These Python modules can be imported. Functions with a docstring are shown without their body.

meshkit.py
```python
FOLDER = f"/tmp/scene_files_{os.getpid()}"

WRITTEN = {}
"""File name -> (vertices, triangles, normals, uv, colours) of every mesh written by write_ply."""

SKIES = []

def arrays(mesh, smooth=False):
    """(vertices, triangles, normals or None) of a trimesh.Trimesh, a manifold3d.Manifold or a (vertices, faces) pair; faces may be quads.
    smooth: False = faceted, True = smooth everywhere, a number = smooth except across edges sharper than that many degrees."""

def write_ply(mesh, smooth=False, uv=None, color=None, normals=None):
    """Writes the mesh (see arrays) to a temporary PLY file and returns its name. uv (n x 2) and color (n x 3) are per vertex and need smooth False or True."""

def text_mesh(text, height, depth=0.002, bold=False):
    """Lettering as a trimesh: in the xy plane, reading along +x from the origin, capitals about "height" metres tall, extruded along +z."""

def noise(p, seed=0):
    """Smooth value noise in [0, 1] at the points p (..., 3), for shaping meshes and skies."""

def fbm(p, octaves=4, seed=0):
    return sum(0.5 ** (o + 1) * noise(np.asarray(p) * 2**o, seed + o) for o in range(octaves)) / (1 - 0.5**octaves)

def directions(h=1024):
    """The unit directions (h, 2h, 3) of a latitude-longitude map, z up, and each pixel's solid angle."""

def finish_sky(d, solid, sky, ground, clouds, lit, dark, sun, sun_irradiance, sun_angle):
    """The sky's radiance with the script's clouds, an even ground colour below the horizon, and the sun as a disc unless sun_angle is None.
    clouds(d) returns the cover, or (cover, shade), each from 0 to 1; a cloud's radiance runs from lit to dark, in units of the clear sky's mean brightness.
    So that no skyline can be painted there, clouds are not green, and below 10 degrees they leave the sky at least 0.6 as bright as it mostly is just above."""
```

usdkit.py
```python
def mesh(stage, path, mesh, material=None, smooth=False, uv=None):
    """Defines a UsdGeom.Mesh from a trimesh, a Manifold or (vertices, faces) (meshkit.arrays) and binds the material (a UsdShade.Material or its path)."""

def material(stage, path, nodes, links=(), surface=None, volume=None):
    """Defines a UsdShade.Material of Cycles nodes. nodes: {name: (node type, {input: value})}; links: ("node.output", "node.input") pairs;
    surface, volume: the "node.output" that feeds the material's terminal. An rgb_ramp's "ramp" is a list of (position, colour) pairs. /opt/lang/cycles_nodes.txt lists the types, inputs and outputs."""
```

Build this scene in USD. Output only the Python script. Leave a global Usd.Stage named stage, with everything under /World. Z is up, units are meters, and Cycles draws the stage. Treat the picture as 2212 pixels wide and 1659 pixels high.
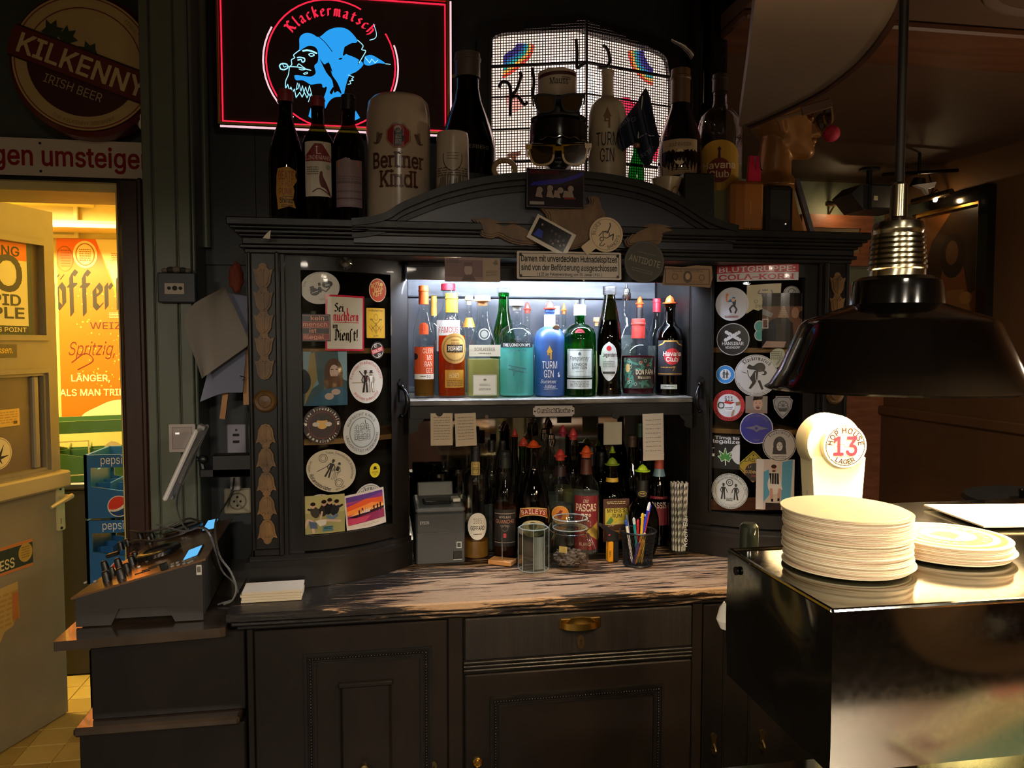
import math, random
import numpy as np, trimesh, usdkit, meshkit
from shapely.geometry import Polygon, MultiPolygon, Point, LineString, box as sbox
from shapely import affinity, ops
from pxr import Usd, UsdGeom, UsdLux, UsdShade, Sdf, Gf, Vt

stage = Usd.Stage.CreateInMemory()
UsdGeom.SetStageUpAxis(stage, 'Z'); UsdGeom.SetStageMetersPerUnit(stage, 1.0)
UsdGeom.Xform.Define(stage, '/World'); UsdGeom.Scope.Define(stage, '/World/Looks')
RNG = random.Random(7); NP = np.random.default_rng(7)
cos, sin, pi = math.cos, math.sin, math.pi

# ---------------------------------------------------------------- camera
# Standing behind the bar, eyes 1.6 m up, looking a little right of square to the wall and slightly down.
YAW, PITCH, FPX = math.radians(9.5), math.radians(-3.08), 1664.0
FW = np.array([sin(YAW) * cos(PITCH), cos(YAW) * cos(PITCH), sin(PITCH)])
RT = np.array([cos(YAW), -sin(YAW), 0.0]); UP = np.cross(RT, FW); EYE = np.array([0.0, 0.0, 1.6])
cam = UsdGeom.Camera.Define(stage, '/World/camera')
cam.CreateHorizontalApertureAttr(36.0); cam.CreateVerticalApertureAttr(27.0)
cam.CreateFocalLengthAttr(36.0 * FPX / 2212); cam.CreateClippingRangeAttr(Gf.Vec2f(0.02, 100))
_m = Gf.Matrix4d(*RT, 0, *UP, 0, *(-FW), 0, *EYE, 1)
UsdGeom.Xformable(cam).AddTransformOp().Set(_m)
EXPOSURE = 0.0
cam.CreateExposureAttr(EXPOSURE)

def world_light(name, kind, pos, color, intensity, aim=None, **kw):
    L = getattr(UsdLux, kind).Define(stage, '/World/' + name)
    z = -np.array(aim if aim is not None else (0, 0, -1), float); z /= np.linalg.norm(z)
    x = np.cross((0, 1, 0) if abs(z[1]) < .9 else (1, 0, 0), z); x /= np.linalg.norm(x); y = np.cross(z, x)
    UsdGeom.Xformable(L).AddTransformOp().Set(Gf.Matrix4d(*x, 0, *y, 0, *z, 0, *map(float, pos), 1))
    L.CreateColorAttr(Gf.Vec3f(*color)); L.CreateIntensityAttr(intensity)
    for k, v in kw.items(): getattr(L, f'Create{k[0].upper() + k[1:]}Attr')(v)
    return L
WARM, WARM2, COOL = (1.0, .87, .69), (1.0, .77, .52), (.86, .93, 1.0)
# unseen fill lights added behind and beside the viewer, then the store room lamp
for k_, p_ in enumerate(((-1.1, -1.0, 2.05), (.1, -1.5, 2.15), (1.3, -1.1, 2.05))): world_light('room_fill_light' + ('', '_001', '_002')[k_], 'DiskLight', p_, WARM, 330.0, radius=.15)
world_light('ceiling_fill_light', 'DiskLight', (.1, -1.6, 2.9), WARM, 26.0, radius=.30)
world_light('side_room_fill_light', 'SphereLight', (2.45, 1.9, 1.70), WARM2, 115.0, radius=.06)
world_light('back_room_light', 'SphereLight', (-1.95, 3.7, 2.45), (1.0, .75, .28), 620.0, radius=.10)

# ---------------------------------------------------------------- helpers: placing
def ray_to(u, v, X=None, Y=None, Z=None):
    """The point of the plane x=X, y=Y or z=Z that the survey photograph (2212 x 1659) shows at (u, v)."""
    d = FW + RT * (u - 1106) / FPX - UP * (v - 829.5) / FPX
    t = (X - EYE[0]) / d[0] if X is not None else (Y - EYE[1]) / d[1] if Y is not None else (Z - EYE[2]) / d[2]
    return EYE + d * t
at = ray_to
COUNT, ROOT = {}, '/World'
def numbered(path):
    n = COUNT.get(path, 0); COUNT[path] = n + 1
    return path if n == 0 else f'{path}_{n:03d}'
def pose(loc=(0, 0, 0), rz=0.0, rx=0.0, ry=0.0):
    """4x4 with rotations about x, then y, then z, then the shift."""
    T = trimesh.transformations
    m = T.rotation_matrix(rz, (0, 0, 1)) @ T.rotation_matrix(ry, (0, 1, 0)) @ T.rotation_matrix(rx, (1, 0, 0))
    m[:3, 3] = loc
    return m
def tag(p, label=None, cat=None, group=None, kind=None):
    p = p.GetPrim() if hasattr(p, 'GetPrim') else p
    for k, v in (('label', label), ('category', cat), ('group', group), ('kind', kind)):
        if v: p.SetCustomDataByKey(k, v)
    return p
def thing(name, label, cat, loc=(0, 0, 0), rz=0.0, group=None, M=None, kind=None):
    x = UsdGeom.Xform.Define(stage, numbered('/World/' + name))
    M = pose(loc, rz) if M is None else M
    x.AddTransformOp().Set(Gf.Matrix4d(*np.asarray(M, float).T.ravel().tolist()))
    return tag(x, label, cat, group, kind)
def part(parent, name, mesh, mat, smooth=35, label=None, kind=None, col=None):
    base = '/World' if parent is None else str(parent.GetPath())
    if isinstance(mesh, list): mesh = cat(mesh)
    g = usdkit.mesh(stage, numbered(f'{base}/{name}'), mesh, MAT(mat), smooth=False if col is not None else smooth)
    if col is not None:
        assert len(col) == len(g.GetPointsAttr().Get()), name
        UsdGeom.PrimvarsAPI(g).CreatePrimvar('col', Sdf.ValueTypeNames.Color3fArray, 'vertex').Set(Vt.Vec3fArray.FromNumpy(np.asarray(col, np.float32)))
    return tag(g, label, None, None, kind)
def solo(name, mesh, mat, label, cat, smooth=35, group=None, col=None):
    return tag(part(None, name, mesh, mat, smooth, col=col), label, cat, group)
def struct(name, mesh, mat, smooth=35, parent=None, label=None):
    p = part(parent, name, mesh, mat, smooth)
    return tag(p, label, kind='structure') if parent is None else p
def dup(src, M, label, group=None):
    x = UsdGeom.Xform.Define(stage, numbered('/World/' + src.GetName().rstrip('0123456789').rstrip('_')))
    x.GetPrim().GetReferences().AddInternalReference(src.GetPath()); x.GetPrim().SetInstanceable(True)
    x.ClearXformOpOrder(); x.GetPrim().GetAttribute('xformOp:transform')
    x.MakeMatrixXform().Set(Gf.Matrix4d(*np.asarray(M, float).T.ravel().tolist()))
    was = src.GetCustomData()
    return tag(x, label, was['category'], group or was.get('group'))

# ---------------------------------------------------------------- helpers: shapes
def cat(ms): return trimesh.util.concatenate([m if isinstance(m, trimesh.Trimesh) else trimesh.Trimesh(*m, process=False) for m in ms])
def moved(m, loc=(0, 0, 0), rz=0.0, rx=0.0, ry=0.0):
    m = m.copy(); m.apply_transform(pose(loc, rz, rx, ry)); return m
def bx(x0, x1, y0, y1, z0, z1, c=0.0):
    """A box, its edges chamfered by c."""
    x0, x1 = sorted((x0, x1)); y0, y1 = sorted((y0, y1)); z0, z1 = sorted((z0, z1))
    if c <= 0:
        m = trimesh.creation.box((x1 - x0, y1 - y0, z1 - z0)); m.apply_translation(((x0 + x1) / 2, (y0 + y1) / 2, (z0 + z1) / 2)); return m
    c = min(c, (x1 - x0) / 2.1, (y1 - y0) / 2.1, (z1 - z0) / 2.1); pts = []
    for X, a in ((x0, 1), (x1, -1)):
        for Y, b in ((y0, 1), (y1, -1)):
            for Z, d in ((z0, 1), (z1, -1)):
                pts += [(X + a * c, Y + b * c, Z), (X + a * c, Y, Z + d * c), (X, Y + b * c, Z + d * c)]
    return trimesh.convex.convex_hull(np.array(pts))
def lathe(prof, n=32, sq=None):
    """Turns (radius, height) pairs about z. sq = (power, height below which the section is squarish)."""
    prof = [(max(r, 1e-5), z) for r, z in prof]; a = np.arange(n) * 2 * pi / n; rows = []
    for r, z in prof:
        k = np.ones(n)
        if sq:
            w = float(np.clip((sq[1] - z) / sq[2], 0, 1)); f = (np.abs(np.cos(a)) ** sq[0] + np.abs(np.sin(a)) ** sq[0]) ** (-1 / sq[0]); k = 1 - w + w * f
        rows.append(np.c_[r * k * np.cos(a), r * k * np.sin(a), np.full(n, z)])
    v = np.vstack(rows); i, j = np.meshgrid(np.arange(len(prof) - 1), np.arange(n), indexing='ij'); jn = (j + 1) % n
    q = np.stack([i * n + j, i * n + jn, (i + 1) * n + jn, (i + 1) * n + j], -1).reshape(-1, 4)
    f = np.vstack([q[:, [0, 1, 2]], q[:, [0, 2, 3]]]); m = trimesh.Trimesh(v, f, process=False)
    m.merge_vertices(); m.update_faces(m.nondegenerate_faces()); return m
def cyl(r, z0, z1, n=24, r1=None, c=0.0):
    r1 = r if r1 is None else r1
    return lathe([(0, z0), (r - c, z0), (r, z0 + c), (r1, z1 - c), (r1 - c, z1), (0, z1)] if c else [(0, z0), (r, z0), (r1, z1), (0, z1)], n)
def smoothed(pts, per=8):
    """A Catmull-Rom curve through the points."""
    p = np.asarray(pts, float); p = np.vstack([2 * p[0] - p[1], p, 2 * p[-1] - p[-2]]); out = []
    for k in range(1, len(p) - 2):
        for t in np.arange(per) / per:
            a, b, c, d = p[k - 1:k + 3]
            out.append(.5 * (2 * b + (c - a) * t + (2 * a - 5 * b + 4 * c - d) * t * t + (3 * b - a - 3 * c + d) * t ** 3))
    return np.array(out + [p[-2]])
def tube(pts, r, n=8, per=0):
    p = np.asarray(pts, float)
    if per: p = smoothed(p, per)
    t = np.gradient(p, axis=0); t /= np.linalg.norm(t, axis=1, keepdims=True) + 1e-12
    ref = np.array([0, 0, 1.0]) if abs(t[0][2]) < .9 else np.array([1.0, 0, 0]); fr = []
    for k in range(len(p)):
        a = ref - t[k] * (ref @ t[k]); a /= np.linalg.norm(a) + 1e-12; ref = a; fr.append((a, np.cross(t[k], a)))
    R = np.interp(np.linspace(0, 1, len(p)), np.linspace(0, 1, len(r)), r) if np.ndim(r) else np.full(len(p), r); ang = np.arange(n) * 2 * pi / n
    v = [p[k] + R[k] * (np.cos(ang)[:, None] * fr[k][0] + np.sin(ang)[:, None] * fr[k][1]) for k in range(len(p))]
    v = np.vstack(v + [p[:1], p[-1:]]); m = len(p); f = []
    for k in range(m - 1):
        for j in range(n):
            a, b, c, d = k * n + j, k * n + (j + 1) % n, (k + 1) * n + (j + 1) % n, (k + 1) * n + j
            f += [(a, b, c), (a, c, d)]
    for j in range(n): f += [(m * n, (j + 1) % n, j), (m * n + 1, (m - 1) * n + j, (m - 1) * n + (j + 1) % n)]
    return trimesh.Trimesh(v, np.array(f), process=False)
def extr(poly, h, plane='xy', at0=0.0):
    """Extrudes a shapely shape by h. plane 'xz': the shape stands upright facing -y, its front at y=at0 and its back at at0+h."""
    gs = [g for g in getattr(poly, 'geoms', [poly]) if g.geom_type == 'Polygon' and g.area > 1e-12]
    m = cat([trimesh.creation.extrude_polygon(g, h, engine='earcut') for g in gs])
    v = m.vertices.copy()
    if plane == 'xz': m.vertices = np.c_[v[:, 0], at0 + h - v[:, 2], v[:, 1]]
    elif plane == 'yz': m.vertices = np.c_[at0 + v[:, 2], v[:, 0], v[:, 1]]
    else: m.vertices = v + (0, 0, at0)
    return m
def ball(r, c=(0, 0, 0), s=(1, 1, 1), sub=2):
    m = trimesh.creation.icosphere(sub, r); m.vertices = m.vertices * np.array(s) + np.array(c); return m
def mirrored(m, xc):
    m = m.copy(); v = m.vertices.copy(); v[:, 0] = 2 * xc - v[:, 0]; m.vertices = v; m.faces = m.faces[:, ::-1]; return m

# ---------------------------------------------------------------- helpers: colours and materials
def lin(c):
    if isinstance(c, str):
        c = c.lstrip('#'); c = [int(c[i:i + 2], 16) / 255 for i in (0, 2, 4)] if len(c) == 6 else [int(x, 16) / 15 for x in c]
    return tuple(x / 12.92 if x <= .04045 else ((x + .055) / 1.055) ** 2.4 for x in c)
LOOKS, MADE = {}, {}
def MAT(name):
    if name not in MADE: MADE[name] = LOOKS[name]('/World/Looks/' + name)
    return MADE[name]
def look(name, nodes, links=(), surface='p.BSDF'): LOOKS[name] = lambda path: usdkit.material(stage, path, nodes, links, surface=surface)
def plain(name, color, rough=.5, **kw): look(name, {'p': ('principled_bsdf', dict(base_color=lin(color), roughness=rough, **kw))})
def paint(name, c1, c2, rough=.4, scale=6.0, stretch=(1, 1, 1), bump=.15, detail=5.0, lo=.35, hi=.65, dist=.004, coat=0.0, rough2=None, **kw):
    """Two tones mottled by noise in object space, with a matching slight relief."""
    n = {'tc': ('texture_coordinate', {}), 'm': ('mapping', {'scale': stretch}), 'n': ('noise_texture', {'scale': scale, 'detail': detail, 'roughness': .6}),
         'r': ('rgb_ramp', {'ramp': [(0, lin(c1)), (lo, lin(c1)), (hi, lin(c2)), (1, lin(c2))]}), 'b': ('bump', {'strength': bump, 'distance': dist}),
         'q': ('map_range', {'from_min': lo, 'from_max': hi, 'to_min': rough, 'to_max': rough if rough2 is None else rough2, 'clamp': True}),
         'p': ('principled_bsdf', dict(coat_weight=coat, **kw))}
    look(name, n, [('tc.object', 'm.vector'), ('m.vector', 'n.vector'), ('n.fac', 'r.fac'), ('n.fac', 'b.height'), ('n.fac', 'q.value'), ('q.result', 'p.roughness'), ('r.color', 'p.base_color'), ('b.normal', 'p.normal')])
def printed(name, rough=.55, coat=0.0):
    look(name, {'a': ('attribute', {'attribute': 'col'}), 'p': ('principled_bsdf', dict(roughness=rough, coat_weight=coat))}, [('a.color', 'p.base_color')])
def pane(name, tint=(.93, .95, .94), ior=1.5, rough=.0):
    """Thin clear glass that daylight and lamplight pass."""
    look(name, {'w': ('layer_weight', {'blend': .5}), 'k': ('math', {'math_type': 'power', 'value2': 4.0}), 'f': ('math', {'math_type': 'multiply_add', 'value2': .8, 'value3': ((ior - 1) / (ior + 1)) ** 2}), 't': ('transparent_bsdf', {'color': tint}), 'g': ('glossy_bsdf', {'color': (.95, .95, .95), 'roughness': rough}), 'x': ('mix_closure', {})},
         [('w.facing', 'k.value1'), ('k.value', 'f.value1'), ('f.value', 'x.fac'), ('t.BSDF', 'x.closure1'), ('g.BSDF', 'x.closure2')], surface='x.closure')
def liquid(name, color, body=.45):
    """Coloured liquor: part see-through, part glowing with the light it scatters."""
    c = lin(color)
    look(name, {'t': ('transparent_bsdf', {'color': c}), 'd': ('translucent_bsdf', {'color': c}), 'e': ('diffuse_bsdf', {'color': c}), 'y': ('mix_closure', {'fac': .5}), 'x': ('mix_closure', {'fac': body})},
         [('d.BSDF', 'y.closure1'), ('e.BSDF', 'y.closure2'), ('t.BSDF', 'x.closure1'), ('y.closure', 'x.closure2')], surface='x.closure')
def glow(name, color, strength): look(name, {'e': ('emission', {'color': lin(color), 'strength': strength})}, surface='e.emission')
def colour(c, rough=.45):
    """A plain plastic or paint of that colour, shared between the things that have it."""
    n = 'plain_' + c.lstrip('#').lower() + ('' if rough == .45 else f'_{int(rough * 100)}')
    if n not in LOOKS: plain(n, c, rough)
    return n

# ---------------------------------------------------------------- helpers: flat print (signs, labels, stickers)
def clean(s): return s if s.is_valid else s.buffer(0)
TEXTS = {}
def glyphs(text, bold=False):
    """Lettering of capital height 1, as a shapely shape with its left end at x=0."""
    if (text, bold) not in TEXTS:
        m = meshkit.text_mesh(text, 1.0, depth=1.0, bold=bold); v, f = np.array(m.vertices), np.array(m.faces)
        f = f[(v[f][:, :, 2] < 1e-6).all(1)]
        s = ops.unary_union([Polygon(v[t][:, :2]).buffer(1e-4) for t in f]).simplify(.008)
        TEXTS[text, bold] = affinity.translate(s, -s.bounds[0], 0)
    return TEXTS[text, bold]
def slabs(s, d=.10):
    """Adds slab serifs to the stems of a piece of lettering of height 1."""
    out = [s]
    for y in (.02, .98, .74):
        cut = s.intersection(LineString([(-1, y), (99, y)]))
        for g in getattr(cut, 'geoms', [cut]):
            if g.geom_type == 'LineString' and .08 < g.length < .34:
                x0, _, x1, _ = g.bounds
                if y == .74 and s.intersects(LineString([(x0, .9), (x1, .9)])): continue
                out.append(sbox(x0 - d, y - (.02 if y < .5 else .08), x1 + d, y + (.08 if y < .5 else .02)))
    return ops.unary_union(out)
def T(text, h, x=0.0, y=0.0, w=None, bold=False, shear=0.0, slab=False, rot=0.0, align='c', k=1.0):
    """Lettering of capital height h; (x, y) is the middle of its baseline (or its left end); w squeezes it to a width."""
    s = glyphs(text, bold)
    if slab: s = slabs(s)
    if shear: s = affinity.affine_transform(s, [1, shear, 0, 1, 0, 0])
    x0, _, x1, _ = s.bounds
    fx = (w / (x1 - x0)) if w else h * k
    s = affinity.affine_transform(s, [fx, 0, 0, h, -fx * (x0 if align == 'l' else (x0 + x1) / 2), 0])
    if rot: s = affinity.rotate(s, rot, origin=(0, 0))
    return affinity.translate(s, x, y)
def arc_text(text, r, h, mid=90.0, cx=0.0, cy=0.0, inside=False, span=None, bold=False, font=None, k=1.0):
    """Lettering round a circle about (cx, cy); mid: the angle of its middle in degrees; inside=True reads along the bottom."""
    ws, ss = [], []
    for ch in text:
        if ch == ' ': ws.append(.4); ss.append(None); continue
        g = (font or glyphs)(ch, bold) if font is None else font(ch)
        ws.append(g.bounds[2] - g.bounds[0] + .16); ss.append(affinity.translate(g, -(g.bounds[0] + g.bounds[2]) / 2, 0))
    total = sum(ws) * h * k; f = math.radians(span) * r / total if span else 1.0; out, run = [], 0.0
    for w, g in zip(ws, ss):
        c = (run + w / 2) * h * k * f; run += w
        if g is None: continue
        a = (math.radians(mid) + (total * f / 2 - c) / r) if not inside else (math.radians(mid) - (total * f / 2 - c) / r)
        g = affinity.scale(g, h * k * min(f, 1.15), h, origin=(0, 0))
        g = affinity.translate(g, 0, r) if not inside else affinity.translate(g, 0, -r)
        g = affinity.rotate(g, math.degrees(a) - 90 if not inside else math.degrees(a) + 90, origin=(0, 0)); out.append(g)
    return affinity.translate(ops.unary_union(out), cx, cy)
# a broad-nib hand: strokes on a grid whose x-height is 4
BL = {'a': [[(.2, 3.4), (1, 4), (1.7, 3.5), (1.7, .5), (2.2, 0)], [(1.6, 2.3), (.2, 1.7), (.2, .6), (.7, 0), (1.6, .6)]], 'b': [[(0, 6.2), (0, .6), (.9, 0), (1.7, .6), (1.7, 3.2), (1, 4), (0, 3.2)]],
      'c': [[(1.6, 3.6), (.9, 4), (0, 3.2), (0, .6), (.8, 0), (1.7, .6)]], 'd': [[(0, 5.8), (1.7, 3.8), (1.7, .6), (.9, 0), (0, .6), (0, 3.2), (.9, 4)]],
      'e': [[(0, 2), (1.6, 2.7), (1.6, 3.4), (.9, 4), (0, 3.2), (0, .6), (.8, 0), (1.7, .6)]], 'f': [[(1.6, 5.8), (.9, 6.2), (.3, 5.4), (.3, -1)], [(-.3, 3.9), (1.4, 3.9)]],
      'ſ': [[(1.6, 5.8), (.9, 6.2), (.3, 5.4), (.3, -1)]], 'g': [[(1.7, 4), (.9, 4), (0, 3.2), (0, .6), (.8, 0), (1.7, .6)], [(1.7, 4), (1.7, -.8), (.9, -1.4), (0, -1)]],
      'h': [[(0, 6.2), (0, 0)], [(0, 3.2), (1, 4), (1.7, 3.3), (1.7, .4), (1.1, -1)]], 'i': [[(0, 4), (0, .5), (.5, 0)], [(0, 5.3), (.2, 5.5)]],
      'k': [[(0, 6.2), (0, 0)], [(0, 2.4), (1, 4), (1.6, 3.4), (.4, 2.2), (1.7, .2)]], 'l': [[(0, 6.2), (0, .5), (.5, 0)]],
      'm': [[(0, 4), (0, 0)], [(0, 3.2), (.8, 4), (1.3, 3.5), (1.3, 0)], [(1.3, 3.2), (2.1, 4), (2.6, 3.5), (2.6, .4), (3, 0)]], 'n': [[(0, 4), (0, 0)], [(0, 3.2), (.9, 4), (1.5, 3.5), (1.5, .4), (1.9, 0)]],
      'o': [[(.9, 4), (0, 3.2), (0, .7), (.9, 0), (1.7, .7), (1.7, 3.2), (.9, 4)]], 'p': [[(0, 4), (0, -1.6)], [(0, 3.2), (1, 4), (1.7, 3.3), (1.7, .6), (1, 0), (0, .5)]],
      'r': [[(0, 4), (0, .2)], [(0, 3.2), (.9, 4), (1.3, 3.6)]], 's': [[(1.6, 3.6), (.9, 4), (.1, 3.1), (1.6, 1.2), (.9, 0), (0, .5)]], 't': [[(.2, 5.2), (.2, .6), (.9, 0)], [(-.4, 3.9), (1.2, 3.9)]],
      'u': [[(0, 4), (0, .6), (.7, 0), (1.6, .7)], [(1.7, 4), (1.7, .4), (2.1, 0)]], 'v': [[(0, 4.2), (0, .7), (.9, 0), (1.7, .8), (1.7, 3.3), (.9, 4)]], 'z': [[(.1, 4), (1.5, 3.7), (.2, 1.9), (1.4, 1.5), (.8, -1), (0, -.8)]],
      'K': [[(0, 0), (.2, 5.2), (-.9, 5.8)], [(.2, 3), (1.6, 6.2), (2.8, 5.4)], [(.6, 3.4), (2.4, .4), (3, .4)]], 'S': [[(2.2, 5.4), (1.2, 6.2), (.1, 5), (2.2, 2.6), (2.2, .9), (1.1, 0), (0, .7)]],
      'D': [[(.1, 5.6), (1.2, 6.2), (2.8, 4.6), (2.8, 1.6), (1.2, 0), (0, .6)], [(.9, 5.6), (.9, .4)]], 'F': [[(0, 5.8), (1.4, 5.4), (2.6, 6.1)], [(.7, 5.4), (.7, .4), (.1, 0)], [(.7, 3.2), (1.9, 3.2)]],
      'T': [[(0, 5.6), (1, 6), (2.6, 5.8)], [(.4, 5.2), (0, 3), (.4, .8), (1.3, 0), (2.4, .8)], [(1.4, 5.6), (1.4, .6)]], 'H': [[(0, 5.8), (.5, 6.1), (.5, .2)], [(.5, 3.2), (1.6, 4), (2.3, 3.2), (2.3, .4), (1.7, -1)]],
      '!': [[(.2, 6), (.2, 1.6)], [(.2, .2), (.35, .1)]], '.': [[(.1, .2), (.3, .1)]]}
def black_letter(ch, bold=False, nib=(.46, .38), rnd=.07):
    base = {'ü': 'u', 'ö': 'o', 'ä': 'a'}.get(ch, ch); st = list(BL.get(base) or BL.get(base.lower()) or BL['i'])
    if base != ch: st = st + [[(.1, 5.2), (.25, 5.35)], [(1.3, 5.2), (1.45, 5.35)]]
    out = []
    for line in st:
        for a, b in zip(line, line[1:]):
            out.append(MultiPolygon([]).union(ops.unary_union([Point(p[0] + d * nib[0], p[1] + d * nib[1]) for p in (a, b) for d in (-.9, .9)])).convex_hull.buffer(rnd, 2))
    return affinity.scale(ops.unary_union(out), 1 / 6.2, 1 / 6.2, origin=(0, 0))
def F(text, h, x=0.0, y=0.0, w=None, thin=False):
    """A line of broken (black-letter) script of ascender height h, the middle of its baseline at (x, y)."""
    run, out = 0.0, []
    for ch in text:
        if ch == ' ': run += .35; continue
        g = black_letter(ch, nib=(.34, .28) if thin else (.46, .38)); out.append(affinity.translate(g, run - g.bounds[0], 0)); run += g.bounds[2] - g.bounds[0] + .05
    s = ops.unary_union(out); x0, _, x1, _ = s.bounds; fx = w / (x1 - x0) if w else h
    return affinity.affine_transform(s, [fx, 0, 0, h, x - fx * (x0 + x1) / 2, y])
def disc(r, x=0.0, y=0.0, ry=None, n=12):
    s = Point(0, 0).buffer(r, n); return affinity.translate(affinity.scale(s, 1, (ry or r) / r), x, y)
def ring(r0, r1, x=0.0, y=0.0): return disc(r1, x, y).difference(disc(r0, x, y))
def R(x0, y0, x1, y1, rad=0.0):
    s = sbox(min(x0, x1), min(y0, y1), max(x0, x1), max(y0, y1))
    return s.buffer(-rad).buffer(rad, 4) if rad else s
def rim(s, w): return s.difference(s.buffer(-w))
def pg(*p): return clean(Polygon(p))
def ln(pts, w, per=0): return LineString(smoothed(pts, per) if per else pts).buffer(w / 2, 3)
def spin(s, deg, o=(0, 0)): return affinity.rotate(s, deg, origin=o)
def shift(s, x, y): return affinity.translate(s, x, y)
def size(s, k, ky=None, o=(0, 0)): return affinity.scale(s, k, k if ky is None else ky, origin=o)
def scribble(w, h, n, x=0.0, y=0.0, t=None, seed=1):
    """Lines too small to read."""
    r = random.Random(seed); out = []
    for k in range(n):
        yy = y + h / 2 - h * (k + .5) / n; a = -w / 2
        while a < w / 2:
            b = a + w * r.uniform(.06, .22); out.append(R(x + a, yy, x + min(b, w / 2), yy + (t or h / n * .45))); a = b + w * .035
    return ops.unary_union(out)
def triangles(s, mesh_w=None):
    """(vertices, faces) of a flat shape, cut into upright strips of width mesh_w."""
    parts = []
    if mesh_w and s.bounds[2] - s.bounds[0] > mesh_w:
        x0, y0, x1, y1 = s.bounds; n = int(math.ceil((x1 - x0) / mesh_w))
        for k in range(n): parts.append(s.intersection(sbox(x0 + (x1 - x0) * k / n, y0 - 1, x0 + (x1 - x0) * (k + 1) / n, y1 + 1)))
    else: parts = [s]
    V, Fc, n = [], [], 0
    for p in parts:
        for g in getattr(p, 'geoms', [p]):
            if g.geom_type != 'Polygon' or g.area < 1e-10: continue
            try: v, f = trimesh.creation.triangulate_polygon(g, engine='earcut')
            except Exception: continue
            if len(f): V.append(v); Fc.append(np.asarray(f) + n); n += len(v)
    if not V: return np.zeros((0, 2)), np.zeros((0, 3), int)
    V, Fc = np.vstack(V), np.vstack(Fc); used, inv = np.unique(Fc, return_inverse=True)
    return V[used], inv.reshape(-1, 3)
def art(parent, name, layers, place, mat='print_paper', lift=.00012, mesh_w=None, clip=None, base=.0001, label=None):
    """ONE mesh of flat print: layers are (colour, shape) from the bottom up; place maps (x, y, lift) to points."""
    V, Fc, C, n = [], [], [], 0
    for k, (c, s) in enumerate(layers):
        s = clean(s)
        if clip is not None: s = s.intersection(clip)
        v, f = triangles(s, mesh_w)
        if len(f) == 0: continue
        V.append(place(v[:, 0], v[:, 1], np.full(len(v), base + lift * k))); Fc.append(f + n); C.append(np.tile(lin(c), (len(v), 1))); n += len(v)
    m = (np.vstack(V), np.vstack(Fc)); v, f = m
    return part(parent, name, (v, f), mat, col=np.vstack(C), label=label)
def flat(o=(0, 0, 0), x=(1, 0, 0), y=(0, 0, 1), n=(0, -1, 0)):
    o, x, y, n = (np.array(a, float) for a in (o, x, y, n))
    return lambda a, b, c: o + a[:, None] * x + b[:, None] * y + c[:, None] * n
def wrap(r, z0=0.0, ang=0.0, taper=0.0):
    """Onto an upright cylinder of radius r, facing -y turned by ang; taper: change of radius per metre of height."""
    def f(a, b, c):
        rr = r + taper * b + c; t = a / r + ang
        return np.c_[rr * np.sin(t), -rr * np.cos(t), z0 + b]
    return f
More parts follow.
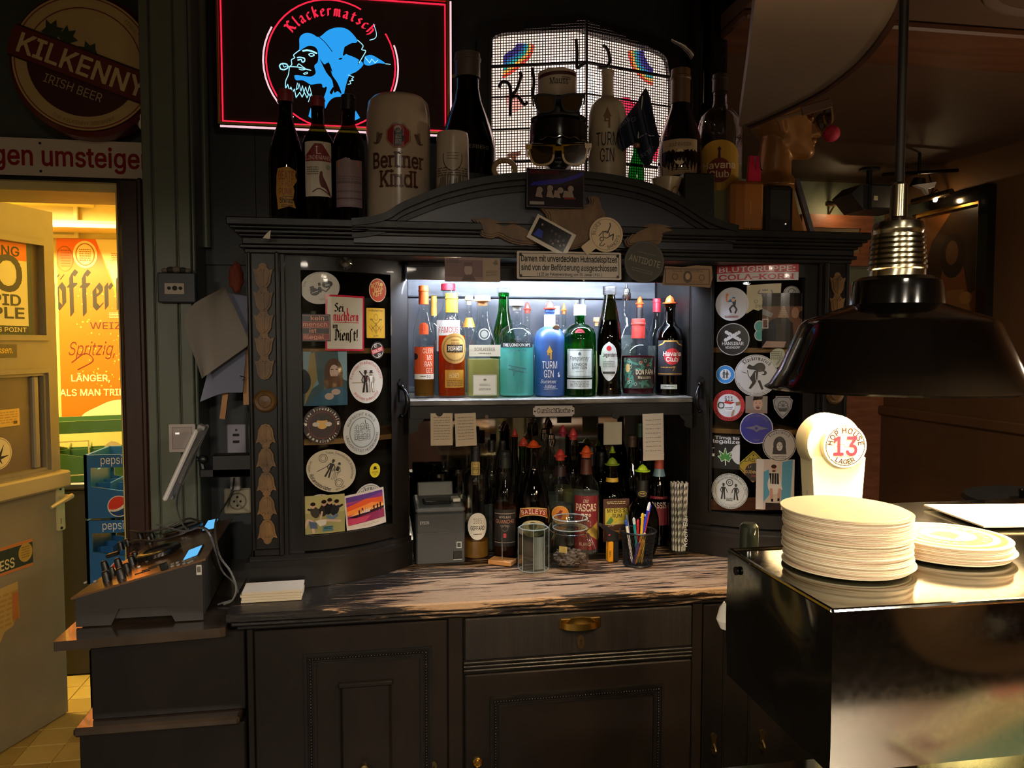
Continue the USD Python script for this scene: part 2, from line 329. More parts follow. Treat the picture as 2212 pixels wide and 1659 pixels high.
def plate(parent, name, s, place, mat, thick=.0006, mesh_w=None, label=None):
    """A thin solid sheet of outline s whose front lies 'thick' proud of the surface that place maps onto."""
    v, f = triangles(clean(s), mesh_w); n = len(v)
    front, back = place(v[:, 0], v[:, 1], np.full(n, thick)), place(v[:, 0], v[:, 1], np.zeros(n)); e = {}
    for t in f:
        for a, b in ((t[0], t[1]), (t[1], t[2]), (t[2], t[0])): e[(a, b)] = 1
    rimf = []
    for a, b in e:
        if (b, a) not in e: rimf += [(a, b + n, b), (a, a + n, b + n)]
    F_ = np.vstack([f, f[:, ::-1] + n, np.array(rimf).reshape(-1, 3)]); m = trimesh.Trimesh(np.vstack([front, back]), F_, process=False)
    return part(parent, name, m, mat, smooth=False, label=label)

printed('print_paper', .6); printed('print_gloss', .35, .08); printed('print_enamel', .15, .4)

# ---------------------------------------------------------------- materials of the place
paint('black_wood', '#0c0a08', '#15110e', .36, 9, (1, 1, .25), .12, coat=.06, rough2=.46, specular_ior_level=.32)
paint('brown_black_wood', '#110d0a', '#1a140f', .42, 7, (1, 1, .3), .12, specular_ior_level=.3)
paint('blue_lit_wood', '#0d0e1c', '#14162a', .36, 6, (1, 1, 1), .08)  # blue light falling on the arch board, painted into its colour
paint('carved_wood', '#4e3516', '#735122', .5, 24, (1, 1, .5), .2)
paint('drawer_wood', '#100c09', '#1e1610', .5, 30, (1, 1, .05), .5, lo=.45, hi=.75)
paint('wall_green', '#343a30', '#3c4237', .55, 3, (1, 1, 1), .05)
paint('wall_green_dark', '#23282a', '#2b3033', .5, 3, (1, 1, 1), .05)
paint('column_green', '#5a5f4f', '#626756', .38, 4, (1, 1, .3), .05)
paint('wall_brown', '#6b4a2c', '#745233', .6, 3, (1, 1, 1), .06)
paint('wall_beige', '#9d9078', '#aa9c83', .6, 3, (1, 1, 1), .05)
paint('wall_sage', '#7c8472', '#868d7a', .6, 3, (1, 1, 1), .05)
paint('ceiling_brown', '#4f3827', '#563e2c', .65, 2.5, (1, 1, 1), .06)
paint('soffit_grey', '#5d4e41', '#645547', .6, 2.5, (1, 1, 1), .04)
paint('beam_wood', '#4a2a16', '#633a20', .55, 5, (.35, 3, 3), .5)
paint('jamb_wood', '#24130d', '#371d12', .4, 6, (1, 1, .15), .25)
paint('door_paint', '#8b8268', '#948a70', .36, 5, (1, 1, 1), .06)
paint('door_panel_paint', '#6c5e4a', '#75664f', .36, 5, (1, 1, 1), .06)
paint('yellow_wall', '#c9b36a', '#d6c27c', .6, 3, (1, 1, 1), .1)
paint('pantry_tile', '#a88f4a', '#c2a75c', .4, 2.0, (1, 1, 1), .05)
paint('pantry_tile_dark', '#95793a', '#ab8f4a', .4, 2.0, (1, 1, 1), .05)
paint('dark_floor', '#1a1511', '#271f18', .5, 2, (1, 1, 1), .1)
paint('bar_wood', '#6a4626', '#855a33', .35, 6, (1, 8, 8), .15, coat=.3)
paint('light_wood', '#b07a45', '#c48d55', .5, 8, (1, 10, 1), .1)
paint('frame_wood', '#8a5334', '#a3664a', .45, 6, (1, 6, 6), .1)
def worn_counter(path):
    """Black paint rubbed through to bare wood along the grain, most where the arms and glasses go."""
    n = {'g': ('geometry', {}), 'm': ('mapping', {'scale': (1.6, 16, 16)}), 'n': ('noise_texture', {'scale': 4.2, 'detail': 9, 'roughness': .72, 'distortion': .6}),
         'nc': ('map_range', {'from_min': .32, 'from_max': .68, 'to_min': .0, 'to_max': 1.0}), 'm2': ('mapping', {'scale': (1, 2.2, 1)}), 'n2': ('noise_texture', {'scale': 2.3, 'detail': 2}), 'gn': ('noise_texture', {'scale': 60, 'detail': 4}), 's': ('separate_xyz', {}),
         'fx': ('map_range', {'range_type': 'smoothstep', 'from_min': -.24, 'from_max': .16, 'to_min': -.52, 'to_max': .0, 'clamp': True}),
         'fy': ('map_range', {'range_type': 'smoothstep', 'from_min': 1.90, 'from_max': 2.24, 'to_min': .235, 'to_max': -.04, 'clamp': True}),
         'fz': ('map_range', {'from_min': .940, 'from_max': .958, 'to_min': -.34, 'to_max': .0, 'clamp': True}), 'a2': ('math', {'math_type': 'add'}), 'a': ('math', {'math_type': 'add'}), 'b': ('math', {'math_type': 'add'}), 'c': ('math', {'math_type': 'multiply_add', 'value2': .55}),
         'r': ('rgb_ramp', {'ramp': [(0, lin('#15110f')), (.74, lin('#1d1815')), (.80, lin('#5e4b3a')), (.92, lin('#a88a6a')), (1, lin('#b2977a'))]}),
         'wood': ('rgb_ramp', {'ramp': [(.3, lin('#c9b6a2')), (.7, lin('#ffffff'))]}), 'mx': ('mix_color', {'blend_type': 'multiply', 'fac': .6}),
         'h': ('bump', {'strength': .35, 'distance': .002}), 'p': ('principled_bsdf', {'roughness': .36, 'coat_weight': .1})}
    L = [('g.position', 'm.vector'), ('m.vector', 'n.vector'), ('g.position', 'm2.vector'), ('m2.vector', 'n2.vector'), ('m.vector', 'gn.vector'), ('g.position', 's.vector'), ('s.x', 'fx.value'), ('s.y', 'fy.value'),
         ('fx.result', 'a.value1'), ('fy.result', 'a.value2'), ('n2.fac', 'c.value1'), ('n.fac', 'nc.value'), ('nc.result', 'c.value3'), ('c.value', 'b.value1'), ('s.z', 'fz.value'), ('a.value', 'a2.value1'), ('fz.result', 'a2.value2'), ('a2.value', 'b.value2'), ('b.value', 'r.fac'), ('r.color', 'mx.a'), ('gn.fac', 'wood.fac'), ('wood.color', 'mx.b'),
         ('mx.result', 'p.base_color'), ('b.value', 'h.height'), ('h.normal', 'p.normal')]
    return usdkit.material(stage, path, n, L, surface='p.BSDF')
LOOKS['worn_counter'] = worn_counter
def steel(path):
    n = {'tc': ('texture_coordinate', {}), 'n': ('noise_texture', {'scale': 5, 'detail': 0}), 'n2': ('noise_texture', {'scale': 160, 'detail': 3}), 'b': ('bump', {'strength': .06, 'distance': .01}),
         'q': ('map_range', {'from_min': .35, 'from_max': .7, 'to_min': .09, 'to_max': .13}), 'p': ('principled_bsdf', {'metallic': 1.0, 'base_color': lin('#85867e')})}
    return usdkit.material(stage, path, n, [('tc.object', 'n.vector'), ('tc.object', 'n2.vector'), ('n.fac', 'b.height'), ('n2.fac', 'q.value'), ('q.result', 'p.roughness'), ('b.normal', 'p.normal')], surface='p.BSDF')
LOOKS['steel'] = steel
plain('brass', '#c29a4a', .28, metallic=1.0); plain('old_brass', '#7d6a42', .4, metallic=1.0); plain('chrome', '#c9c9c6', .12, metallic=1.0); plain('dark_metal', '#3a3a3c', .3, metallic=1.0)
plain('black_enamel', '#0b0907', .13, coat_weight=.6); plain('white_enamel', '#efe9dc', .3); plain('mirror', '#9b9a94', .04, metallic=1.0); plain('dim_mirror', '#3c4048', .12, metallic=1.0)
plain('black_plastic', '#121214', .38); plain('grey_plastic', '#34373a', .42); plain('white_plastic', '#d6d0cc', .4); plain('rubber', '#0d0d0d', .7)
pane('clear_glass'); pane('thick_glass', (.86, .9, .88), 1.65, .02); pane('green_glass', (.04, .30, .08)); pane('bright_green_glass', (.03, .42, .10)); pane('dark_green_glass', (.015, .04, .018)); pane('brown_glass', (.10, .055, .015)); pane('black_glass', (.012, .009, .008)); pane('frosted_glass', (.8, .86, .84), 1.5, .25); pane('door_glass', (.86, .88, .86), 1.22)
pane('olive_glass', (.20, .20, .05))
printed('print_photo', .12, .5)

glow('puck_light', '#fff0dc', 130.0)
plain('niche_back', '#3d424b', .25, coat_weight=.4)
paint('grey_wood', '#4d5258', '#6b7076', .45, 5, (1, 6, 6), .15)
paint('shelf_wood', '#4a4844', '#8d887f', .4, 7, (1, 5, 5), .2, lo=.4, hi=.62)
paint('desk_top', '#2a221c', '#3d3228', .22, 5, (1, 3, 1), .1, coat=.3)
glow('tube_light', '#dfeaff', 300.0)
plain('acrylic', '#40302e', .12, coat_weight=.5); glow('glow_blue', '#2ba0f2', 1.0); glow('glow_cyan', '#9fe6ff', 1.2); glow('glow_red', '#ff2846', 1.1); glow('glow_pink', '#ffd0d8', 1.0)
plain('grille_black', '#14100e', .45)
plain('sign_red', '#5a1712', .3)
plain('cable_grey', '#4a4744', .5); glow('indicator_white', '#ffe6d8', 1.0)
plain('white_ceramic', '#b3a58c', .4)
liquid('liq_gold', '#b98a3a', .5); liquid('liq_orange', '#d4581c', .6); liquid('liq_pale', '#e6e2a8', .35); liquid('liq_aqua', '#8fe0d8', .55); liquid('liq_green', '#1c9a3a', .4); liquid('liq_clear', '#e4ece8', .12); liquid('liq_red', '#6a2030', .6); liquid('liq_dark', '#1a0f08', .8); liquid('liq_amber', '#7a4a14', .6); liquid('liq_rum', '#4a2410', .65); liquid('liq_ghost', '#c9c8a4', .5); liquid('liq_rose', '#b0585c', .4)
pane('purple_glass', (.16, .08, .10)); pane('smoky_glass', (.30, .27, .22)); pane('amber_glass', (.22, .11, .03))
plain('brown_lens', '#3a2c10', .05, coat_weight=1.0, specular_ior_level=.9)
paint('old_gold', '#7d5426', '#96693a', .38, 12, (1, 1, 1), .08, metallic=.35)
plain('blue_matt', '#2f4f86', .38)
liquid('glass_edge_glint', '#dfe5e1', .45)  # whitish body colour stands in for bright reflections along glass edges
pane('tumbler_glass', (.74, .77, .76), 1.9, .06)
paint('console_face', '#8a6448', '#a07a58', .24, 20, (1, 1, 1), .05, metallic=.7)
plain('console_black', '#262321', .45); plain('console_gloss', '#121112', .2); glow('screen_blue', '#66bdf5', 1.0)
plain('tap_green', '#20241c', .18, coat_weight=.4); plain('coaster_edge_a', '#cdbf9e', .7); plain('coaster_edge_b', '#c6ab8e', .7); plain('coaster_edge_c', '#d6c8ac', .7)
plain('pendant_brass', '#a39a80', .22, metallic=1.0); plain('pendant_rod', '#17110d', .55, specular_ior_level=.25); glow('bulb_warm', '#ffdcab', 620.0)
glow('picture_bulb', '#ffd9a0', 160.0); plain('table_dark', '#20272a', .35)
# ---------------------------------------------------------------- the room shell
CEIL, LOW, WALL = 3.05, 2.65, 2.62
struct('floor', [bx(-.70, 3.4, -3.2, 4.8, -.05, 0), bx(-3.2, -.70, -3.1, 2.62, -.05, 0)], 'dark_floor')
struct('ceiling', [bx(-3.3, 3.4, -3.3, 4.9, CEIL, CEIL + .06), bx(1.13, 3.4, -3.3, 4.9, LOW, LOW + .05)], 'ceiling_brown')
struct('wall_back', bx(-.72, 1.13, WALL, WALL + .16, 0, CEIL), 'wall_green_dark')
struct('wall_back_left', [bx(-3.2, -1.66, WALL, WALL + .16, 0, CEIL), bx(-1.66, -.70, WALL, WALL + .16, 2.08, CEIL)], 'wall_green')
struct('wall_left', bx(-3.3, -3.2, -3.2, 4.9, 0, CEIL), 'wall_beige')
struct('wall_front', bx(-3.3, 3.4, -3.3, -3.2, 0, CEIL), 'wall_beige')
struct('added_trim_8', bx(-3.2, 3.3, -3.2, -3.16, 0, 1.35), 'jamb_wood')  # unseen dark dado, added to darken what the steel box reflects
struct('wall_right', [bx(3.3, 3.4, -3.2, 4.9, 0, CEIL)], 'wall_brown')
struct('wall_far', bx(1.13, 3.4, 4.7, 4.8, 0, CEIL), 'wall_sage')
struct('wall_side', bx(1.05, 1.13, WALL + .16, 4.8, 0, CEIL), 'wall_sage')
struct('trim_1', [bx(1.13, 3.3, 4.66, 4.7, 0, 1.95), bx(1.13, 3.3, 4.64, 4.7, 1.93, 1.98)], 'frame_wood')          # panelling of the far wall
struct('trim_2', [bx(3.26, 3.3, .5, 4.66, 1.12, 1.18, .008), bx(3.285, 3.3, .5, 4.66, 0, 1.12)], 'wall_brown')      # dado of the right wall
# round grey soffit that hangs below the ceiling at the right end of the cabinet
SOF = 2.2
sof = smoothed([(.64, 1.02), (.72, 1.05), (.84, 1.17), (.923, 1.29), (1.0046, 1.50), (1.039, 1.675), (1.044, 1.785), (1.028, 1.95), (1.012, 2.05)], 6)
soff = pg(*sof, (.985, 2.05), (.80, 1.63), (.615, 1.22), (.60, 1.05))
struct('ceiling_soffit', [extr(soff, .05, at0=SOF + .002), bx(.84, .96, 1.5, 1.62, SOF + .05, CEIL)], 'soffit_grey')
struct('trim_7', extr(LineString(sof).buffer(.006, cap_style=2), .022, at0=SOF - .004), 'jamb_wood')
struct('ceiling_beam', bx(1.13, 3.3, 2.32, 2.63, LOW - .03, LOW, .008), 'beam_wood')
struct('ceiling_rose', moved(lathe([(.27, 0), (.29, -.012), (.30, -.012), (.31, 0)], 48), (2.02, 1.92, LOW)), 'ceiling_brown')
struct('trim_3', [bx(1.10, 1.16, 2.50, 2.60, 1.9, CEIL, .01), tube([(1.06, 2.53, 1.9), (1.06, 2.53, CEIL)], .022, 12)], 'black_wood')  # black post and pipe at the end of the wall
# green boarded column between the doorway and the cabinet
column = struct('trim_4', bx(-.70, -.565, 2.47, WALL, 0, CEIL, .004), 'column_green')
for x0, x1 in ((-.70, -.672), (-.669, -.606), (-.603, -.565)): struct('board', bx(x0 + .0008, x1 - .0008, 2.459, 2.472, .0, CEIL - .002, .003), 'column_green', parent=column)
struct('board', bx(-.566, -.556, 2.468, WALL - .01, 0, CEIL - .002, .003), 'column_green', parent=column)
struct('corner_bead', cyl(.014, 1.9, CEIL, 14).apply_translation((-.548, 2.585, 0)), 'column_green', parent=column)
jam = struct('trim_5', [bx(-.785, -.70, 2.50, 2.80, 0, 2.09, .006)], 'jamb_wood')                                   # dark door jamb
struct('casing', [bx(-.775, -.705, 2.485, 2.505, 0, 2.09, .008), bx(-.722, -.703, 2.472, 2.49, 0, 2.09, .006)], 'jamb_wood', parent=jam)
struct('lintel', bx(-1.66, -.785, 2.56, 2.80, 2.06, 2.09, .006), 'yellow_wall', parent=jam)
struct('stop_bead', bx(-.791, -.785, 2.51, 2.56, 0, 2.06, .002), 'yellow_wall', parent=jam)
# wall board in the recess beside the cabinet, with a narrow joint
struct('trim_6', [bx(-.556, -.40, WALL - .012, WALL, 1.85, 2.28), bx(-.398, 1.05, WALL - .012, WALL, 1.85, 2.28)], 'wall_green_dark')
# the store room behind the doorway
struct('wall_pantry', [bx(-2.75, -.7, 4.62, 4.72, 0, CEIL), bx(-2.78, -2.68, 2.78, 4.72, 0, CEIL), bx(-.70, -.6, 2.80, 4.72, 0, CEIL)], 'yellow_wall')
fl = struct('floor_pantry', bx(-2.7, -.70, 2.62, 4.62, -.05, -.004), 'pantry_tile')
for i in range(13):
    for j in range(14):
        x, y = -2.66 + i * .14, 2.70 + j * .137
        if x > -.98: continue
        struct('tile', moved(bx(x + .002, x + .136, y + .002, y + .133, -.006, .0005 * RNG.random(), .0015)), 'pantry_tile' if RNG.random() < .6 else 'pantry_tile_dark', parent=fl, smooth=False)
struct('baseboard_pantry', bx(-1.66, -1.0, 4.58, 4.62, 0, .09), 'yellow_wall')
def duct():
    t = thing('wall_cabinet', 'long yellow wooden box high on the store room wall above the orange poster', 'cabinet', (-1.62, 4.42, 2.2))
    part(t, 'body', bx(-.42, .06, -.25, .19, .14, .34, .006), 'yellow_wall'); part(t, 'bottom_board', bx(-.44, .40, -.10, .19, .0, .03, .004), 'yellow_wall'); part(t, 'edge_strip', bx(-.44, .40, -.13, -.10, -.012, .008, .002), colour('#e8c9b0'))
duct()
solo('cable', [tube([(-1.46, 4.58, 2.52), (-1.45, 4.56, 2.40), (-1.41, 4.57, 2.33), (-1.40, 4.58, 2.24)], .006, 6, 6), tube([(-1.40, 4.58, 2.50), (-1.38, 4.57, 2.36), (-1.30, 4.57, 2.32), (-1.20, 4.58, 2.22)], .005, 6, 6)], colour('#b59a55'), 'thin cables hanging down the yellow store room wall', 'cable')
fr = thing('picture_frame', 'empty white picture frame on the yellow store room wall above the open door', 'picture', (-1.80, 4.60, 2.17))
part(fr, 'frame', [extr(rim(R(-.16, 0, .16, .27), .018), .02, 'xz', -.02)], colour('#cdbd8c')); part(fr, 'sheet', bx(-.142, .142, -.008, -.004, .018, .252), colour('#b9ab78'))

# ---------------------------------------------------------------- orange poster in the store room
def poster():
    o = (-1.53, 4.612, 1.13); t = thing('poster', 'orange wheat beer poster with a foaming glass on the store room wall', 'poster', o)
    W, H = .46, 1.04; sheet = R(-W / 2, 0, W / 2, H); pl = flat()
    plate(t, 'sheet', sheet, pl, colour('#e86a10'), .002)
    r = random.Random(4); dots = ops.unary_union([disc(r.uniform(.0015, .005), r.uniform(-.15, .22), r.uniform(.18, .80)) for _ in range(150)])
    glass = pg((-.02, .99), (.05, .80), (.10, .55), (.15, .42), (.25, .36), (.25, 1.04), (0, 1.04))
    foam = pg((-.03, 1.04), (.02, .90), (.08, .74), (.14, .66), (.19, .60), (.25, .56), (.25, 1.04))
    L = [('#ef8a1c', glass), ('#e9d79a', foam), ('#f0c23a', pg((.08, .96), (.15, .88), (.23, .74), (.25, .66), (.25, .9), (.12, 1.02))), ('#f6b04a', dots),
         ('#e9dca6', disc(.062, -.085, .955, .075)), ('#b36a24', rim(disc(.05, -.085, .955, .062), .006).union(scribble(.06, .07, 6, -.085, .95, seed=3))), ('#a8601e', rim(disc(.045, -.19, .93, .07), .006).union(scribble(.05, .1, 7, -.185, .93, seed=9))),
         ('#c96a12', scribble(.05, .05, 5, .075, .94, seed=5)), ('#ffd9a0', scribble(.06, .035, 4, .06, .62, seed=6)),
         ('#2a2118', F('höffer', .20, -.125, .66, .36)), ('#3a2a1a', F('hof', .17, .15, .66, .16)), ('#5a2410', T('WEIZEN', .038, .05, .545, .24)),
         ('#5a1c10', T('Spritzig,', .075, -.065, .40, .24, shear=.35).buffer(-.001)), ('#5a1c10', ln([(-.17, .36), (-.1, .41), (-.06, .37), (-.14, .32)], .005, 6)), ('#f4e6b8', T('LÄNGER,', .036, -.075, .255, .20, bold=True)), ('#f4e6b8', T('ALS MAN TRINKT', .036, -.035, .175, .40, bold=True)),
         ('#e2d9b0', pg(*smoothed([(-.16, .0), (-.12, .07), (-.04, .115), (.03, .145), (.10, .15), (.17, .13), (.23, .07)], 5), (.23, 0), (-.16, 0)))]
    art(t, 'print', L, pl, 'print_paper', base=.0022, clip=sheet)
poster()

# ---------------------------------------------------------------- crates
def crate(name, label, loc, w, d, h, c, brand, rz=0.0):
    t = thing(name, label, 'crate', loc, rz); m = colour(c, .38); k = .012
    side = rim(R(-w / 2, 0, w / 2, h, .01), .026).union(pg((-w / 2, 0), (w / 2, 0), (w / 2, h * .17), (.02, h * .36), (-.05, h * .42), (-w / 2, h * .52))).union(R(-w / 2, h * .80, w / 2, h))
    part(t, 'front_wall', extr(side, k, 'xz', -d / 2), m); part(t, 'back_wall', extr(side, k, 'xz', d / 2 - k), m)
    ends = R(-d / 2, 0, d / 2, h).difference(disc(.06, 0, h * .80, .028))
    part(t, 'side_wall', extr(ends, k, 'yz', -w / 2), m); part(t, 'side_wall', extr(ends, k, 'yz', w / 2 - k), m)
    part(t, 'floor', bx(-w / 2 + k, w / 2 - k, -d / 2 + k, d / 2 - k, .004, .014), m)
    part(t, 'divider', [bx(-w / 2 + w * i / 4 - .003, -w / 2 + w * i / 4 + .003, -d / 2 + k, d / 2 - k, .014, h * .55) for i in (1, 2, 3)] + [bx(-w / 2 + k, w / 2 - k, -d / 2 + d * i / 3 - .003, -d / 2 + d * i / 3 + .003, .014, h * .5) for i in (1, 2)], m)
    pl = flat((0, -d / 2, 0))
    if brand == 'p':
        ball_ = disc(.042, -.01, 0)
        up_ = pg(*smoothed([(-.05, -.012), (-.03, -.014), (-.005, -.004), (.014, .016), (.02, .05)], 5), (-.06, .06))
        dn = pg(*smoothed([(-.045, -.022), (-.02, -.022), (.012, -.006), (.03, .02), (.032, .03)], 5), (.06, -.06), (-.05, -.06))
        y0 = h * .18; s = lambda q: shift(q, -.055, y0)
        L = [('#e9e4d6', s(disc(.046, -.01, 0))), ('#e5391f', s(ball_.intersection(up_))), ('#10437e', s(ball_.intersection(dn))), ('#f2efe6', T('pepsi', .036, -.09, h * .855, .085))]
    else: L = [('#e6dca0', rim(R(-.16, .03, .0, h * .68), .006)), ('#e8dca8', disc(.045, .10, h * .45, .055)), ('#2d5a2e', ops.unary_union([R(.06 + i * .014, h * .2, .066 + i * .014, h * .45) for i in range(7)]).intersection(disc(.04, .10, h * .45, .05))), ('#2d5a2e', T('BEVCO', .022, .10, h * .43, .06, bold=True))]
    art(t, 'print', L, pl, 'print_paper')
    return t
for k, z in enumerate((.0, .283, .566, .849)):
    crate('drinks_crate', ['blue plastic drinks crate at the bottom of the stack beside the dark jamb', 'blue plastic drinks crate second from the floor in the store room stack', 'blue plastic drinks crate under the topmost one in the store room stack', 'topmost blue plastic drinks crate in the stack seen through the doorway'][k], (-1.06, 3.66, z), .40, .30, .272, '#2a6ba8', 'p')
def keg():
    t = thing('storage_box', 'dark grey storage box under the green crate behind the blue crate stack', 'box', (-1.43, 4.08, 0)); part(t, 'body', bx(-.2, .2, -.16, .16, 0, .90, .01), colour('#26282a')); part(t, 'lid', bx(-.205, .205, -.165, .165, .90, .935, .008), colour('#3a3d40'))
keg()
crate('beer_crate', 'green plastic beer crate with a striped round badge on the dark box', (-1.43, 4.08, .937), .36, .28, .29, '#4d7a45', 'g', .3)
tin = thing('paint_bucket', 'small grey ribbed bucket on the tiled store room floor beside the door', 'bucket', (-1.545, 3.03, 0))
part(tin, 'body', lathe([(0, 0), (.045, 0), (.047, .02), (.05, .022), (.05, .03), (.047, .032), (.048, .06), (.052, .062), (.052, .07), (.048, .072), (.05, .1), (.055, .102), (.055, .112), (.05, .112), (.046, .01), (0, .01)], 24), colour('#55504a')); part(tin, 'lid', cyl(.05, .105, .112), colour('#6a645c'))

# ---------------------------------------------------------------- the open store room door
def door():
    ang = math.atan2(.932, .361); o = np.array([-1.645, 2.775, 0.008]); t = tag(thing('door_1', None, None, o, ang), 'open grey brown panelled store room door with stickers', None, None, 'structure')
    ex, n = np.array([cos(ang), sin(ang), 0]), np.array([sin(ang), -cos(ang), 0])
    def P(u, v, off=0.0):
        d = FW + RT * (u - 1106) / FPX - UP * (v - 829.5) / FPX; h = EYE + d * (((o + n * off - EYE) @ n) / (d @ n)); return (h - o) @ ex, h[2] - o[2]
    W, H = .80, 2.135
    e1 = P(83, 620, -.02)[0]; z1, z2 = P(83, 530)[1], P(83, 724)[1]; z3, z4 = P(85, 812)[1], P(85, 1012)[1]; e2 = P(97, 900)[0]
    up_, lo_ = R(.10, z2, e1, z1), R(.10, z4, e2, z3)
    part(t, 'frame', extr(R(0, 0, W, H).difference(up_).difference(lo_), .042, 'xz', 0), 'door_paint')
    part(t, 'panel', bx(.09, e1 + .01, .022, .034, z2 - .01, z1 + .01), 'door_panel_paint'); part(t, 'panel', bx(.09, e2 + .01, .022, .034, z4 - .01, z3 + .01), 'door_panel_paint')
    part(t, 'moulding', [extr(rim(up_.buffer(.022, join_style=2), .022), .012, 'xz', -.012), extr(rim(lo_.buffer(.03, join_style=2), .018), .014, 'xz', -.014), bx(e2 - .05, e2 - .02, .004, .03, z4, z3, .006)], 'door_paint')
    zl = P(120, 1035)[1]
    part(t, 'ledge_rail', bx(-.0, W + .012, -.045, .042, zl - .035, zl + .035, .008), 'door_ledge')
    hx, hz = P(129, 1095); part(t, 'handle_plate', extr(R(hx - .022, hz - .10, hx + .022, hz + .09, .008).difference(R(hx - .004, hz - .072, hx + .004, hz - .048)), .006, 'xz', -.006), 'handle_alloy')
    part(t, 'handle', [tube([(hx, .0, hz + .045), (hx, -.05, hz + .045)], .010, 10), tube([(hx + .014, -.05, hz + .047), (hx - .02, -.054, hz + .042), (hx - .075, -.052, hz + .028), (hx - .10, -.05, hz + .02)], (.011, .012, .009, .007), 10)], 'handle_alloy')
    part(t, 'screw', [cyl(.006, 0, .002, 12).apply_transform(pose((hx, -.006, hz + dz), rx=pi / 2)) for dz in (.078, -.09)], 'dark_metal')
    fl_ = lambda x, z, y=0.0: flat((x, y, z))
    def stick(name, label, s, L, x, z, y=-.0002, mat='#ddd0a0', cat_='sticker'):
        M = pose(o, ang) @ pose((x, y, z)); q = thing(name, label, cat_, M=M); plate(q, 'sheet', s, flat(), colour(mat), .0012); art(q, 'print', L, flat(), 'print_paper', clip=s, base=.0014, lift=.00025); return q
    # warning plate: right part in view
    xr, zt = P(56, 539, -.02); _, zb = P(56, 715, -.02); w, h = .37, zt - zb; cx = xr - w / 2; yy = .0205
    stick('warning_sign', 'metal warning plate with orange band hung in the upper door panel', R(-w / 2 - .012, -.04, w / 2 + .022, h + .03, .012), [('#4f5a48', R(-w / 2 - .012, -.04, w / 2 + .022, h + .03, .012)), ('#d9d4a0', R(-w / 2, h * .0, w / 2, h * .79)), ('#dd7a1c', R(-w / 2, h * .79, w / 2, h)),
          ('#3c3a26', T('WARNING', .036, 0, h * .84, .30, bold=True)), ('#4a4a40', T('NO', .135, .02, h * .42, .28, bold=True)), ('#4a4a40', T('STUPID', .042, 0, h * .245, .30, bold=True)), ('#4a4a40', T('PEOPLE', .042, 0, h * .09, .33, bold=True)),
          ('#4a4a40', R(-w / 2, -.028, w / 2, -.004)), ('#cfc98e', T('BEYOND THIS POINT', .017, .0, -.024, .345, bold=True))], cx, zb + .02, yy, '#4f5a48', 'sign')
    xa, za = P(36, 758); stick('door_sign', 'narrow grey door plate with a line of yellow script below the upper panel', R(-.30, -.026, .0, .026, .003), [('#6d6243', rim(R(-.298, -.024, -.002, .024), .002)), ('#d9b84a', T('stets geschlossen.', .024, -.145, -.008, .25, bold=True, shear=.25))], xa, za, -.0003, '#5e563f', 'sign')
    xb, zb2 = P(42, 900, -.02); stick('banknote', 'worn yellow banknote stuck on the lower recessed door panel', R(-.15, -.034, 0, .034), [('#b98e3c', scribble(.13, .05, 5, -.075, 0, seed=2)), ('#6a5428', R(-.03, -.026, -.012, -.014))], xb, zb2, .0205, '#d8b45a', 'banknote')
    xc, zc = P(-4, 980, -.02); stick('sticker', 'round cream sticker with a black sketch on the lower recessed door panel', disc(.063, 0, 0), [('#4a4436', ring(.057, .0585)), ('#26221c', pg((-.03, -.02), (-.01, .03), (.005, .0), (.028, .035), (.012, -.012), (.05, -.012), (.01, -.025), (.018, -.045), (-.005, -.022), (-.02, -.045)))], xc, zc, .0205, '#ddd2a8')
    xs, zs = P(70, 1192); stick('sticker', 'green brewery sticker with a gold disc and orange border low on the door', pg((-.34, -.055), (0, -.055), (0, .055), (-.34, .055)), [('#c87a3c', R(-.34, .044, 0, .055).union(R(-.34, -.055, 0, -.044))), ('#2e3b30', R(-.34, -.043, 0, .043)), ('#b99a44', disc(.034, -.036, .008, .038)), ('#8a7030', scribble(.04, .05, 5, -.036, .008, seed=8)), ('#d8c890', T('GUINNESS', .038, -.19, -.035, .20, bold=True, slab=True))], xs, zs, -.0003, '#d0b070')
    xp, zp = P(40, 1320); stick('torn_poster', 'torn yellowed paper remnant low on the open door', pg((-.4, .10), (0, .12), (.004, -.03), (-.012, -.025), (-.03, -.05), (-.07, -.06), (-.10, -.11), (-.4, -.13)), [('#b8924a', scribble(.22, .14, 7, -.10, .02, seed=4)), ('#c07a3a', R(-.03, -.03, 0, .08))], xp, zp, -.0003, '#c3a560', 'poster')
plain('door_ledge', '#b8ab80', .35); plain('handle_alloy', '#d8cc9c', .35, metallic=.3)
door()

# ---------------------------------------------------------------- the back bar cabinet: bow-fronted glass cupboards either side of an open niche
XC, XL, XI = .497, -.34, .072           # middle, left outer edge, left edge of the niche
ZB, ZD, ZT = 1.047, 1.83, 1.912         # top of the plinths, top of the doors, top of the cornice
def yb(x): return 2.045 + .155 * np.clip((np.asarray(x) + .22) / .292, 0, 1.2) ** 2      # plinth front, left half
def yd(x): return yb(x) + .022                                                              # door front
def plan(x0, x1, f, d0, d1, n=10):
    xs = np.linspace(x0, x1, n); return pg(*[(x, float(f(x)) + d0) for x in xs], *[(x, float(f(x)) + d1) for x in xs[::-1]])
def both(m, side): return m if side == 0 else mirrored(m, XC)
cab = thing('back_bar_cabinet', 'tall black carved wooden back bar cabinet with arched top and glass cupboards', 'cabinet', (0, 0, 0))
GX0, GX1, GZ0, GZ1 = -.208, .022, 1.092, 1.787
DOORS = []
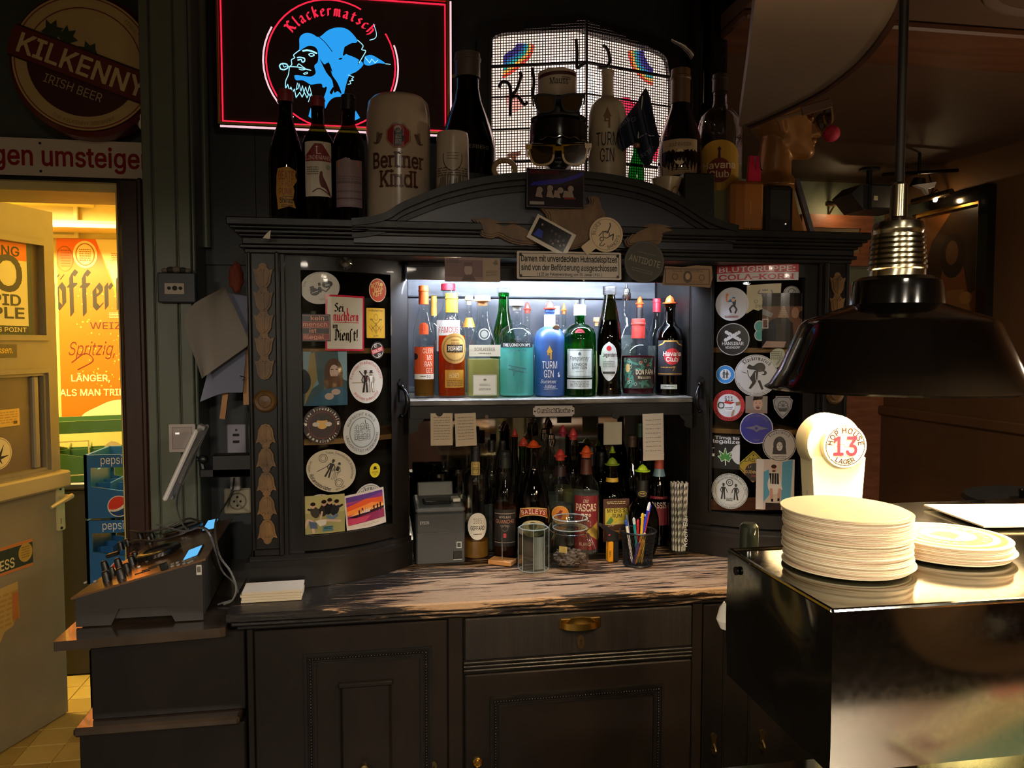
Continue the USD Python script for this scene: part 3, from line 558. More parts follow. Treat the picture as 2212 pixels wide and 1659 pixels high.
for side in (0, 1):
    B = lambda m: both(m if isinstance(m, trimesh.Trimesh) else cat(m), side)
    part(cab, 'plinth', B([extr(plan(XL - .012, XI + .006, yb, 0, .30), ZB - .9605 - .02, at0=.9605), extr(plan(XL - .014, XI + .010, yb, -.008, .30), .012, at0=ZB - .024), extr(plan(XL - .004, XI + .004, yb, .004, .30), .013, at0=ZB - .013)]), 'black_wood')
    part(cab, 'side_panel', B([bx(XI - .022, XI, 2.234, 2.57, ZB - .08, ZD), bx(XL, XL + .02, 2.06, 2.57, ZB, ZD)]), 'black_wood')
    part(cab, 'cupboard_back', B(bx(XL, XI, 2.55, 2.57, ZB, ZD)), 'black_wood')
    for z in (1.325, 1.57): part(cab, 'cupboard_shelf', B(extr(plan(-.25, XI - .024, yd, .05, .30), .014, at0=z)), 'light_wood')
    pil = part(cab, 'pilaster', B([bx(XL, XL + .082, 2.052, 2.10, ZB, ZD), bx(XL + .002, XL + .012, 2.044, 2.06, ZB, ZD, .003), bx(XL + .07, XL + .081, 2.040, 2.06, ZB, ZD, .003), bx(XL, XL + .082, 2.044, 2.06, ZB, ZB + .02, .003)]), 'black_wood')
    tul = pg((0, 0), (.010, .003), (.018, .016), (.020, .034), (.025, .050), (.016, .047), (.009, .055), (.004, .046), (0, .049), (-.004, .046), (-.009, .055), (-.016, .047), (-.025, .050), (-.020, .034), (-.018, .016), (-.010, .003))
    def bell(z, s):
        a = extr(size(tul, 1, s), .006, 'xz', 2.044); b = extr(size(tul.buffer(-.005), 1, s), .004, 'xz', 2.041); c = extr(size(pg((-.002, .004), (.002, .004), (.002, .046), (-.002, .046)), 1, s), .003, 'xz', 2.039)
        bud = extr(shift(disc(.010, 0, 0, .009), 0, .056 * s), .005, 'xz', 2.046)
        return B(moved(cat([a, b, c, bud]), (XL + .041, 0, z)))
    for k in range(5): part(pil, 'bellflower', bell(1.505 + .058 * k, 1), 'carved_wood')
    for k in range(5): part(pil, 'bellflower', bell(1.392 - .062 * k, -1), 'carved_wood')
    part(pil, 'boss', B(moved(lathe([(0, -.004), (.028, -.004), (.029, .004), (.024, .011), (.017, .008), (.015, .012), (0, .015)], 24), (XL + .041, 2.05, 1.45), rx=pi / 2)), 'carved_wood')
    stile = [extr(plan(XL + .082, GX0, yd, 0, .022, 6), ZD - ZB, at0=ZB), extr(plan(GX1, XI - .002, yd, 0, .022, 6), ZD - ZB, at0=ZB)]
    rails = [extr(plan(GX0, GX1, yd, 0, .022, 14), GZ0 - ZB - .004, at0=ZB + .004), extr(plan(GX0, GX1, yd, 0, .022, 14), ZD - GZ1, at0=GZ1)]
    lip = [extr(plan(GX0 - .004, GX1 + .004, yd, -.005, .004, 14), .006, at0=z) for z in (GZ0 - .006, GZ1)] + [extr(plan(x, x + .006, yd, -.006, .004, 2), GZ1 - GZ0, at0=GZ0) for x in (GX0 - .006, GX1)]
    seam = [extr(plan(XL + .083, XL + .092, yd, -.012, .004, 2), ZD - ZB, at0=ZB)]
    dr = part(cab, 'door', B(stile + rails + lip + seam), 'black_wood', label='bow-fronted glazed cupboard door')
    part(dr, 'glass', B(extr(plan(GX0 - .004, GX1 + .004, yd, .008, .0105, 16), GZ1 - GZ0 + .004, at0=GZ0 - .002)), 'door_glass')
    hx = GX1 + .026; hy = float(yd(hx)); tilt = math.atan(.155 * 2 * (hx + .22) / .292 ** 2)
    pull = [extr(ops.unary_union([disc(.009, 0, .047), disc(.006, 0, .058), disc(.006, .006, .05), disc(.006, -.006, .05), R(-.007, -.002, .007, .045), disc(.008, 0, -.045), disc(.005, 0, -.055)]), .003, 'xz', -.003), tube([(0, -.002, .036), (0, -.018, .028), (.002, -.026, .0), (0, -.02, -.028), (0, -.002, -.044)], (.003, .005, .0075, .005, .003), 10, 4), moved(ball(.006), (0, -.006, .04)), moved(ball(.006), (0, -.006, -.042))]
    part(dr, 'handle', B(moved(cat(pull), (hx, hy, 1.435), rz=tilt)), 'dark_metal', label='dark metal drop-shaped pull')
    DOORS.append(dr)
kx = -.095; part(DOORS[0], 'knob', moved(lathe([(0, 0), (.008, 0), (.008, .012), (.016, .016), (.018, .026), (.012, .032), (0, .033)], 20), (kx, float(yd(kx)), 1.808), rx=pi / 2), 'thick_glass', label='round clear glass knob at the top rail')
# niche
part(cab, 'back_panel', [bx(XI, 2 * XC - XI, 2.555, 2.57, 1.43, ZD)], 'niche_back', label='dull glass back of the lit upper niche')
part(cab, 'rear_step', bx(.335, .745, 2.066, 2.5, ZT, 1.985, .004), 'black_wood')
part(cab, 'back_rail', [bx(XI, 2 * XC - XI, 2.53, 2.556, 1.748, ZD, .004), bx(XI, 2 * XC - XI, 2.53, 2.556, 1.437, 1.455, .003), bx(.66, .675, 2.535, 2.556, 1.455, 1.748, .003)], 'grey_wood', label='grey painted rails round the glass back')
part(cab, 'mirror', bx(XI + .004, 2 * XC - XI - .004, 2.545, 2.556, 1.0, 1.40), 'mirror', label='mirror at the back of the lower niche')
part(cab, 'shelf', [bx(XI, 2 * XC - XI, 2.195, 2.556, 1.420, 1.437, .003)], 'shelf_wood', label='scuffed grey shelf carrying the lit bottles')
spand = lambda x0, s: pg(*[(x0, 1.383), (x0, 1.335)] + [(x0 + s * (.034 - .034 * cos(a)), 1.349 + .034 * sin(a)) for a in np.linspace(0, pi / 2, 8)])
part(cab, 'apron', [bx(XI, 2 * XC - XI, 2.200, 2.216, 1.381, 1.420, .002), extr(pg((XI, 1.385), (XI, 1.34), (XI + .02, 1.345), (XI + .026, 1.352), (XI + .024, 1.362), (XI + .034, 1.372), (XI + .045, 1.385)), .014, 'xz', 2.201), extr(affinity.scale(pg((XI, 1.385), (XI, 1.34), (XI + .02, 1.345), (XI + .026, 1.352), (XI + .024, 1.362), (XI + .034, 1.372), (XI + .045, 1.385)), -1, 1, origin=(XC, 0)), .014, 'xz', 2.201)], 'black_wood')
part(cab, 'frieze', [bx(XI - .004, 2 * XC - XI + .004, 2.198, 2.215, 1.778, ZD), bx(XI - .004, 2 * XC - XI + .004, 2.19, 2.2, 1.815, 1.828, .003)], 'black_wood')
part(cab, 'niche_ceiling', bx(XI, 2 * XC - XI, 2.21, 2.56, ZD - .01, ZD), 'grey_wood')
corn = [(0, 1.826, 1.838), (.010, 1.838, 1.848), (.004, 1.848, 1.866), (.012, 1.866, 1.874), (.020, 1.874, 1.884), (.030, 1.884, 1.892), (.036, 1.892, ZT)]
part(cab, 'cornice', [bx(XL - .004 - o, 2 * XC - XL + .004 + o, 2.046 - o, 2.57, z0, z1, .0025) for o, z0, z1 in corn], 'black_wood')
ARCH = [(760, 474), (800, 470), (835, 461), (868, 441), (905, 425), (960, 405), (1040, 386), (1120, 376), (1200, 372), (1280, 375), (1350, 386), (1410, 402), (1460, 425), (1500, 450), (1540, 474), (1590, 489)]
AP = smoothed([at(u, v, Y=2.02)[[0, 2]] for u, v in ARCH], 5)
panel = pg(*AP, (AP[-1][0], ZT - .06), (AP[0][0], ZT - .06))
ped = part(cab, 'pediment', extr(panel.buffer(-.004), .03, 'xz', 2.03), 'blue_lit_wood', label='arched dark board above the cornice with blue light painted into its colour')
part(ped, 'arch_moulding', [extr(LineString(AP + (0, -.008)).buffer(.009, cap_style=2), .055, 'xz', 2.004), extr(LineString(AP + (0, -.022)).buffer(.008, cap_style=2), .040, 'xz', 2.016), extr(LineString(AP + (0, -.040)).buffer(.006, cap_style=2), .022, 'xz', 2.022)], 'black_wood')
def carve(pts, back=2.03, h=.012, u=True):
    q = pg(*smoothed([at(a, b, Y=back)[[0, 2]] for a, b in pts + pts[:1]], 5)); return [extr(q, h, 'xz', back - h), extr(q.buffer(-.004), .006, 'xz', back - h - .006), extr(q.buffer(-.009), .005, 'xz', back - h - .011)]
part(ped, 'carved_leaf', carve([(1018, 475), (1050, 472), (1085, 483), (1110, 480), (1150, 500), (1160, 525), (1125, 530), (1095, 522), (1075, 512), (1060, 516), (1038, 510), (1032, 492)]), 'carved_wood')
part(ped, 'carved_leaf', carve([(1345, 522), (1365, 500), (1395, 486), (1420, 485), (1448, 493), (1450, 506), (1430, 512), (1420, 528), (1390, 530), (1355, 535)]), 'carved_wood')
part(ped, 'carved_vase', carve([(1165, 452), (1262, 445), (1268, 428), (1288, 428), (1296, 450), (1304, 468), (1290, 500), (1255, 535), (1200, 538), (1180, 500), (1178, 470)], h=.016) + [moved(ball(.012, s=(1, .6, 1)), at(a, b, Y=2.02)) for a, b in ((1205, 462), (1240, 458), (1290, 462))], 'carved_wood')
# light tube of the niche
lt = part(cab, 'light_tube', moved(cyl(.007, -.36, .36, 12), (XC, 2.2245, 1.7925), ry=pi / 2), 'tube_light', label='white light tube behind the frieze')
for s in (-.368, .368): part(lt, 'holder', bx(XC + s - .008, XC + s + .008, 2.2165, 2.232, 1.785, 1.819), 'white_plastic')
pk_ = part(cab, 'light_puck', cyl(.026, 1.812, 1.8245, 24, c=.002).apply_translation((.20, 2.15, 0)), 'white_plastic', label='round white lamp under the cornice behind the banknote')
part(pk_, 'lens', cyl(.021, 1.8105, 1.813, 24).apply_translation((.20, 2.15, 0)), 'puck_light')
part(cab, 'upstand', bx(XI, 2 * XC - XI, 2.54, 2.57, .9605, 1.0, .003), 'black_wood')

# ---------------------------------------------------------------- counter and base cabinet
ZC = .96
top = thing('counter', 'worn black wooden counter top rubbed through to pale wood', 'counter', (0, 0, 0))
part(top, 'board', [bx(-.374, 1.40, 1.866, 2.57, ZC - .022, ZC, .004), bx(-.362, 1.39, 1.876, 2.5, ZC - .034, ZC - .022, .003), bx(-.352, 1.38, 1.890, 2.5, ZC - .048, ZC - .036, .004)], 'worn_counter')
low = thing('base_cabinet', 'black panelled wooden base cabinet with a drawer under the worn counter', 'cabinet', (0, 0, 0))
YL = 1.91
def L_(u, v, y=YL): p = at(u, v, Y=y); return float(p[0]), float(p[2])
part(low, 'carcass', [bx(-.33, 1.36, YL + .004, 2.5, .0, ZC - .048)], 'brown_black_wood')
xs0, xs1, xs2, xs3 = L_(966, 1500)[0], L_(1001, 1500)[0], L_(1490, 1420)[0], L_(1512, 1500)[0]
part(low, 'stile', [bx(-.33, -.315, YL - .012, YL + .006, 0, .91, .002)], 'brown_black_wood'); part(low, 'stile', bx(xs0 + .002, xs1 - .002, YL - .010, YL + .006, 0, .91, .002), 'brown_black_wood'); part(low, 'stile', bx(xs2 + .003, xs3, YL - .010, YL + .006, 0, .91, .002), 'brown_black_wood')
def panel_door(x0, x1, z1, mx0, mx1, mz1, name='cupboard_door', raised=True):
    d = part(low, name, [bx(x0, x1, YL - .014, YL + .006, .02, z1, .003)], 'brown_black_wood')
    y = YL - .014; fr = rim(R(mx0, -.1, mx1, mz1), .016).intersection(R(-9, .02, 9, 9))
    bead = [moved(ball(.0032, sub=1), (x, y - .004, mz1 - .008)) for x in np.arange(mx0 + .006, mx1 - .004, .0074)] + [moved(ball(.0032, sub=1), (x, y - .004, z)) for x in (mx0 + .008, mx1 - .008) for z in np.arange(.45, mz1 - .01, .0074)]
    part(d, 'beaded_moulding', [extr(rim(R(mx0 - .006, -.1, mx1 + .006, mz1 + .006), .006).intersection(R(-9, .02, 9, 9)), .008, 'xz', y - .006), extr(rim(R(mx0 + .016, -.1, mx1 - .016, mz1 - .016), .006).intersection(R(-9, .02, 9, 9)), .007, 'xz', y - .005)] + bead, 'black_wood')
    return d
ml, mt = L_(664, 1412); mr, _ = L_(926, 1396)
d1 = panel_door(-.313, xs0, .905, ml, mr, mt)
il, it_ = L_(735, 1470); ir, _ = L_(845, 1460); part(d1, 'raised_field', [bx(il, ir, YL - .024, YL - .01, .02, it_, .008), bx(il - .004, ir + .004, YL - .028, YL - .014, it_ - .010, it_ + .002, .003)], 'brown_black_wood')
kx_, kz_ = L_(788, 1640); part(d1, 'knob', moved(lathe([(0, 0), (.006, 0), (.005, .012), (.011, .018), (.010, .026), (0, .029)], 18), (kx_, YL - .022, kz_), rx=pi / 2), 'old_brass')
ex_, ez_ = L_(936, 1648); part(d1, 'escutcheon', extr(disc(.008, ex_, ez_, .014).difference(disc(.002, ex_, ez_ - .004, .006)), .003, 'xz', YL - .018), 'old_brass')
zdr0 = L_(1003, 1424)[1]; part_d = part(low, 'drawer', bx(xs1 + .002, xs2, YL - .014, YL + .006, zdr0, .905, .003), 'drawer_wood')
hx_, hz_ = L_(1250, 1341); cup = lathe([(.0, .016), (.02, .014), (.034, .004), (.036, -.012), (.033, -.012), (.031, .002), (.018, .011), (0, .013)], 28)
cupm = cup.copy(); v_ = cupm.vertices.copy(); v_[:, 0] *= 1.35; v_[:, 1] = np.minimum(v_[:, 1], 0) * .7; cupm.vertices = v_
part(part_d, 'handle', [moved(cupm, (hx_, YL - .014, hz_)), bx(hx_ - .053, hx_ + .053, YL - .020, YL - .013, hz_ + .006, hz_ + .014, .002), bx(hx_ - .055, hx_ - .045, YL - .018, YL - .013, hz_ - .014, hz_ + .012, .002), bx(hx_ + .045, hx_ + .055, YL - .018, YL - .013, hz_ - .014, hz_ + .012, .002)], 'brass', label='brass cup pull')
part(part_d, 'escutcheon', extr(shift(disc(.010, 0, 0, .019).difference(disc(.003, 0, .004)).difference(R(-.0012, -.008, .0012, .003)), hx_ + .002, hz_ - .05), .003, 'xz', YL - .017), 'old_brass')
zm = L_(1003, 1440)[1]; part(low, 'reeded_rail', [moved(cyl(.0045, xs1, xs2, 10), (0, YL - .010, zm + .012 - k * .010), ry=pi / 2) for k in range(3)] + [bx(xs1, xs2, YL - .008, YL + .006, zm - .016, zm + .02)], 'black_wood')
m2l, m2t = L_(1062, 1503); m2r, _ = L_(1424, 1472)
d2 = panel_door(xs1 + .002, xs2, zm - .018, m2l, m2r, m2t)
bx_, bz_ = L_(1030, 1640); part(d2, 'lock', [moved(lathe([(0, 0), (.013, 0), (.013, .004), (.010, .007), (.007, .004), (0, .004)], 22), (bx_, YL - .014, bz_), rx=pi / 2), bx(bx_ - .002, bx_ + .002, YL - .022, YL - .016, bz_ - .006, bz_ + .006)], 'brass')
xq = L_(1610, 1500)[0]; d3 = part(low, 'cupboard_door', [bx(xs3 + .002, 1.35, YL - .014, YL + .006, .02, .905, .003)] + [bx(x, x + .004, YL - .02, YL - .012, .02, .905, .0015) for x in (L_(1555, 1500)[0], xq)], 'black_wood')
for u, v in ((1536, 1600), (1640, 1592)):
    x, z = L_(u, v); part(d3, 'escutcheon', [extr(ops.unary_union([disc(.009, x, z + .02), R(x - .006, z - .01, x + .006, z + .02), disc(.007, x, z - .02)]), .004, 'xz', YL - .018), tube([(x, YL - .018, z), (x, YL - .032, z - .012), (x, YL - .020, z - .028)], .003, 6, 4)], 'old_brass')
# ---------------------------------------------------------------- equipment desk to the left of the counter
desk = thing('equipment_desk', 'low dark wooden desk under the mixing console left of the counter', 'desk', (0, 0, 0))
ZK = .93
part(desk, 'top_board', extr(pg((-.732, 1.842), (-.385, 1.868), (-.375, 1.872), (-.375, 2.46), (-.70, 2.46), (-.732, 2.40)).buffer(.003), .022, at0=ZK - .022), 'desk_top')
part(desk, 'upper_body', bx(-.682, -.335, 1.905, 2.40, .712, ZK - .022, .003), 'brown_black_wood'); part(desk, 'ledge', bx(-.712, -.345, 1.868, 2.42, .690, .712, .006), 'desk_top'); part(desk, 'lower_body', bx(-.704, -.335, 1.885, 2.42, 0, .690, .003), 'brown_black_wood')

# ---------------------------------------------------------------- builders: bottles and their labels
STY = {
 'bordeaux': [(.9, 0), (1, .014), (1, .60), (.97, .64), (.82, .695), (.52, .75), (.41, .79), (.39, .97), (.43, .974), (.43, .995), (.36, 1)],
 'burgundy': [(.9, 0), (1, .014), (1, .47), (.94, .54), (.72, .65), (.50, .74), (.41, .81), (.39, .97), (.43, .974), (.43, .995), (.36, 1)],
 'spirit': [(.92, 0), (1, .015), (1, .60), (.97, .66), (.80, .725), (.52, .77), (.40, .81), (.38, .96), (.42, .965), (.42, .995), (.36, 1)],
 'slope': [(.80, 0), (.88, .01), (.97, .30), (1, .48), (.92, .60), (.66, .70), (.46, .765), (.40, .82), (.38, .96), (.42, .965), (.42, .995), (.36, 1)],
 'round': [(.90, 0), (1, .015), (1, .62), (.98, .68), (.86, .745), (.60, .785), (.36, .805), (.30, .83), (.29, .96), (.33, .965), (.33, .995), (.28, 1)],
 'bell': [(.9, 0), (1, .012), (1, .42), (.97, .52), (.84, .62), (.60, .71), (.42, .78), (.36, .84), (.34, .96), (.38, .965), (.38, .995), (.32, 1)],
 'cola': [(.96, 0), (1, .012), (.93, .10), (.89, .18), (1, .42), (.96, .56), (.84, .68), (.64, .80), (.46, .90), (.42, .955), (.46, .96), (.46, .995), (.40, 1)],
 'cone': [(.9, 0), (1, .015), (1, .46), (.93, .52), (.58, .72), (.40, .82), (.36, .96), (.40, .965), (.40, .995), (.34, 1)],
 'squat': [(.82, 0), (.9, .012), (1, .14), (1, .50), (.96, .58), (.78, .66), (.46, .70), (.36, .73), (.34, .96), (.38, .965), (.38, .995), (.32, 1)],
 'bulb': [(.72, 0), (.8, .012), (.97, .16), (1, .30), (.96, .44), (.80, .56), (.50, .64), (.34, .68), (.32, .96), (.36, .965), (.36, .995), (.30, 1)],
}
def bp(u0, u1, vtop, Y, z0):
    """Position, radius and height of a standing thing that spans u0..u1 in the survey photograph and reaches up to vtop."""
    a, b = at(u0, vtop, Y=Y), at(u1, vtop, Y=Y); return (a[0] + b[0]) / 2, (b[0] - a[0]) / 2 * .985, a[2] / 2 + b[2] / 2 - z0
def cap_part(t, H, rn, cap):
    c, kind = cap[0], cap[1]; k = colour(c) if c.startswith('#') else c
    if kind == 'foil': part(t, 'foil', [lathe([(rn * .98, H * (1 - cap[2])), (rn * 1.06, H * (1 - cap[2])), (rn * 1.05, H * (1 - cap[2] * .3)), (rn * 1.13, H * (1 - cap[2] * .27)), (rn * 1.13, H * (1 - cap[2] * .2)), (rn * 1.06, H * (1 - cap[2] * .18)), (rn * 1.04, H + .001), (rn * .9, H + .0025), (0, H + .0025)], 24)], k)
    elif kind == 'screw':
        h = cap[2]; prof = [(rn * 1.0, H - h * .8)]
        for i in range(5): z = H - h * .8 + h * .12 * i; prof += [(rn * 1.16, z), (rn * 1.16, z + h * .08), (rn * 1.12, z + h * .09)]
        part(t, 'cap', lathe(prof + [(rn * 1.16, H - h * .14), (rn * 1.16, H + .002), (rn * 1.05, H + .004), (0, H + .004)], 24), k)
    elif kind == 'cork':
        h = cap[2]; part(t, 'stopper', lathe([(0, H - .012), (rn * .72, H - .012), (rn * .78, H + .001), (rn * 1.2, H + .001), (rn * 1.28, H + h * .2), (rn * 1.28, H + h * .85), (rn * 1.15, H + h), (0, H + h)], 24), k)
    elif kind == 'pourer':
        h = cap[2]; part(t, 'pourer', [lathe([(0, H - .01), (rn * .8, H - .01), (rn * .8, H), (rn * 1.22, H + .001), (rn * 1.26, H + .0035), (rn * .86, H + .006), (rn * .80, H + h * .40), (rn * .52, H + h * .76), (rn * .10, H + h), (0, H + h)], 20)], k, label='pointed plastic pouring spout')
    elif kind == 'speed':
        h = cap[2]; part(t, 'pourer', [lathe([(0, H - .012), (rn * .85, H - .012), (rn * 1.1, H), (rn * 1.1, H + .012), (rn * .95, H + .014), (rn * .95, H + .026), (rn * .3, H + .03), (rn * .25, H + h), (0, H + h)], 16)], 'chrome', label='metal pouring spout')
def bottle(label, box, Y, z0, style, glass, liq=None, cap=None, sq=None, group=None, name='bottle', hcap=0.0, tall=None, neckband=None, n=36):
    """box: (u0, u1, vtop) in the survey photograph; hcap: height of what sticks up above the mouth."""
    X, r, H = bp(*box, Y, z0); H -= hcap; t = thing(name, label, 'bottle', (X, Y, z0), group=group)
    prof = [(0, 0)] + [(a * r, b * H) for a, b in STY[style]] + [(0, H)]
    sqz = (sq, H * .64, H * .14) if sq else None
    rn = STY[style][-2][0] * r
    part(t, 'glass', lathe(prof, n, sqz), glass)
    if liq:
        mat_, f = liq; P = np.array([(a * r, b * H) for a, b in STY[style]]); zf = f * H
        zz = [z for z in P[:, 1] if .006 < z < zf] ; rr = lambda z: float(np.interp(z, P[:, 1], P[:, 0]))
        part(t, 'liquid', lathe([(0, .006)] + [(max(rr(z) - .0025, .002), z) for z in [.006] + zz + [zf]] + [(0, zf)], n, sqz), mat_)
    if neckband: c, a, b = neckband; rr = [float(np.interp(z, [q[1] for q in STY[style]], [q[0] for q in STY[style]])) * r + .0006 for z in (a, b)]; part(t, 'neck_band', lathe([(rr[0], a * H), (rr[1], b * H)], 24), colour(c))
    if cap: cap_part(t, H, rn, cap)
    t.SetCustomDataByKey('_r', float(r)); B_ = dict(t=t, X=X, Y=Y, Z=z0, r=r, H=H, face=-math.atan2(X, Y), style=style, sq=sq); return B_
def labv(b, v1, v0, w, *a, **k):
    """As lab, between the photograph's rows v1 (top) and v0 (bottom)."""
    u = 1106; f = lambda v: (float(at(1106 + (b['X'] * RT[0] + b['Y'] * RT[1]) / (b['X'] * FW[0] + b['Y'] * FW[1]) * FPX, v, Y=b['Y'] - b['r'])[2]) - b['Z']) / b['H']
    return lab(b, f(v0), f(v1), w, *a, **k)
def lab(b, z0, z1, w, color, layers=(), shape=None, turn=0.0, mat='print_paper', name='label', r=None, dx=0.0):
    """A paper label between heights z0 and z1 (fractions of the glass height), w of the diameter wide; layers in half-width and half-height units -1..1 via functions of (w, h)."""
    H, R_ = b['H'], b['r']; zm = (z0 + z1) / 2 * H; h = (z1 - z0) * H; W = w * 2 * R_
    st = STY[b['style']]; f = lambda z: float(np.interp(z / H, [q[1] for q in st], [q[0] for q in st])) * R_
    r0 = max(f(z0 * H), f(z1 * H)) if r is None else r * R_
    if b['sq']: pl = flat((dx, -r0 - .0004, zm)); mw = None
    else: pl = wrap(r0 + .0005, zm, b['face'] + turn); mw = r0 * .22
    s = R(-W / 2, -h / 2, W / 2, h / 2, min(W, h) * .03) if shape is None else shape(W, h)
    L = [(color, s)] if color else []
    for c, q in layers: L.append((c, q(W, h) if callable(q) else q))
    b['t'].ClearCustomDataByKey('_r')
    return art(b['t'], name, L, pl, mat, mesh_w=mw, clip=s if color else None)

# ---------------------------------------------------------------- signs on the wall
def lit_sign():
    Y = 2.592; x0, x1, z0, z1 = -.515, .235, 2.268, 2.725
    t = thing('illuminated_sign', 'dark framed light sign with a glowing blue hatted head inside a red ring', 'sign', (0, 0, 0))
    part(t, 'frame', [extr(rim(R(x0, z0, x1, z1), .016), .05, 'xz', Y - .03)], 'black_enamel'); part(t, 'panel', bx(x0 + .01, x1 - .01, Y - .016, Y - .006, z0 + .01, z1 - .01), 'acrylic')
    part(t, 'gold_bead', extr(rim(R(x0 + .014, z0 + .014, x1 - .014, z1 - .014), .006), .012, 'xz', Y - .034), 'brass')
    part(t, 'light_strip', extr(rim(R(x0 + .024, z0 + .024, x1 - .024, z1 - .024), .004), .004, 'xz', Y - .021), 'glow_red'); part(t, 'light_strip', [bx(x0 + .02, x1 - .02, Y - .034, Y - .028, z0 + .004, z0 + .010), bx(x1 - .012, x1 - .006, Y - .034, Y - .028, z0 + .02, z1 - .02)], 'glow_pink')
    Yf = Y - .0165; Q = lambda pts, per=4: [tuple(at(440 + a / 3.457, b / 3.457, Y=Yf)[[0, 2]]) for a, b in pts]
    S = lambda pts, per=4: pg(*smoothed(Q(pts + pts[:1]), per)); LN = lambda pts, w=5, per=4: ln(smoothed(Q(pts), per), w * .00043)
    c = np.array(at(440 + 955 / 3.457, 480 / 3.457, Y=Yf))[[0, 2]]; rr = .207
    sect = lambda a0, a1: pg(c, *[c + .5 * np.array((cos(math.radians(a)), sin(math.radians(a)))) for a in np.linspace(a0, a1, 24)])
    ringr = ring(rr - .008, rr - .003, *c); ringo = ring(rr + .001, rr + .0065, *c)
    gap = sect(32, 62)
    head = S([(715, 335), (715, 285), (738, 256), (775, 245), (815, 255), (862, 276), (930, 225), (1000, 205), (1065, 215), (1115, 255), (1148, 310), (1095, 330), (1058, 358), (1062, 400), (1130, 430), (1190, 470), (1180, 500), (1140, 535), (1092, 560), (1070, 610), (1050, 690), (1048, 718), (975, 728), (935, 760), (903, 812), (880, 745), (905, 665), (850, 640), (800, 632), (742, 600), (690, 598), (680, 562), (740, 566), (800, 572), (836, 545), (826, 492), (850, 465), (856, 420), (848, 372), (825, 348), (785, 342), (742, 362), (716, 380)])
    back = S([(1205, 420), (1250, 410), (1310, 440), (1358, 475), (1300, 472), (1230, 490), (1195, 470)]); tri = pg(*Q([(782, 868), (800, 800), (812, 890)])).union(pg(*Q([(1128, 900), (1132, 820), (1168, 880)])))
    slits = [S(p, 3) for p in ([(862, 430), (900, 480), (930, 470), (960, 560), (1000, 620), (1030, 700), (1000, 680), (975, 690), (960, 600), (915, 540)], [(930, 455), (950, 500), (960, 540), (935, 500)], [(1052, 350), (1110, 320), (1150, 330), (1175, 320), (1190, 350), (1240, 350), (1200, 400), (1180, 450), (1150, 480), (1160, 430), (1110, 400), (1070, 400), (1040, 415)], [(940, 690), (965, 650), (972, 670), (955, 705)], [(1005, 440), (1022, 432), (1036, 436), (1020, 446)])]
    hatline = LN([(862, 276), (910, 320), (960, 385)], 5); collar = S([(806, 632), (880, 626), (886, 676), (905, 650), (920, 655), (900, 720), (870, 770), (830, 760), (812, 700)])
    blue = head.union(back).union(tri).difference(ops.unary_union(slits + [hatline, collar]))
    part(t, 'portrait', extr(blue, .002, 'xz', Yf), 'glow_blue', smooth=False)
    lines = [LN([(742, 380), (775, 375), (815, 385), (842, 398)], 12), LN([(785, 405), (805, 398), (826, 412), (800, 420), (785, 408)], 7), LN([(700, 430), (720, 428), (752, 436), (752, 458), (735, 462), (728, 444), (704, 448)], 9), LN([(715, 375), (672, 410), (680, 430), (655, 448), (658, 480), (640, 500)], 6),
             LN([(575, 515), (567, 490), (585, 475), (620, 480), (628, 505), (600, 520), (575, 515)], 9), LN([(590, 480), (600, 500), (615, 495)], 6), LN([(625, 497), (700, 500), (760, 515), (800, 525)], 7), LN([(700, 490), (712, 478), (742, 500), (760, 515), (735, 522), (712, 515)], 6), LN([(745, 550), (770, 538), (775, 548), (750, 556)], 5),
             LN([(640, 505), (632, 560), (614, 600), (610, 640), (612, 660)], 6), LN([(612, 660), (628, 630), (640, 675), (652, 650), (664, 690), (678, 665), (690, 728), (718, 690), (735, 725), (752, 690), (772, 730), (785, 700), (806, 740)], 6, 1), LN([(700, 620), (690, 670), (705, 660), (712, 625), (726, 680), (738, 640), (748, 690), (762, 650), (775, 700), (790, 640), (815, 740)], 5, 1), LN([(782, 760), (796, 720), (800, 700)], 5),
             LN([(1270, 180), (1290, 250), (1280, 285), (1240, 300)], 5), LN([(1150, 300), (1190, 340), (1180, 370), (1210, 380), (1190, 420), (1160, 470)], 6), LN([(1080, 560), (1120, 575), (1105, 590), (1118, 600), (1090, 605), (1100, 625), (1078, 630)], 5, 1), LN([(1205, 430), (1240, 470), (1255, 440), (1280, 470), (1300, 450)], 5, 1), LN([(1358, 477), (1395, 480)], 4)]
    part(t, 'portrait_line', extr(ops.unary_union(lines), .0025, 'xz', Yf - .0006), 'glow_cyan', smooth=False)
    part(t, 'ring', extr(ringr.difference(gap), .003, 'xz', Yf), 'glow_red', smooth=False); [part(t, 'ring', extr(ringo.intersection(sect(*q)), .003, 'xz', Yf), 'glow_pink', smooth=False) for q in ((150, 235), (-40, 20))]
    tx = arc_text('Klackermatsch', .157, .034, mid=93, cx=c[0] + .004, cy=c[1] - .005, span=104, font=lambda ch: black_letter(ch))
    part(t, 'lettering', extr(tx, .003, 'xz', Yf), 'glow_red', smooth=False)
    part(t, 'screw', [moved(cyl(.006, 0, .004, 12), (x, Y - .03, z), rx=pi / 2) for x, z in ((x1 + .0, z0 + .2),)], 'old_brass')
lit_sign()

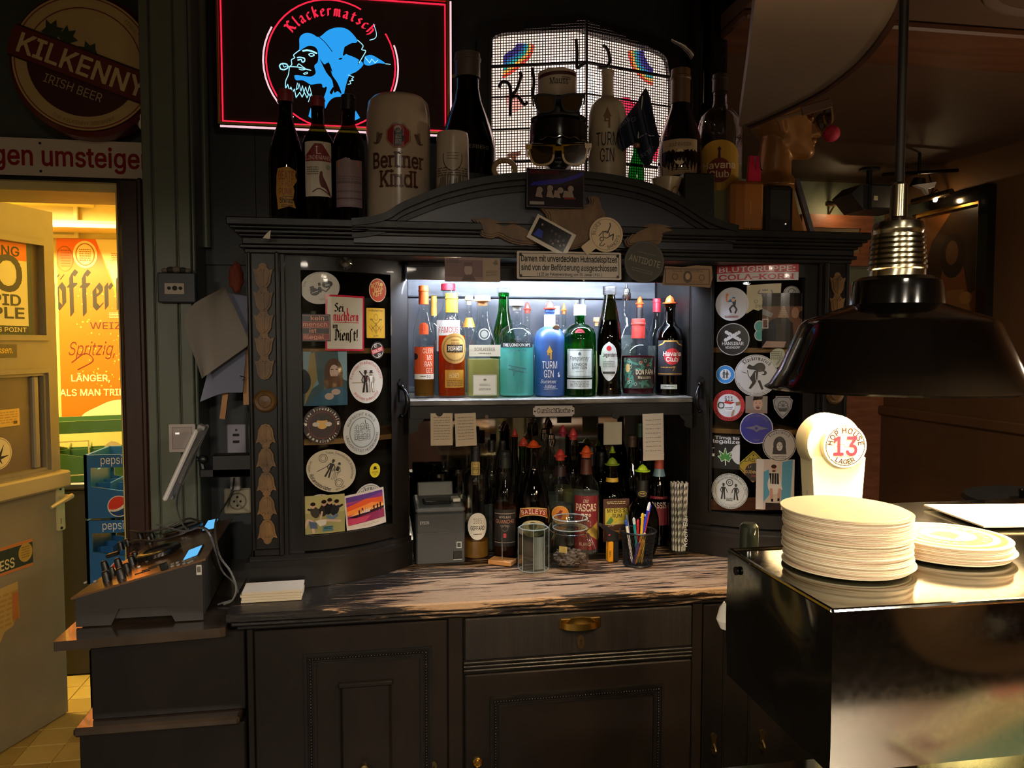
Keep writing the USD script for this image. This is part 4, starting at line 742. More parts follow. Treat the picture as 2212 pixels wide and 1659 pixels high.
def grille():
    t = thing('radiator_grille', 'old vehicle radiator grille lit from behind with dark script letters on it', 'grille', (0, 0, 0))
    YE, YR = 2.56, 2.47; xr = float(at(1265, 200, Y=YR)[0]); xl, xe = float(at(1061, 250, Y=YE)[0]), float(at(1447, 250, Y=YE)[0]); zt, zb = 2.63, 2.05
    yf = lambda x: np.where(x < xr, YR + (YE - YR) * (xr - x) / (xr - xl), YR + (YE - YR) * (x - xr) / (xe - xr))
    out = pg(*smoothed([(xl, zb), (xl, 2.40), (xl + .003, 2.555), (xl + .03, 2.608), (xr - .05, 2.636), (xr, 2.640), (xr + .05, 2.630), (xe - .05, 2.585), (xe - .01, 2.52), (xe, 2.40), (xe, zb)], 5))
    def bend(m, off=0.0):
        m = m.copy() if not isinstance(m, trimesh.Trimesh) else m; v = m.vertices.copy(); v[:, 1] += yf(v[:, 0]) + off; m.vertices = v; return m
    bars = []
    for x in np.arange(xl + .004, xe, .0088):
        g = LineString([(x, 1), (x, 3)]).intersection(out)
        if g.length > .01: _, a, _, b = g.bounds; bars.append(bend(bx(x - .0011, x + .0011, -.001, .001, a, b)))
    for z in np.arange(zb + .004, zt + .01, .0086):
        g = LineString([(-1, z), (2, z)]).intersection(out)
        if g.length > .02:
            a, _, b, _ = g.bounds
            for p, q in ((a, min(xr, b)), (max(xr, a), b)):
                if q - p > .004:
                    m = bx(p, q, -.001, .001, z - .0011, z + .0011); bars.append(bend(m))
    part(t, 'mesh_grid', bars, 'grille_black', kind='stuff', smooth=False)
    for z in (2.505, 2.405, 2.300, 2.195, 2.10): part(t, 'crossbar', [bend(bx(xl, xr, -.006, .0, z - .0025, z + .0025)), bend(bx(xr, xe, -.006, 0, z - .0025, z + .0025))], 'grille_black')
    part(t, 'ridge_bar', bx(xr - .003, xr + .003, YR - .012, YR + .01, zb, 2.638), 'grille_black')
    shell = out.buffer(.05, 6).union(R(xl - .05, zb, xe + .05, 2.3)).difference(out); part(t, 'shell', [extr(shell, .05, 'xz', 2.556), extr(out.buffer(.012).difference(out), .06, 'xz', 2.545)], 'grille_black')
    part(t, 'mudguard', [tube([(xe - .01, 2.53, 2.62), (xe + .05, 2.53, 2.59), (xe + .10, 2.54, 2.52), (xe + .115, 2.55, 2.42)], (.006, .016, .018, .012), 10, 5), tube([(xe + .05, 2.57, 2.62), (xe + .12, 2.57, 2.56), (xe + .15, 2.57, 2.46)], .012, 10, 5)], 'chrome')
    U = lambda u, v: tuple(at(1000 + u / 3.457, v / 3.457, Y=2.55)[[0, 2]]); S = lambda pts: pg(*smoothed([U(*p) for p in pts + pts[:1]], 4))
    L = [('#ffdccb', out.buffer(.006))]
    for k, c in enumerate(('#f04a3a', '#f5a742', '#2a9c96', '#2b6aa0', '#3a2f78')):
        L.append((c, S([(545 - 22 * k, 310), (520 - 22 * k, 400 - 8 * k), (430 - 22 * k, 490 - 16 * k), (315, 565 - 26 * k), (310, 540 - 26 * k), (400 - 20 * k, 470 - 20 * k), (470 - 20 * k, 400 - 14 * k), (500 - 22 * k, 310)])))
        L.append((c, S([(1245 + 22 * k, 365), (1275 + 18 * k, 480 - 6 * k), (1360 + 12 * k, 580 - 14 * k), (1430, 620 - 24 * k), (1430, 590 - 24 * k), (1370 + 8 * k, 540 - 18 * k), (1300 + 18 * k, 450 - 12 * k), (1280 + 20 * k, 360)])))
    L += [('#e0284a', S([(1180, 720), (1250, 715), (1290, 760), (1350, 740), (1380, 800), (1330, 830), (1270, 900), (1230, 890), (1195, 800)])), ('#e0284a', S([(1200, 900), (1240, 930), (1235, 1100), (1225, 1290), (1195, 1300), (1200, 1100)])), ('#e0284a', S([(1420, 920), (1470, 980), (1470, 1150), (1440, 1200), (1400, 1050)])), ('#6a4030', pg(*[U(*p) for p in ((335, 1140), (440, 1115), (440, 1150), (405, 1160), (400, 1260), (365, 1260), (370, 1165), (335, 1175))])), ('#ff9f92', S([(320, 700), (420, 690), (460, 780), (360, 830)]))]
    pl = flat((0, 2.575, 0)); sh = art(t, 'lamp_sheet', L, pl, 'backlit', lift=.0006)
    
    W = lambda pts: tube([np.array((U(*p)[0], float(yf(np.array(U(*p)[0]))) - .012, U(*p)[1])) for p in pts], .0055, 8, 5)
    for pts in ([(265, 660), (290, 620), (335, 640), (350, 720), (345, 880)], [(350, 730), (390, 690), (420, 600), (415, 560)], [(355, 740), (400, 740), (440, 800), (470, 790)], [(500, 540), (512, 640), (505, 740), (530, 760)], [(800, 365), (806, 470), (805, 570), (830, 560), (860, 540)], [(1000, 400), (1040, 440), (1050, 520), (1020, 560), (960, 570)]): part(t, 'letter', W(pts), 'grille_black')
look('backlit', {'a': ('attribute', {'attribute': 'col'}), 'g': ('geometry', {}), 'd': ('vector_math', {'math_type': 'distance', 'vector2': tuple(at(1235, 205, Y=2.575))}), 'q': ('map_range', {'range_type': 'smootherstep', 'from_min': .0, 'from_max': .17, 'to_min': 8.0, 'to_max': 1.45, 'clamp': True}), 'e': ('emission', {})}, [('g.position', 'd.vector1'), ('d.value', 'q.value'), ('q.result', 'e.strength'), ('a.color', 'e.color')], surface='e.emission')
grille()

def round_lightbox():
    Y = 2.52; c = at(184, 138, Y=Y); t = thing('round_sign', 'large round cream and red beer sign above the store room doorway', 'sign', (c[0], Y, c[2])); rr = .212
    part(t, 'drum', moved(lathe([(0, -.09), (rr * .97, -.09), (rr * 1.02, -.05), (rr, -.012), (rr * .94, 0), (rr * .90, -.004), (0, -.004)], 48), rx=pi / 2), 'sign_red')
    d = lambda k: disc(rr * k, n=24); a = -19
    arcs = lambda s, m, k=.80, i=False: arc_text(s, rr * k, .011, mid=m, inside=i)
    band = spin(R(-rr * 1.03, -.052, rr * 1.03, .034), a)
    leaf = lambda x, y, s, k=0: shift(spin(size(pg((0, -.02), (.012, -.006), (.026, .002), (.013, .01), (.018, .026), (.002, .02), (-.004, .034), (-.012, .016), (-.026, .01), (-.014, -.004)), s), k), x, y)
    L = [('#b49a62', d(.93)), ('#7a2a20', ring(rr * .89, rr * .905)), ('#8c6f42', arcs('FINEST IRISH RED ALE', 20).union(arcs('THE KILKENNY BREWERY', 268, .86, True))), ('#7a2a20', ring(rr * .745, rr * .76).difference(spin(R(-1, -1, 1, -.05), a))),
         ('#3d1712', spin(d(.74).intersection(R(-1, -1, 1, -.055)), a)), ('#2c3a22', leaf(-.082, .083, 1.2, 20).union(leaf(-.046, .066, 1.2, -10)).union(leaf(.02, .033, 1.1, 60))),
         ('#5c1f18', band), ('#2c110d', spin(R(-rr * 1.03, .034, rr * 1.03, .039).union(R(-rr * 1.03, -.057, rr * 1.03, -.052)), a)), ('#c4ad78', spin(T('KILKENNY', .056, 0, -.037, .365, bold=True), a)), ('#a89468', spin(T('IRISH BEER', .026, -.005, -.094, .165), a))]
    art(t, 'print', L, flat((0, -.006, 0)), 'print_gloss', clip=disc(rr * .985, n=24), base=.001, lift=.0004)
    part(t, 'bracket', bx(rr * .7, rr * .82, -.002, .09, .05, .09), 'sign_red')
round_lightbox()
def tram_sign():
    Y = 2.585; a, b = at(-150, 293, Y=Y), at(345, 384, Y=Y); t = thing('enamel_sign', 'long white enamel sign with red lettering over the store room doorway', 'sign', ((a[0] + b[0]) / 2, Y, (at(0, 297, Y=Y)[2] + at(0, 377, Y=Y)[2]) / 2 + .0))
    W = b[0] - a[0]; H = .112; s = R(-W / 2, -H / 2, W / 2, H / 2, .004); plate(t, 'plate', s, flat(), colour('#c4b6a2', .3), .004)
    xc = float(at(165, 340, Y=Y)[0]) - (a[0] + b[0]) / 2
    L = [('#8a2018', T('Wagen umsteigen', .058, xc - .058, -.024, .555, bold=True)), ('#2a211c', ops.unary_union([disc(.004, xc + q, z) for q in (-.10, .2) for z in (.042, -.042)]))]
    art(t, 'print', L, flat(), 'print_enamel', base=.0043, clip=s)
    w = thing('wall_lamp', 'white glass wall lamp shade half hidden behind the green column', 'lamp', at(318, 258, Y=2.56)); part(w, 'shade', lathe([(.012, -.035), (.022, -.03), (.036, 0), (.04, .028), (.036, .028), (.032, .0), (.018, -.026)], 20), 'white_enamel'); part(w, 'fitting', [bx(-.012, .012, .0, .06, .03, .07), bx(-.025, .025, -.02, .02, .028, .034)], 'dark_metal')
tram_sign()
# small fittings on the wall and column
def fittings():
    Y = 2.456; P = lambda u, v, y=Y: at(u, v, Y=y)
    a, b = P(345, 590), P(428, 655); t = thing('control_box', 'dark wall box with a pale front plate on the green column', 'control box', ((a[0] + b[0]) / 2, Y, (a[2] + b[2]) / 2)); w, h = (b[0] - a[0]) / 2, (a[2] - b[2]) / 2
    part(t, 'housing', bx(-w, w, -.028, 0, -h, h, .003), colour('#2a2e36')); q = part(t, 'front_plate', bx(-w * .62, w * .42, -.032, -.027, -h * .45, h * .3, .001), colour('#a89a88')); part(q, 'socket_hole', [moved(cyl(r, 0, .002, 12), (x, -.0325, -.002), rx=pi / 2) for x, r in ((-.02, .005), (-.004, .007), (.012, .005))], 'rubber')
    for k, (x, s) in enumerate(((-.035, .010), (-.018, .013), (-.002, .014), (.016, .012), (.03, .01))): solo('pebble', ball(s, (a[0] / 2 + b[0] / 2 + x, Y - .016, a[2] + s * .7), (1, .8, .7)), colour(('#6a5d50', '#2c2622')[k % 2], .7), ('pale small stone at the left end on top of the dark wall box', 'dark small stone second from the left on the dark wall box', 'pale small stone in the middle on top of the dark wall box', 'dark small stone second from the right on the dark wall box', 'pale small stone at the right end on top of the dark wall box')[k], 'stone', group='stones on the wall box')
    a, b = P(366, 916), P(424, 975); t = thing('light_switch', 'white light switch with a glowing slit on the green column', 'switch', ((a[0] + b[0]) / 2, Y, (a[2] + b[2]) / 2)); w, h = (b[0] - a[0]) / 2, (a[2] - b[2]) / 2
    part(t, 'frame', [extr(rim(R(-w, -h, w, h, .003), .009), .009, 'xz', -.009)], colour('#b5a8a0')); q = part(t, 'rocker', bx(-w + .009, w - .009, -.010, -.001, -h + .009, h - .009, .002), colour('#a3968f')); part(q, 'indicator', bx(-w * .5, -w * .2, -.0112, -.0098, h * .28, h * .4), 'indicator_white')
    Y2 = WALL - .0125
    a, b = P(491, 916, Y2), P(533, 985, Y2); t = thing('usb_socket', 'white wall socket with two charging slots in the recess beside the cabinet', 'socket', ((a[0] + b[0]) / 2, Y2, (a[2] + b[2]) / 2)); w, h = (b[0] - a[0]) / 2, (a[2] - b[2]) / 2
    part(t, 'plate', bx(-w, w, -.011, 0, -h, h, .003), colour('#9a95a0')); part(t, 'slot', [bx(-.011, .009, -.0125, -.009, z, z + .008) for z in (.014, -.008)], 'rubber')
    part(t, 'indicator', moved(cyl(.004, 0, .002, 10), (0, -.010, .034), rx=pi / 2), 'black_plastic')
    a, b = P(490, 1055, Y2), P(538, 1108, Y2); t = thing('power_socket', 'cream round power socket low in the recess beside the cabinet', 'socket', ((a[0] + b[0]) / 2, Y2, (a[2] + b[2]) / 2))
    part(t, 'plate', bx(-.042, .042, -.010, 0, -.042, .042, .006), colour('#b5ab90')); part(t, 'well', moved(lathe([(.024, 0), (.026, .004), (.028, .004), (.029, 0)], 24), (0, -.010, 0), rx=pi / 2), colour('#8f866e')); part(t, 'hole', [moved(cyl(.0035, 0, .002, 10), (x, -.0105, z), rx=pi / 2) for x, z in ((-.01, 0), (.01, 0), (0, .014), (0, -.014))], 'rubber')
    a = P(513, 1035, Y2); t = thing('charger', 'white plug charger with a thin black lead above the cream socket', 'charger', (a[0], Y2, a[2])); part(t, 'body', bx(-.016, .016, -.045, 0, -.03, .03, .004), 'white_plastic')
    q = [(a[0] - .002, Y2 - .045, a[2] + .012), (a[0] - .003, Y2 - .07, a[2] - .02), *[P(u, v, y) for u, v, y in ((490, 1085, 2.5), (469, 1118, 2.2), (465, 1150, 2.07), (474, 1200, 2.0), (498, 1235, 1.98), (510, 1270, 1.97), (502, 1296, 1.96), (482, 1306, 1.95))]]
    part(t, 'lead', [moved(tube(q, .0028, 6, 6), (-a[0], -Y2, -a[2]))], 'cable_grey')
fittings()

# ---------------------------------------------------------------- things standing on top of the cabinet
def top_row():
    Z = ZT + .0006; ZS = 1.9856
    b = bottle('red capped wine bottle with a torn yellow label, leftmost on the cabinet top', (577, 655, 197), 2.13, Z, 'burgundy', 'dark_green_glass', ('liq_dark', .70), ('#7a1c22', 'foil', .085))
    labv(b, 360, 453, .62, '#a97a2e', [('#8a4a1c', lambda w, h: T('BEATS', h * .2, -w * .02, h * .2, w * .7, bold=True).union(T('OF HIP', h * .13, -w * .05, h * .04, w * .62)).union(T('PUNK', h * .15, -w * .05, -h * .15, w * .6, bold=True))), ('#2e2414', lambda w, h: T('Shiraz', h * .12, -w * .03, -h * .34, w * .62, bold=True).union(scribble(w * .5, h * .07, 2, 0, -h * .42)).union(R(-w * .2, -h * .2, w * .25, -h * .185)))],
        shape=lambda w, h: pg((-w * .42, -h * .5), (-w * .5, -h * .1), (-w * .47, h * .3), (-w * .4, h * .46), (w * .1, h * .5), (w * .46, h * .42), (w * .4, h * .3), (w * .5, h * .2), (w * .3, h * .05), (w * .36, -h * .05), (w * .28, -h * .25), (w * .42, -h * .46), (w * .1, -h * .42)))
    b = bottle('red capped wine bottle with a white label showing a red bird', (650, 721, 212), 2.12, Z, 'bordeaux', 'olive_glass', ('liq_dark', .68), ('#7a2022', 'foil', .075))
    bird = lambda w, h: shift(pg(*smoothed([(-.1, .2), (-.02, .22), (.02, .12), (.16, -.02), (.30, -.18), (.26, -.2), (.10, -.10), (-.06, -.06), (-.12, .06), (-.1, .2)], 3)), 0, 0)
    labv(b, 305, 424, .92, '#c6bfb0', [('#7a2226', lambda w, h: pg((-w * .5, h * .14), (-w * .5, h * .24), (-w * .36, h * .30), (-w * .12, h * .46), (w * .12, h * .46), (w * .36, h * .30), (w * .5, h * .22), (w * .5, h * .14))), ('#d8c8b8', lambda w, h: T('LINDEMANS', h * .075, 0, h * .17, w * .84).union(T('L', h * .14, 0, h * .27, slab=True))), ('#6d6a60', lambda w, h: scribble(w * .4, h * .16, 4, -w * .2, -h * .04, seed=2)), ('#8fa392', lambda w, h: disc(w * .09, w * .34, h * .04)), ('#5a2420', lambda w, h: shift(size(bird(w, h), w * .95, h * 1.0), w * .14, -h * .26).union(ln([(-w * .2, -h * .42), (0, -h * .36), (w * .2, -h * .4), (w * .5, -h * .5)], h * .02, 4)))])
    b = bottle('black capped wine bottle with a faded mauve label on the cabinet top', (717, 787, 208), 2.13, Z, 'bordeaux', 'olive_glass', ('liq_dark', .68), ('#141416', 'foil', .11))
    labv(b, 340, 447, .92, '#857076', [('#b4784c', lambda w, h: ops.unary_union([R(x * w, y * h, x * w + w * .06, y * h + h * .07) for x in (-.4, .3) for y in (.30, .38)])), ('#6a5a64', lambda w, h: R(-w * .5, -h * .02, w * .5, h * .03).union(scribble(w * .9, h * .10, 2, 0, h * .08, seed=4)).union(R(-w * .5, -h * .2, w * .5, -h * .16))), ('#5a4650', lambda w, h: R(-w * .5, -h * .34, w * .5, -h * .31)), ('#a08c90', lambda w, h: T('ZINFANDEL', h * .05, 0, -h * .44, w * .5))], shape=lambda w, h: pg((-w * .5, -h * .5), (-w * .5, h * .44), (-w * .25, h * .47), (-w * .1, h * .5), (w * .1, h * .45), (w * .5, h * .46), (w * .5, -h * .5)))
    # white beer dispenser jar
    X, r, H = bp(789, 930, 211, 2.156, Z); t = thing('beer_dispenser', 'large white glazed beer jar with a red octagon badge between the wine bottles', 'jar', (X, 2.156, Z))
    part(t, 'body', lathe([(0, 0), (.95 * r, 0), (r, .01), (r, H * .70), (.985 * r, H * .86), (.93 * r, H * .95), (.80 * r, H * .985), (.55 * r, H), (0, H)], 48), colour('#b0a08c', .18))
    oct_ = lambda k: spin(Point(0, 0).buffer(k, 2), 22.5); pl = wrap(r + .0006, H * .45, -math.atan2(X, 2.135))
    w = r; L = [('#3a211a', shift(oct_(w * .40), 0, H * .20)), ('#b79a7c', shift(oct_(w * .385), 0, H * .20)), ('#8a1b22', shift(oct_(w * .365), 0, H * .20)), ('#171210', shift(R(-w * .13, -w * .30, w * .10, w * .12, .004).union(disc(w * .13, 0, w * .1)).union(pg((w * .1, 0), (w * .18, .0), (w * .16, -w * .16), (w * .1, -w * .2))), 0, H * .20)), ('#b48c78', shift(disc(w * .10, -w * .02, w * .2), 0, H * .2)), ('#c2b2a0', shift(T('SEIT', .008, -w * .01, -w * .08, w * .18).union(T('1872', .010, -w * .01, -w * .24, w * .2)), 0, H * .20)),
              ('#4a2616', T('Berliner', .040, 0, -.012, r * 1.72, bold=True, slab=True).union(T('Kindl', .042, .0, -.062, r * 1.24, bold=True, slab=True)))]
    for s in (-1, 1): L.append(('#4e3524', ops.unary_union([ln(smoothed([(s * w * (.50 + .03 * k), H * .20 + .006), (s * w * (.60 + .05 * k), H * .16 - .001 * k), (s * w * (.72 + .04 * k), H * .145 + .002 * k)], 4), .0018) for k in range(4)] + [ln([(s * w * (.66 + .03 * k), H * .165), (s * w * (.62 + .035 * k), H * .23)], .0015) for k in range(3)])))
    art(t, 'print', L, pl, 'print_gloss', mesh_w=r * .2)
    # printed stein and jumbo bottle
    b = bottle('giant dark green bottle with a pale foil neck behind the printed jar', (948, 1071, 118), 2.28, Z, 'burgundy', 'dark_green_glass', ('liq_dark', .6), ('#5a5048', 'foil', .13)); lab(b, .10, .32, .8, '#20241e', [('#5a5040', lambda w, h: scribble(w * .6, h * .5, 5))]); lab(b, .44, .48, .8, None, [('#8a8468', lambda w, h: T('KUPFERBERG', h * .5, w * .1, -h * .2, w * .8))])
    X, r, H = bp(940, 1015, 289, 2.12, Z); t = thing('printed_jar', 'cream printed ceramic beer jar in front of the giant green bottle', 'jar', (X, 2.12, Z))
    part(t, 'body', lathe([(0, 0), (1.0 * r, 0), (1.04 * r, .01), (.97 * r, H * .5), (.94 * r, H * .94), (.88 * r, H), (.80 * r, H), (.8 * r, H * .9), (0, H * .9)], 40), colour('#b3a898', .25)); pl = wrap(r * 1.01, H * .5, -math.atan2(X, 2.12), taper=-.05)
    r_ = random.Random(3); L = [('#8f8068', R(-r * 1.1, -H * .28, r * 1.1, -H * .20)), ('#6a5a44', ops.unary_union([ln([(x, -H * .18 + r_.uniform(0, .01)), (x + r_.uniform(-.003, .003), -H * .02 + r_.uniform(-.02, .02))], .0028) for x in np.linspace(-r * 1.1, r * 1.1, 26)]).union(scribble(r * 2.1, H * .1, 4, 0, H * .06, seed=6))), ('#b3a898', disc(r * .62, 0, H * .22, r * .82)), ('#3f3226', rim(disc(r * .62, 0, H * .22, r * .82), .0022)), ('#5b4a38', scribble(r * .7, H * .12, 4, 0, H * .24, t=.002, seed=8)), ('#5a2a1c', ln(smoothed([(-r * .8, -H * .34), (-r * .3, -H * .32), (r, -H * .33)], 4), .005).union(R(-r * 1.1, -H * .43, r * 1.1, -H * .42)).union(R(-r * 1.1, H * .36, r * 1.1, H * .365)))]
    art(t, 'print', L, pl, 'print_gloss', mesh_w=r * .2)
    t = thing('ring_handle', 'pale glazed ring lying on edge behind the arch beside the giant bottle', 'ring', (*at(1090, 372, Y=2.16)[:2], ZS)); a = np.linspace(0, 2 * pi, 25); part(t, 'ring', tube([(.03 * cos(x), 0, .098 + .026 * sin(x)) for x in a], .0075, 8), colour('#b89c78', .3)); part(t, 'foot', lathe([(0, 0), (.03, 0), (.032, .03), (.012, .06), (.008, .072), (0, .072)], 20), colour('#8f7a5c', .3))
    b = bottle('white matt glass gin bottle with black lettering beside the head with glasses', (1272, 1353, 152), 2.2, ZS, 'round', 'white_ceramic', None, None)
    tower = lambda w, h: ops.unary_union([pg((-.35, .1), (.35, .1), (.0, .5)), R(-.42, .04, .42, .1), R(-.3, -.2, .3, .04).difference(R(-.14, -.14, .1, -.06)), R(.08, -.5, .3, -.2)])
    labv(b, 225, 362, .8, None, [('#6f5a34', lambda w, h: shift(size(tower(w, h), w * .32, h * .34), 0, h * .30)), ('#1c1a1a', lambda w, h: T('TURM', h * .21, 0, -h * .14, w * .74).union(T('GIN', h * .21, 0, -h * .40, w * .46)))], r=1.0)
    # beer bottle with a pennant
    b = bottle('small green beer bottle holding a navy pennant on the cabinet top', (1358, 1392, 300), 2.13, ZS, 'slope', 'green_glass', None, None); lab(b, .86, .93, .8, '#8a4a3a', [('#c8b8a0', lambda w, h: T('BECKS', h * .5, 0, -h * .25, w * .7))])
    t = thing('pennant', 'crumpled navy fan pennant on a white stick stuck in the green beer bottle', 'flag', (b['X'], 2.13, ZS)); hb = b['H']; part(t, 'stick', tube([(0, 0, hb - .05), (.006, .0, hb + .02), (.02, .004, hb + .135)], .0018, 6), 'white_plastic')
    xs = smoothed([(.022, hb + .14), (.034, hb + .11), (.048, hb + .05), (.062, hb + .0), (.060, hb - .03), (.035, hb - .075), (.018, hb - .06), (-.012, hb - .02), (-.048, hb - .04), (-.058, hb - .0), (-.046, hb + .04), (-.02, hb + .075), (.008, hb + .115)], 4); fl = pg(*xs)
    v, f = triangles(fl, .01); m_ = trimesh.Trimesh(*trimesh.remesh.subdivide_to_size(np.c_[v[:, 0], v[:, 1] * 0, v[:, 1]], f, .012), process=False); vv = m_.vertices.copy(); vv[:, 1] = .012 * np.sin(vv[:, 0] * 150 + vv[:, 2] * 40) - .004; m_.vertices = vv; thick = m_.copy(); thick.vertices = thick.vertices + (0, .0012, 0); thick.faces = thick.faces[:, ::-1]; part(t, 'cloth', [m_, thick], colour('#151d36', .6))
    pl = lambda a_, b_, c_: np.c_[a_, .012 * np.sin(a_ * 150 + b_ * 40) - .0052 - c_, b_]; art(t, 'print', [('#7d8696', shift(arc_text('HAMBURG', .06, .011, 128), .0, hb - .01).union(shift(arc_text('SUPPORTERS', .055, .011, -70, inside=True), .0, hb + .0)).intersection(fl)), ('#8a94a6', ln([(.0, hb + .0), (.03, hb + .015), (.05, hb + .01)], .0025))], pl, mesh_w=.008)
    b = bottle('dark bottle with a cork coloured neck and a cream label with two barrels', (1425, 1516, 152), 2.22, Z, 'slope', 'purple_glass', ('liq_dark', .58), ('#5a4226', 'foil', .20)); labv(b, 298, 376, .86, '#b09a78', [('#3a3428', lambda w, h: ops.unary_union([disc(w * .14, s * w * .28, -h * .05, h * .2) for s in (-1, 1)]).union(T('GOLDWASSER', h * .10, 0, h * .3, w * .6))), ('#c8b890', lambda w, h: disc(w * .16, 0, 0, h * .22)), ('#241e18', lambda w, h: R(-w * .08, -h * .1, w * .08, h * .12).union(scribble(w * .5, h * .1, 2, 0, -h * .34)))])
    t = thing('bowl', 'small white china bowl with a yellow spot on the right side of the arch', 'bowl', (*at(1440, 400, Y=2.13)[:2], Z)); zz = float(at(1446, 432, Y=2.125)[2]) - Z; part(t, 'bowl', lathe([(0, zz), (.022, zz), (.028, zz + .01), (.044, zz + .06), (.040, zz + .06), (.024, zz + .014), (0, zz + .012)], 28), colour('#b2a58c', .15)); part(t, 'stand', lathe([(0, 0), (.03, 0), (.026, zz), (0, zz)], 18), 'black_plastic'); art(t, 'print', [('#b08a3a', disc(.014, .01, -.02)), ('#5a4a2c', rim(disc(.014, .01, -.02), .002))], wrap(.038, zz + .04, .2, taper=.3))
    b = bottle('large clear rum bottle with a yellow label on the right cabinet top', (1510, 1602, 163), 2.24, Z, 'round', 'clear_glass', ('liq_ghost', .45), ('#3c3226', 'foil', .10))
    labv(b, 300, 410, .96, '#b8902e', [('#6d1a18', lambda w, h: disc(w * .28, 0, -h * .1)), ('#d8c8a0', lambda w, h: T('Havana', h * .13, 0, -h * .06, w * .78, bold=True).union(T('Club', h * .13, 0, -h * .24, w * .46, bold=True))), ('#3a1a14', lambda w, h: pg((-.004, h * .14), (.004, h * .14), (.003, h * .3), (.006, h * .32), (0, h * .37), (-.006, h * .32), (-.003, h * .3)))], shape=lambda w, h: R(-w / 2, -h / 2, w / 2, h * .25).union(disc(w * .5, 0, h * .2, h * .3)))
    def blk(name, label, u0, u1, v0, Y, d, mat, ch=.004, rz=0.0):
        a, b_ = at(u0, v0, Y=Y), at(u1, v0, Y=Y); t_ = thing(name, label, 'box', ((a[0] + b_[0]) / 2, Y, Z), rz); w = (b_[0] - a[0]) / 2; h = a[2] - Z; part(t_, 'body', bx(-w, w, 0, d, 0, h, ch), mat); return t_, w, h
    t, w, h = blk('black_box', 'small black card box in front of the yellow labelled rum bottle', 1478, 1545, 372, 2.09, .05, colour('#0e1312')); art(t, 'print', [('#3a4440', scribble(w * .5, h * .1, 3, w * .5, h * .28)), ('#59625c', scribble(w * .5, h * .05, 2, w * .4, h * .16, seed=3))], flat(), clip=R(-w, 0, w, h))
    t, w, h = blk('leather_case', 'tan rounded leather case with a raised seam on the right cabinet top', 1582, 1651, 388, 2.10, .04, colour('#9a5f2a', .4), .012); part(t, 'seam', tube([(.006, -.001, .008), (.006, -.003, h * .5), (.006, -.001, h - .008)], .0018, 6), colour('#c08c50')); part(t, 'flap', bx(-w * .4, w * .98, -.004, .012, .01, h - .004, .010), colour('#a3672f', .4))
    a = at(1630, 338, Y=2.12); t = thing('pink_clip', 'bright pink plastic clip standing on the tan leather case', 'clip', (a[0], 2.12, Z + h + .0005)); hh = a[2] - Z - h; part(t, 'jaw', [extr(pg((-.022, 0), (-.017, hh), (-.004, hh), (-.002, hh * .45), (.002, hh * .45), (.003, hh), (.016, hh), (.017, 0)), .014, 'xz', -.007)], colour('#c2264f', .3)); part(t, 'spring', tube([(.012, -.009, hh), (.014, -.011, hh * .5), (.022, -.004, hh * .45)], .002, 6), 'chrome')
    t, w, h = blk('radio', 'black portable radio with a thin chrome edge between the case and the frame', 1658, 1715, 398, 2.10, .09, 'black_plastic', .008); part(t, 'edge', [bx(w - .006, w - .004, -.001, .002, .01, h - .01)], 'chrome'); part(t, 'grille', bx(-w * .8, w * .7, -.0015, .001, h * .3, h * .9, .001), 'rubber'); part(t, 'lamp', ball(.002, (w * .4, -.002, h * .22)), 'indicator_white')
    # leaning picture frame
    a = at(1765, 500, Y=2.16); t = thing('leaning_frame', 'small dark picture frame leaning back at the right end of the cabinet top', 'picture', M=pose((a[0] + .005, 2.2, Z + .001), rz=math.radians(62), rx=0, ry=0) @ pose((0, 0, 0), rx=math.radians(-16)))
    part(t, 'frame', extr(rim(R(-.055, 0, .055, .185), .012), .012, 'xz', -.012), 'jamb_wood'); part(t, 'picture', bx(-.044, .044, -.006, -.003, .011, .174), colour('#4a2c20')); art(t, 'print', [('#8a5a44', R(-.04, .12, .04, .17)), ('#7a4432', pg((-.04, .02), (.03, .03), (.04, .11), (-.02, .10)))], flat((0, -.0062, 0)), 'print_photo')
top_row()

